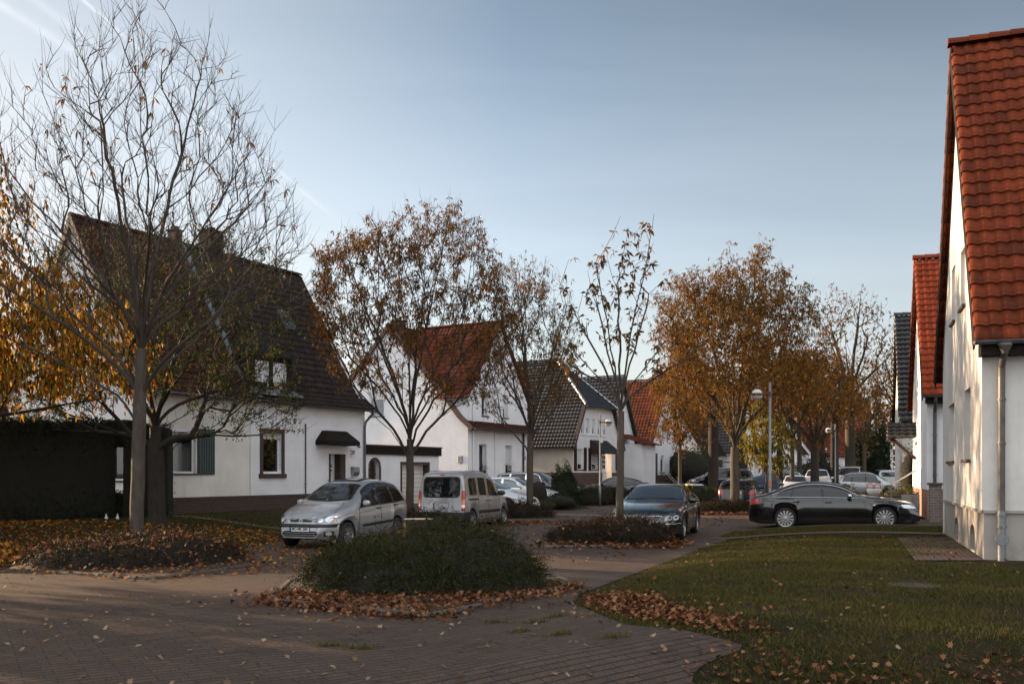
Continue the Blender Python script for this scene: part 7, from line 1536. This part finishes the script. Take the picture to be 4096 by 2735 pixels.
hl = [x for x in c.root.children if x.name.startswith('headlight')]
for sg, h in zip((1, -1), hl):
    c.disc('lamp_bowl', M['lamp_glass'], (sg * .50, .672), .052, 'F', .016, h); c.disc('lamp_bowl', M['lamp_glass'], (sg * .64, .690), .060, 'F', .016, h); c.poly('indicator', M['chrome'], [(sg * .60, .752), (sg * .76, .73), (sg * .78, .775), (sg * .70, .792)], 'F', .013, 6, h)
    c.poly('fog_lamp_mount', M['plastic'], [(sg * .56, .30), (sg * .72, .31), (sg * .73, .42), (sg * .57, .42)], 'F', .006, 8); c.disc('fog_lamp', M['lamp_glass'], (sg * .645, .365), .048, 'F', .012)
c.poly('upper_grille', M['plastic'], [(.05, .63), (.30, .635), (.31, .68), (.05, .70)], 'F', .006, 8); c.poly('upper_grille', M['plastic'], [(-.05, .63), (-.30, .635), (-.31, .68), (-.05, .70)], 'F', .006, 8)
lg = c.poly('lower_grille', M['plastic'], [(-.40, .30), (.40, .30), (.48, .37), (.42, .43), (-.42, .43), (-.48, .37)], 'F', .005, 16)
for z in (.335, .385): c.line([(-.42, z), (.42, z)], 'F', .012, .010, 'grille_bar', M['p_silver'], lg)
g = MB(); q = c.project([(0, .665)], 'F', .018)[0]
for (w0, h0, x_, m_) in ((.034, .052, 0, 0),):
    P = [q + Vector((0, 0, .052)), q + Vector((0, .034, 0)), q + Vector((0, 0, -.052)), q + Vector((0, -.034, 0))]; I = [q + Vector((.004, 0, .030)), q + Vector((.004, .016, 0)), q + Vector((.004, 0, -.030)), q + Vector((.004, -.016, 0))]
    g.add(P + I, [(i, (i + 1) % 4, 4 + (i + 1) % 4, 4 + i) for i in range(4)]); g.add([p - Vector((.004, 0, 0)) for p in P], [(0, 1, 2, 3)])
g.build('badge', M['chrome'], c.root)
c.plate('F', .475, 'MO MK 2001'); c.wheels(10, .215, 'cap'); c.mirror(1.52, 1.0, M['p_silver'], 1.0)
c.handle(2.28, .90, M['plastic'], .17); c.handle(3.20, .95, M['plastic'], .17)
for sd in 'LR':
    c.line([(1.34, .92), (1.30, .75), (1.28, .27), (2.36, .24), (2.40, .6), (2.40, .97)], sd, .007); c.line([(2.40, .30), (2.42, .24), (2.9, .25), (3.05, .5), (3.16, .98)], sd, .007); c.line([(1.15, .80), (2.4, .90), (3.9, 1.0)], sd, .006)
    c.patch('side_moulding', bump, lambda u, v: (1.45 + 1.62 * u, .475 + .065 * v + .05 * u), 14, 2, sd, .006, thick=.014)
c.line([(.32, -.70), (.9, -.62), (1.06, -.55)], 'T', .007); c.line([(.32, .70), (.9, .62), (1.06, .55)], 'T', .007); c.line([(.16, .66), (.11, .45), (.07, 0), (.11, -.45), (.16, -.66)], 'T', .007)
for y0, y1 in ((-.55, .02), (.05, .62)): c.line([(1.13 + .1 * y0 * y0, y0), (1.20, y1)], 'T', .016, .02, 'wiper', M['plastic'])
g = MB(); q = c.project([(2.05, -.12)], 'T', 0)[0]; g.tube([q, q + Vector((-.28, .0, .30))], [.006, .003], 5); g.build('aerial', M['plastic'], c.root)
c.poly('tail_light', M['red_lens'], [(3.88, .75), (4.08, .78), (4.0, 1.15), (3.93, 1.15)], 'L', .006, 6); c.patch('rocker_panel', c.paint, lambda u, v: (1.25 + 1.7 * u, .22 + .06 * v), 8, 2, 'L', .010)

# ------------------------------------------------------------------ silver van seen from behind
S2 = dict(L=4.0, W=1.66, H=1.82, wb=2.60, fo=.72, wr=.30, cf=(.8, .26), cb=(.18, .06), tumble=.17, shoulder=.015, sill=.22, gap=.06, edge=.11,
    top=[(0, .45), (.04, .64), (.14, .78), (.45, .93), (.85, 1.06), (.98, 1.12), (1.30, 1.42), (1.58, 1.66), (1.9, 1.78), (2.6, 1.83), (3.4, 1.82), (3.78, 1.78), (3.88, 1.70), (3.93, 1.35), (3.965, 1.0), (3.985, .7), (4.0, .42)],
    belt=[(0, .5), (.3, .74), (1.0, .98), (2.4, 1.03), (4.0, 1.06)])
o = car_place(1884, 29.3, 0, ('r', 'r'), S2, R(68.5))
c = Car('small_van', 'silver high roofed van seen from behind beside the round headed tree', S2, M['p_champ'], o, R(68.5), 'cars parked along the street')
c.windows_side([(1.30, 1.60, 2.08, 2.08), (2.26, 2.26, 2.84, 2.84), (3.02, 3.00, 3.60, 3.58)], M['autoglass'], None, .03, .20); c.screen(1.02, 1.55, 'windscreen', M['autoglass'], .06, .12)
def rr_(y0, y1, z0, z1, r=.09, n=5):
    P = []
    for cx2, cz, a0 in ((y1 - r, z1 - r, 0), (y0 + r, z1 - r, 90), (y0 + r, z0 + r, 180), (y1 - r, z0 + r, 270)): P += [(cx2 + r * math.cos(R(a0 + 90 * k / n)), cz + r * math.sin(R(a0 + 90 * k / n))) for k in range(n + 1)]
    return P
c.poly('rear_window_surround', M['plastic'], rr_(-.64, .64, 1.00, 1.66, .12), 'B', .004, 26); rw = c.poly('rear_window', M['autoglass'], rr_(-.60, .60, 1.04, 1.62, .10), 'B', .009, 26)
c.line([(.06, 1.04), (-.20, 1.22)], 'B', .02, .02, 'rear_wiper', M['plastic'])
for sg in (1, -1):
    tl = c.patch('tail_light', M['red_lens'], lambda u, v, sg=sg: (sg * (.70 + .10 * u), .60 + .62 * v), 6, 14, 'B', .012, thick=.012); c.patch('amber_lens', M['amber'], lambda u, v, sg=sg: (sg * (.71 + .085 * u), .80 + .14 * v), 5, 4, 'B', .026, tl); c.patch('reversing_lens', M['lamp_glass'], lambda u, v, sg=sg: (sg * (.715 + .08 * u), .70 + .09 * v), 5, 4, 'B', .026, tl)
c.patch('rear_bumper', M['plastic'], lambda u, v: (-.80 + 1.6 * u, .30 + .26 * v), 30, 5, 'B', .02, thick=.03); c.poly('plate_recess', M['p_champ'], rr_(-.42, .42, .66, .88, .09), 'B', .002, 14)
for sd in 'LR': c.patch('rear_bumper', M['plastic'], lambda u, v: (3.62 + .36 * u, .30 + .26 * v), 8, 4, sd, .012); c.patch('side_moulding', M['plastic'], lambda u, v: (1.20 + 1.72 * u, .50 + .09 * v), 14, 2, sd, .008, thick=.016); c.patch('slide_rail', M['plastic'], lambda u, v: (2.95 + .75 * u, .92 + .05 * v), 8, 2, sd, .008, thick=.008)
c.line(rr_(-.44, .44, .645, .895, .10) + [(.44, .77)], 'B', .014, .004, 'recess_edge', M['p_champ'], sub=3); c.plate('B', .77, 'WES BQ 186')
c.poly('high_brake_light', M['red_lens'], [(-.08, 1.70), (.08, 1.70), (.08, 1.735), (-.08, 1.735)], 'B', .008, 5); text_mesh('KANGOO', .055, M['plastic'], c.root, (-4.0 + .002, -.52, .60), (R(90), 0, R(-90)), 'model_lettering', .001)
c.wheels(7, .20, 'cap'); c.mirror(1.32, 1.06, M['plastic'], 1.15); c.handle(2.02, .88, M['plastic'], .13); c.handle(2.32, .88, M['plastic'], .13)
for sd in 'LR': c.line([(1.18, .98), (1.14, .7), (1.16, .28), (2.10, .26), (2.15, .6), (2.15, 1.68)], sd, .008); c.line([(2.16, .28), (2.95, .28), (3.0, .6), (2.93, 1.0), (2.93, 1.68)], sd, .008)
g = MB(); q = c.project([(2.3, -.2)], 'T', 0)[0]; g.tube([q, q + Vector((-.10, 0, .28))], [.006, .003], 5); g.tube([q + Vector((0, .1, 0)), q + Vector((-.02, .08, .2))], [.004, .002], 5); g.build('aerial', M['plastic'], c.root)
for y in (-.55, .55): c.line([(1.95, y), (3.6, y)], 'T', .03, .02, 'roof_rail', M['p_champ'])
c.poly('headlight', M['lamp_glass'], [(.45, .62), (.72, .64), (.72, .80), (.52, .78)], 'F', .006, 8); c.poly('headlight', M['lamp_glass'], [(-.45, .62), (-.72, .64), (-.72, .80), (-.52, .78)], 'F', .006, 8)

# ------------------------------------------------------------------ black luxury saloon facing the viewer
S3 = dict(L=5.06, W=1.90, H=1.45, wb=2.88, fo=.93, wr=.345, cf=(1.0, .30), cb=(.7, .22), tumble=.46, shoulder=.05, sill=.2, gap=.045,
    top=[(0, .46), (.02, .60), (.07, .70), (.25, .80), (.7, .90), (1.2, .97), (1.52, 1.01), (1.90, 1.20), (2.25, 1.36), (2.55, 1.43), (3.0, 1.45), (3.4, 1.425), (3.8, 1.32), (4.15, 1.17), (4.35, 1.10), (4.8, 1.06), (4.95, 1.02), (5.02, .85), (5.06, .55)],
    belt=[(0, .52), (.25, .72), (.8, .82), (1.5, .91), (3.0, .97), (4.3, 1.01), (5.0, .98)])
o = car_place(2778, 27.3, 0, ('r', 'l'), S3, R(-108))
c = Car('luxury_saloon', 'black saloon facing the viewer with round badge in its chrome grille', S3, M['p_night'], o, R(-108), 'cars parked along the street')
c.windows_side([(1.75, 2.10, 2.72, 2.72), (2.80, 2.80, 3.60, 3.50), (3.66, 3.55, 4.02, 3.80)], M['autoglass'], M['plastic'], .03, .09); c.screen(1.56, 2.42, 'windscreen', M['skyglass'], .05, .14); c.screen(4.28, 3.62, 'rear_window', M['darkglass'], .08, -.06, True)
gr = c.poly('grille', M['plastic'], [(-.50, .66), (-.36, .52), (.36, .52), (.50, .66)], 'F', .008, 20)
c.line([(-.50, .66), (.50, .66), (.37, .52), (-.37, .52), (-.50, .66)], 'F', .022, .014, 'grille_frame', M['chrome'], gr)
for z in (.555, .59, .625): c.line([(-.38 - (z - .52) * .9, z), (.38 + (z - .52) * .9, z)], 'F', .008, .013, 'grille_bar', M['chrome'], gr, sub=8)
q = c.project([(0, .592)], 'F', .03)[0]; g = MB(); g.lathe([(.066, -.008), (.072, 0), (.066, .008), (.060, 0), (.066, -.008)], 26, q, 'x')
TB = lambda y, z: q + Vector((.006, y, z))
g.tube([TB(-.026, .052), TB(0, .006), TB(.026, .052)], .0058, 6); g.tube([TB(-.052, .028), TB(-.024, -.050), TB(0, -.006), TB(.024, -.050), TB(.052, .028)], .0058, 6); bd = g.build('badge', M['chrome'], gr); g = MB(); g.lathe([(0, -.004), (.066, -.004)], 24, q, 'x'); g.build('badge_back', M['plastic'], bd)
for sg in (1, -1):
    hlp = c.poly('headlight', M['lamp_ring'], [(sg * .52, .525), (sg * .80, .545), (sg * .87, .58), (sg * .86, .69), (sg * .62, .695), (sg * .57, .66)], 'F', .010, 14, thick=.004); c.disc('lamp_bowl', M['lamp_glass'], (sg * .66, .612), .052, 'F', .022, hlp); c.disc('lamp_bowl', M['lamp_glass'], (sg * .785, .622), .058, 'F', .022, hlp)
    for (yy, zz3) in ((.66, .612), (.785, .622)): c.disc('lens', M['darkglass'], (sg * yy, zz3), .028, 'F', .026, hlp)
    c.line([(sg * .45, .46), (sg * .92, .475)], 'F', .028, .014, 'bumper_chrome', M['chrome'])
c.poly('lower_grille', M['plastic'], [(-.5, .28), (.5, .28), (.55, .38), (-.55, .38)], 'F', .006, 12); c.plate('F', .43, '', real=False); c.wheels(10, .235); c.mirror(1.95, .98, M['p_night'], 1.1); c.handle(2.70, .86, M['p_night'], .18); c.handle(3.62, .89, M['p_night'], .18)
for sd in 'LR': c.line([(1.62, .93), (1.56, .7), (1.60, .27), (2.70, .25), (2.76, .6), (2.76, .98)], sd, .007); c.line([(2.77, .27), (3.25, .27), (3.5, .6), (3.62, .98)], sd, .007); c.line([(1.35, .52), (3.4, .56)], sd, .022, .012, 'side_trim', M['chrome'])
for y in (-1, 1): c.line([(.22, y * .50), (.8, y * .60), (1.5, y * .68)], 'T', .008)
hg_ = MB(); qq = c.project([(1.85, .0)], 'T', -.12)[0]; hg_.lathe([(0, -.04), (.025, -.02), (.022, .02), (0, .06)], 10, qq); hg_.build('air_freshener', M['stucco_warm'], c.root, True)
c.line([(1.62, -.5), (1.66, .02)], 'T', .014, .018, 'wiper', M['plastic']); c.line([(1.62, .05), (1.66, .58)], 'T', .014, .018, 'wiper', M['plastic'])

# ------------------------------------------------------------------ black saloon side-on on the drive
S4 = dict(L=4.92, W=1.85, H=1.44, wb=2.843, fo=.97, wr=.335, cf=(.95, .34), cb=(.6, .20), tumble=.48, shoulder=.05, sill=.17, gap=.03,
    top=[(0, .44), (.02, .56), (.10, .68), (.35, .78), (.8, .88), (1.25, .955), (1.5, .99), (1.85, 1.16), (2.2, 1.32), (2.55, 1.405), (2.95, 1.43), (3.35, 1.41), (3.75, 1.31), (4.1, 1.17), (4.4, 1.07), (4.65, 1.04), (4.8, 1.01), (4.88, .85), (4.92, .5)],
    belt=[(0, .5), (.3, .68), (.9, .80), (1.6, .90), (3.0, .935), (4.2, .965), (4.9, .94)])
o = car_place(3143, 28.5, .13, ('r', 'r'), S4, R(-20)); 
c = Car('black_saloon', 'black saloon with many spoked wheels standing side on in front of the right hand houses', S4, M['p_black'], o, R(-20), 'cars parked along the street'); c.root.rotation_euler = (0, -math.atan2(.06, 2.843), R(-20))
c.windows_side([(1.62, 2.05, 2.66, 2.72), (2.74, 2.80, 3.62, 3.50), (3.68, 3.55, 4.12, 3.90)], M['darkglass'], M['plastic'], .03, .085); c.screen(1.54, 2.40, 'windscreen', M['autoglass'], .05, .14); c.screen(4.36, 3.65, 'rear_window', M['darkglass'], .08, -.06, True)
for sd in 'LR':
    b0, t0, b1, t1 = 1.66, 2.05, 4.08, 3.88; c.line([(1.58, .925), (3.0, .965), (4.25, .99)], sd, .014, .010, 'chrome_strip', M['chrome']); 
    up_ = [(s, interp(c.top, s) - .075) for s in (1.62, 1.8, 2.0, 2.2, 2.4, 2.7, 3.0, 3.3, 3.6, 3.85, 4.1, 4.25)]; c.line(up_, sd, .014, .010, 'chrome_strip', M['chrome'], sub=2)
    c.line([(1.58, .90), (1.50, .7), (1.56, .25), (2.68, .23), (2.72, .6), (2.70, .95)], sd, .006); c.line([(2.73, .25), (3.2, .25), (3.46, .6), (3.60, .96)], sd, .006); c.line([(1.9, .36), (3.3, .38)], sd, .01, .003)
    c.poly('side_repeater', M['lamp_glass'], [(1.20, .71), (1.28, .71), (1.28, .735), (1.20, .735)], sd, .006, 4)
    c.poly('headlight', M['lamp_glass'], [(.10, .60), (.50, .62), (.52, .72), (.30, .715), (.12, .68)], sd, .006, 10); c.poly('tail_light', M['red_lens'], [(4.58, .80), (4.86, .78), (4.84, .95), (4.60, .95)], sd, .008, 8)
c.poly('tail_light', M['red_lens'], [(.45, .76), (.85, .78), (.85, .94), (.45, .94)], 'B', .008, 8); c.poly('tail_light', M['red_lens'], [(-.45, .76), (-.85, .78), (-.85, .94), (-.45, .94)], 'B', .008, 8)
c.wheels(13, .262, wdt=.22); c.mirror(1.95, .95, M['chrome'], 1.05); c.handle(2.55, .81, M['p_black'], .19); c.handle(3.48, .835, M['p_black'], .19); c.plate('B', .62, ''); c.plate('F', .42, '')
c.poly('grille', M['plastic'], [(-.26, .28), (.26, .28), (.32, .66), (-.32, .66)], 'F', .008, 12)

# ------------------------------------------------------------------ generic cars for the middle distance and beyond
def G_top(kind, L, H):
    P = {'hatch': [(0, .32), (.01, .42), (.04, .49), (.12, .56), (.22, .645), (.27, .68), (.36, .84), (.46, .965), (.58, 1.0), (.74, .985), (.86, .93), (.93, .78), (.965, .64), (.985, .5), (1, .33)],
         'wagon': [(0, .32), (.01, .42), (.03, .49), (.12, .57), (.24, .65), (.29, .68), (.37, .84), (.46, .965), (.56, 1.0), (.75, .985), (.90, .93), (.95, .80), (.975, .66), (.99, .5), (1, .33)],
         'coupe': [(0, .32), (.01, .42), (.03, .49), (.12, .58), (.25, .67), (.31, .70), (.42, .9), (.50, .985), (.60, 1.0), (.70, .96), (.80, .86), (.87, .765), (.95, .735), (.985, .6), (1, .34)],
         'mpv': [(0, .3), (.01, .40), (.04, .48), (.12, .56), (.20, .635), (.24, .67), (.36, .88), (.44, .965), (.56, 1.0), (.78, .985), (.90, .93), (.95, .78), (.975, .62), (.99, .45), (1, .3)],
         'suv': [(0, .34), (.01, .46), (.03, .53), (.14, .60), (.25, .66), (.29, .69), (.38, .87), (.45, .97), (.56, 1.0), (.78, .985), (.90, .95), (.95, .84), (.975, .68), (.99, .5), (1, .36)],
         'van': [(0, .28), (.01, .38), (.04, .46), (.12, .55), (.18, .61), (.28, .88), (.34, .97), (.44, 1.0), (.8, 1.0), (.95, .985), (.975, .93), (.985, .7), (.993, .5), (1, .28)],
         'onebox': [(0, .3), (.01, .40), (.04, .47), (.12, .54), (.22, .63), (.38, .86), (.48, .97), (.58, 1.0), (.72, .985), (.86, .92), (.93, .80), (.965, .66), (.985, .5), (1, .33)]}[kind]
    return [(a * L, b * H) for a, b in P]
def generic(name, label, kind, L, W, H, wb, fo, wr, paint_, px, Y, z, wheel, head, glass_='autoglass', spokes=5, chrome=False, light=True):
    bz = {'van': .56, 'suv': .60, 'mpv': .58, 'onebox': .58}.get(kind, .625)
    S = dict(L=L, W=W, H=H, wb=wb, fo=fo, wr=wr, cf=(.8, .26), cb=(.5, .14), tumble=.20 if kind == 'van' else .36, top=G_top(kind, L, H), belt=[(0, .36 * H), (.08 * L, .50 * H), (.24 * L, (bz - .02) * H), (L, (bz + .05) * H)], sill=.2)
    S['_'] = 0; o = car_place(px, Y, z, wheel, S, head) if wheel else Vector(((px - CX) / FPX * Y, Y, z))
    c = Car(name, label, S, paint_, o, head, 'cars parked along the street', hi=Y < 50)
    e = {'coupe': (.36, .44, .56, .56, .58, .58, .80, .74), 'hatch': (.33, .41, .56, .56, .585, .585, .80, .76), 'van': (.22, .30, .42, .42, .45, .45, .93, .93)}.get(kind, (.33, .41, .55, .55, .575, .575, .76, .75))
    cuts = [tuple(x * L for x in e[:4]), tuple(x * L for x in e[4:])]
    if kind in ('wagon', 'suv', 'mpv', 'onebox'): cuts.append((.785 * L, .77 * L, .915 * L, .88 * L))
    c.windows_side(cuts, M[glass_], M['chrome'] if chrome else M['plastic'], .03, .08)
    w0, w1 = {'van': (.19, .31), 'coupe': (.32, .47), 'onebox': (.24, .44), 'mpv': (.26, .42)}.get(kind, (.30, .43)); c.screen(w0 * L, w1 * L, 'windscreen', M['skyglass' if glass_ != 'darkglass' else 'autoglass'], .06, .12)
    if kind == 'coupe': c.screen(.86 * L, .72 * L, 'rear_window', M['darkglass'], .09, -.05, True)
    else: zt, zb_ = .93 * H, .66 * H; c.poly('rear_window', M['autoglass'], rr_(-.36 * W, .36 * W, zb_, .88 * H, .08), 'B', .006, 14)
    for sg in (1, -1):
        c.poly('headlight', M['lamp_glass'], [(sg * .28 * W, .44 * H), (sg * .44 * W, .45 * H), (sg * .455 * W, .52 * H), (sg * .33 * W, .50 * H)], 'F', .008, 8)
        c.poly('tail_light', M['red_lens'], [(sg * .32 * W, .50 * H), (sg * .45 * W, .50 * H), (sg * .45 * W, .62 * H), (sg * .33 * W, .62 * H)], 'B', .010, 6)
    c.poly('grille', M['plastic'], [(-.2 * W, .36 * H), (.2 * W, .36 * H), (.24 * W, .47 * H), (-.24 * W, .47 * H)], 'F', .006, 8)
    c.poly('lower_grille', M['plastic'], [(-.34 * W, .18 * H), (.34 * W, .18 * H), (.32 * W, .27 * H), (-.32 * W, .27 * H)], 'F', .006, 8)
    c.wheels(spokes, wr * .70); c.mirror(.345 * L, bz * H + .06, paint_, 1); c.handle(.53 * L, (bz - .06) * H, paint_); 
    if kind != 'coupe': c.handle(.74 * L, (bz - .05) * H, paint_)
    for sd in 'LR': c.line([(.30 * L, .58 * H), (.30 * L, .18 * H), (.56 * L, .16 * H), (.57 * L, .62 * H)], sd, .009); c.line([(.57 * L, .17 * H), (.70 * L, .18 * H), (.77 * L, .62 * H)], sd, .009)
    return c
c = generic('white_hatchback', 'white sporty hatchback with dark headlight parked nose right before the white gabled house', 'hatch', 4.29, 1.78, 1.43, 2.70, .87, .325, M['p_white'], 2030, 38.2, .03, ('f', 'r'), R(-24), spokes=5)
c.poly('air_intake', M['plastic'], [(-.80, .24), (-.55, .26), (-.6, .40), (-.82, .40)], 'F', .007, 6); c.poly('fog_trim', M['chrome'], [(-.5, .25), (-.3, .25), (-.3, .27), (-.5, .27)], 'F', .01, 4)
generic('white_estate_car', 'white car bonnet with lit chrome trim half hidden by the upright tree and red bush', 'wagon', 4.7, 1.83, 1.45, 2.8, .9, .33, M['p_white'], 2138, 45.0, .1, ('f', 'r'), R(-24), chrome=True)
generic('black_estate_car', 'black car with chrome window line behind the conifer bush', 'suv', 4.7, 1.88, 1.66, 2.8, .9, .35, M['p_black'], 2225, 48.5, .15, ('f', 'r'), R(-24), 'darkglass', chrome=True)
generic('black_coupe', 'black coupe facing left before the brick base of the half hipped house', 'coupe', 4.62, 1.76, 1.38, 2.72, .86, .32, M['p_black'], 2358, 54.5, .15, ('f', 'l'), R(176))
c = generic('dark_estate_car', 'black estate car seen from behind with its plate half hidden by the broad tree trunk', 'wagon', 4.5, 1.75, 1.44, 2.62, .9, .32, M['p_black'], 3020, 43.6, .05, ('r', 'r'), R(70)); c.plate('B', .80, 'K OJ 3951')
for sg in (1, -1): c.poly('tail_light', M['red_lens'], [(sg * .58, .70), (sg * .83, .70), (sg * .83, .93), (sg * .60, .93)], 'B', .014, 6)
c = generic('grey_hatchback', 'dark grey hatchback facing the viewer behind the lamp pole', 'hatch', 4.1, 1.72, 1.50, 2.5, .82, .30, M['p_grey'], 3112, 49.5, .1, ('f', 'l'), R(-110))
c = generic('small_white_car', 'small white car showing its front over the roof of the black saloon on the drive', 'hatch', 3.8, 1.66, 1.5, 2.4, .75, .29, M['p_white'], 3232, 57.0, .1, ('f', 'l'), R(-106))
generic('black_people_carrier', 'black people carrier with its nose left behind the thick dark trunk', 'mpv', 4.5, 1.82, 1.65, 2.75, .92, .33, M['p_black'], 2812, 63.0, .45, ('f', 'l'), R(178), 'darkglass')
generic('long_black_car', 'long black car facing left just right of the broad orange tree', 'wagon', 4.8, 1.84, 1.46, 2.85, .92, .33, M['p_black'], 3020, 72.0, .5, ('f', 'l'), R(174), chrome=True)
generic('blue_grey_car', 'blue grey car facing the viewer behind the slim grey tree', 'suv', 4.3, 1.8, 1.6, 2.6, .85, .32, M['p_blue'], 3196, 73.0, .45, ('f', 'l'), R(-120))
generic('white_off_roader', 'white off roader facing the viewer in front of the larger dome hedge', 'suv', 4.6, 1.92, 1.75, 2.8, .9, .36, M['p_white'], 3318, 66.0, .25, ('f', 'l'), R(-110))
generic('white_transporter', 'white van behind the massive gnarled trunk', 'van', 4.9, 1.9, 1.95, 3.0, .9, .33, M['p_white'], 3440, 74.0, .3, ('f', 'l'), R(-118))
c = generic('silver_compact_car', 'silver compact car facing right above the bonnet of the black saloon on the drive', 'onebox', 3.84, 1.76, 1.59, 2.57, .78, .31, M['p_silver'], 3556, 58.0, .22, ('f', 'r'), R(-22))
generic('white_estate_suv', 'white car seen from behind at the foot of the third street lamp', 'suv', 4.5, 1.85, 1.66, 2.7, .88, .34, M['p_white'], 3592, 77.0, .35, ('r', 'r'), R(80))
generic('pale_van', 'pale vehicle nose just showing beside the porch railing of the second house', 'van', 4.6, 1.85, 1.9, 2.9, .85, .32, M['p_white'], 3652, 88.0, .25, ('f', 'l'), R(-110))
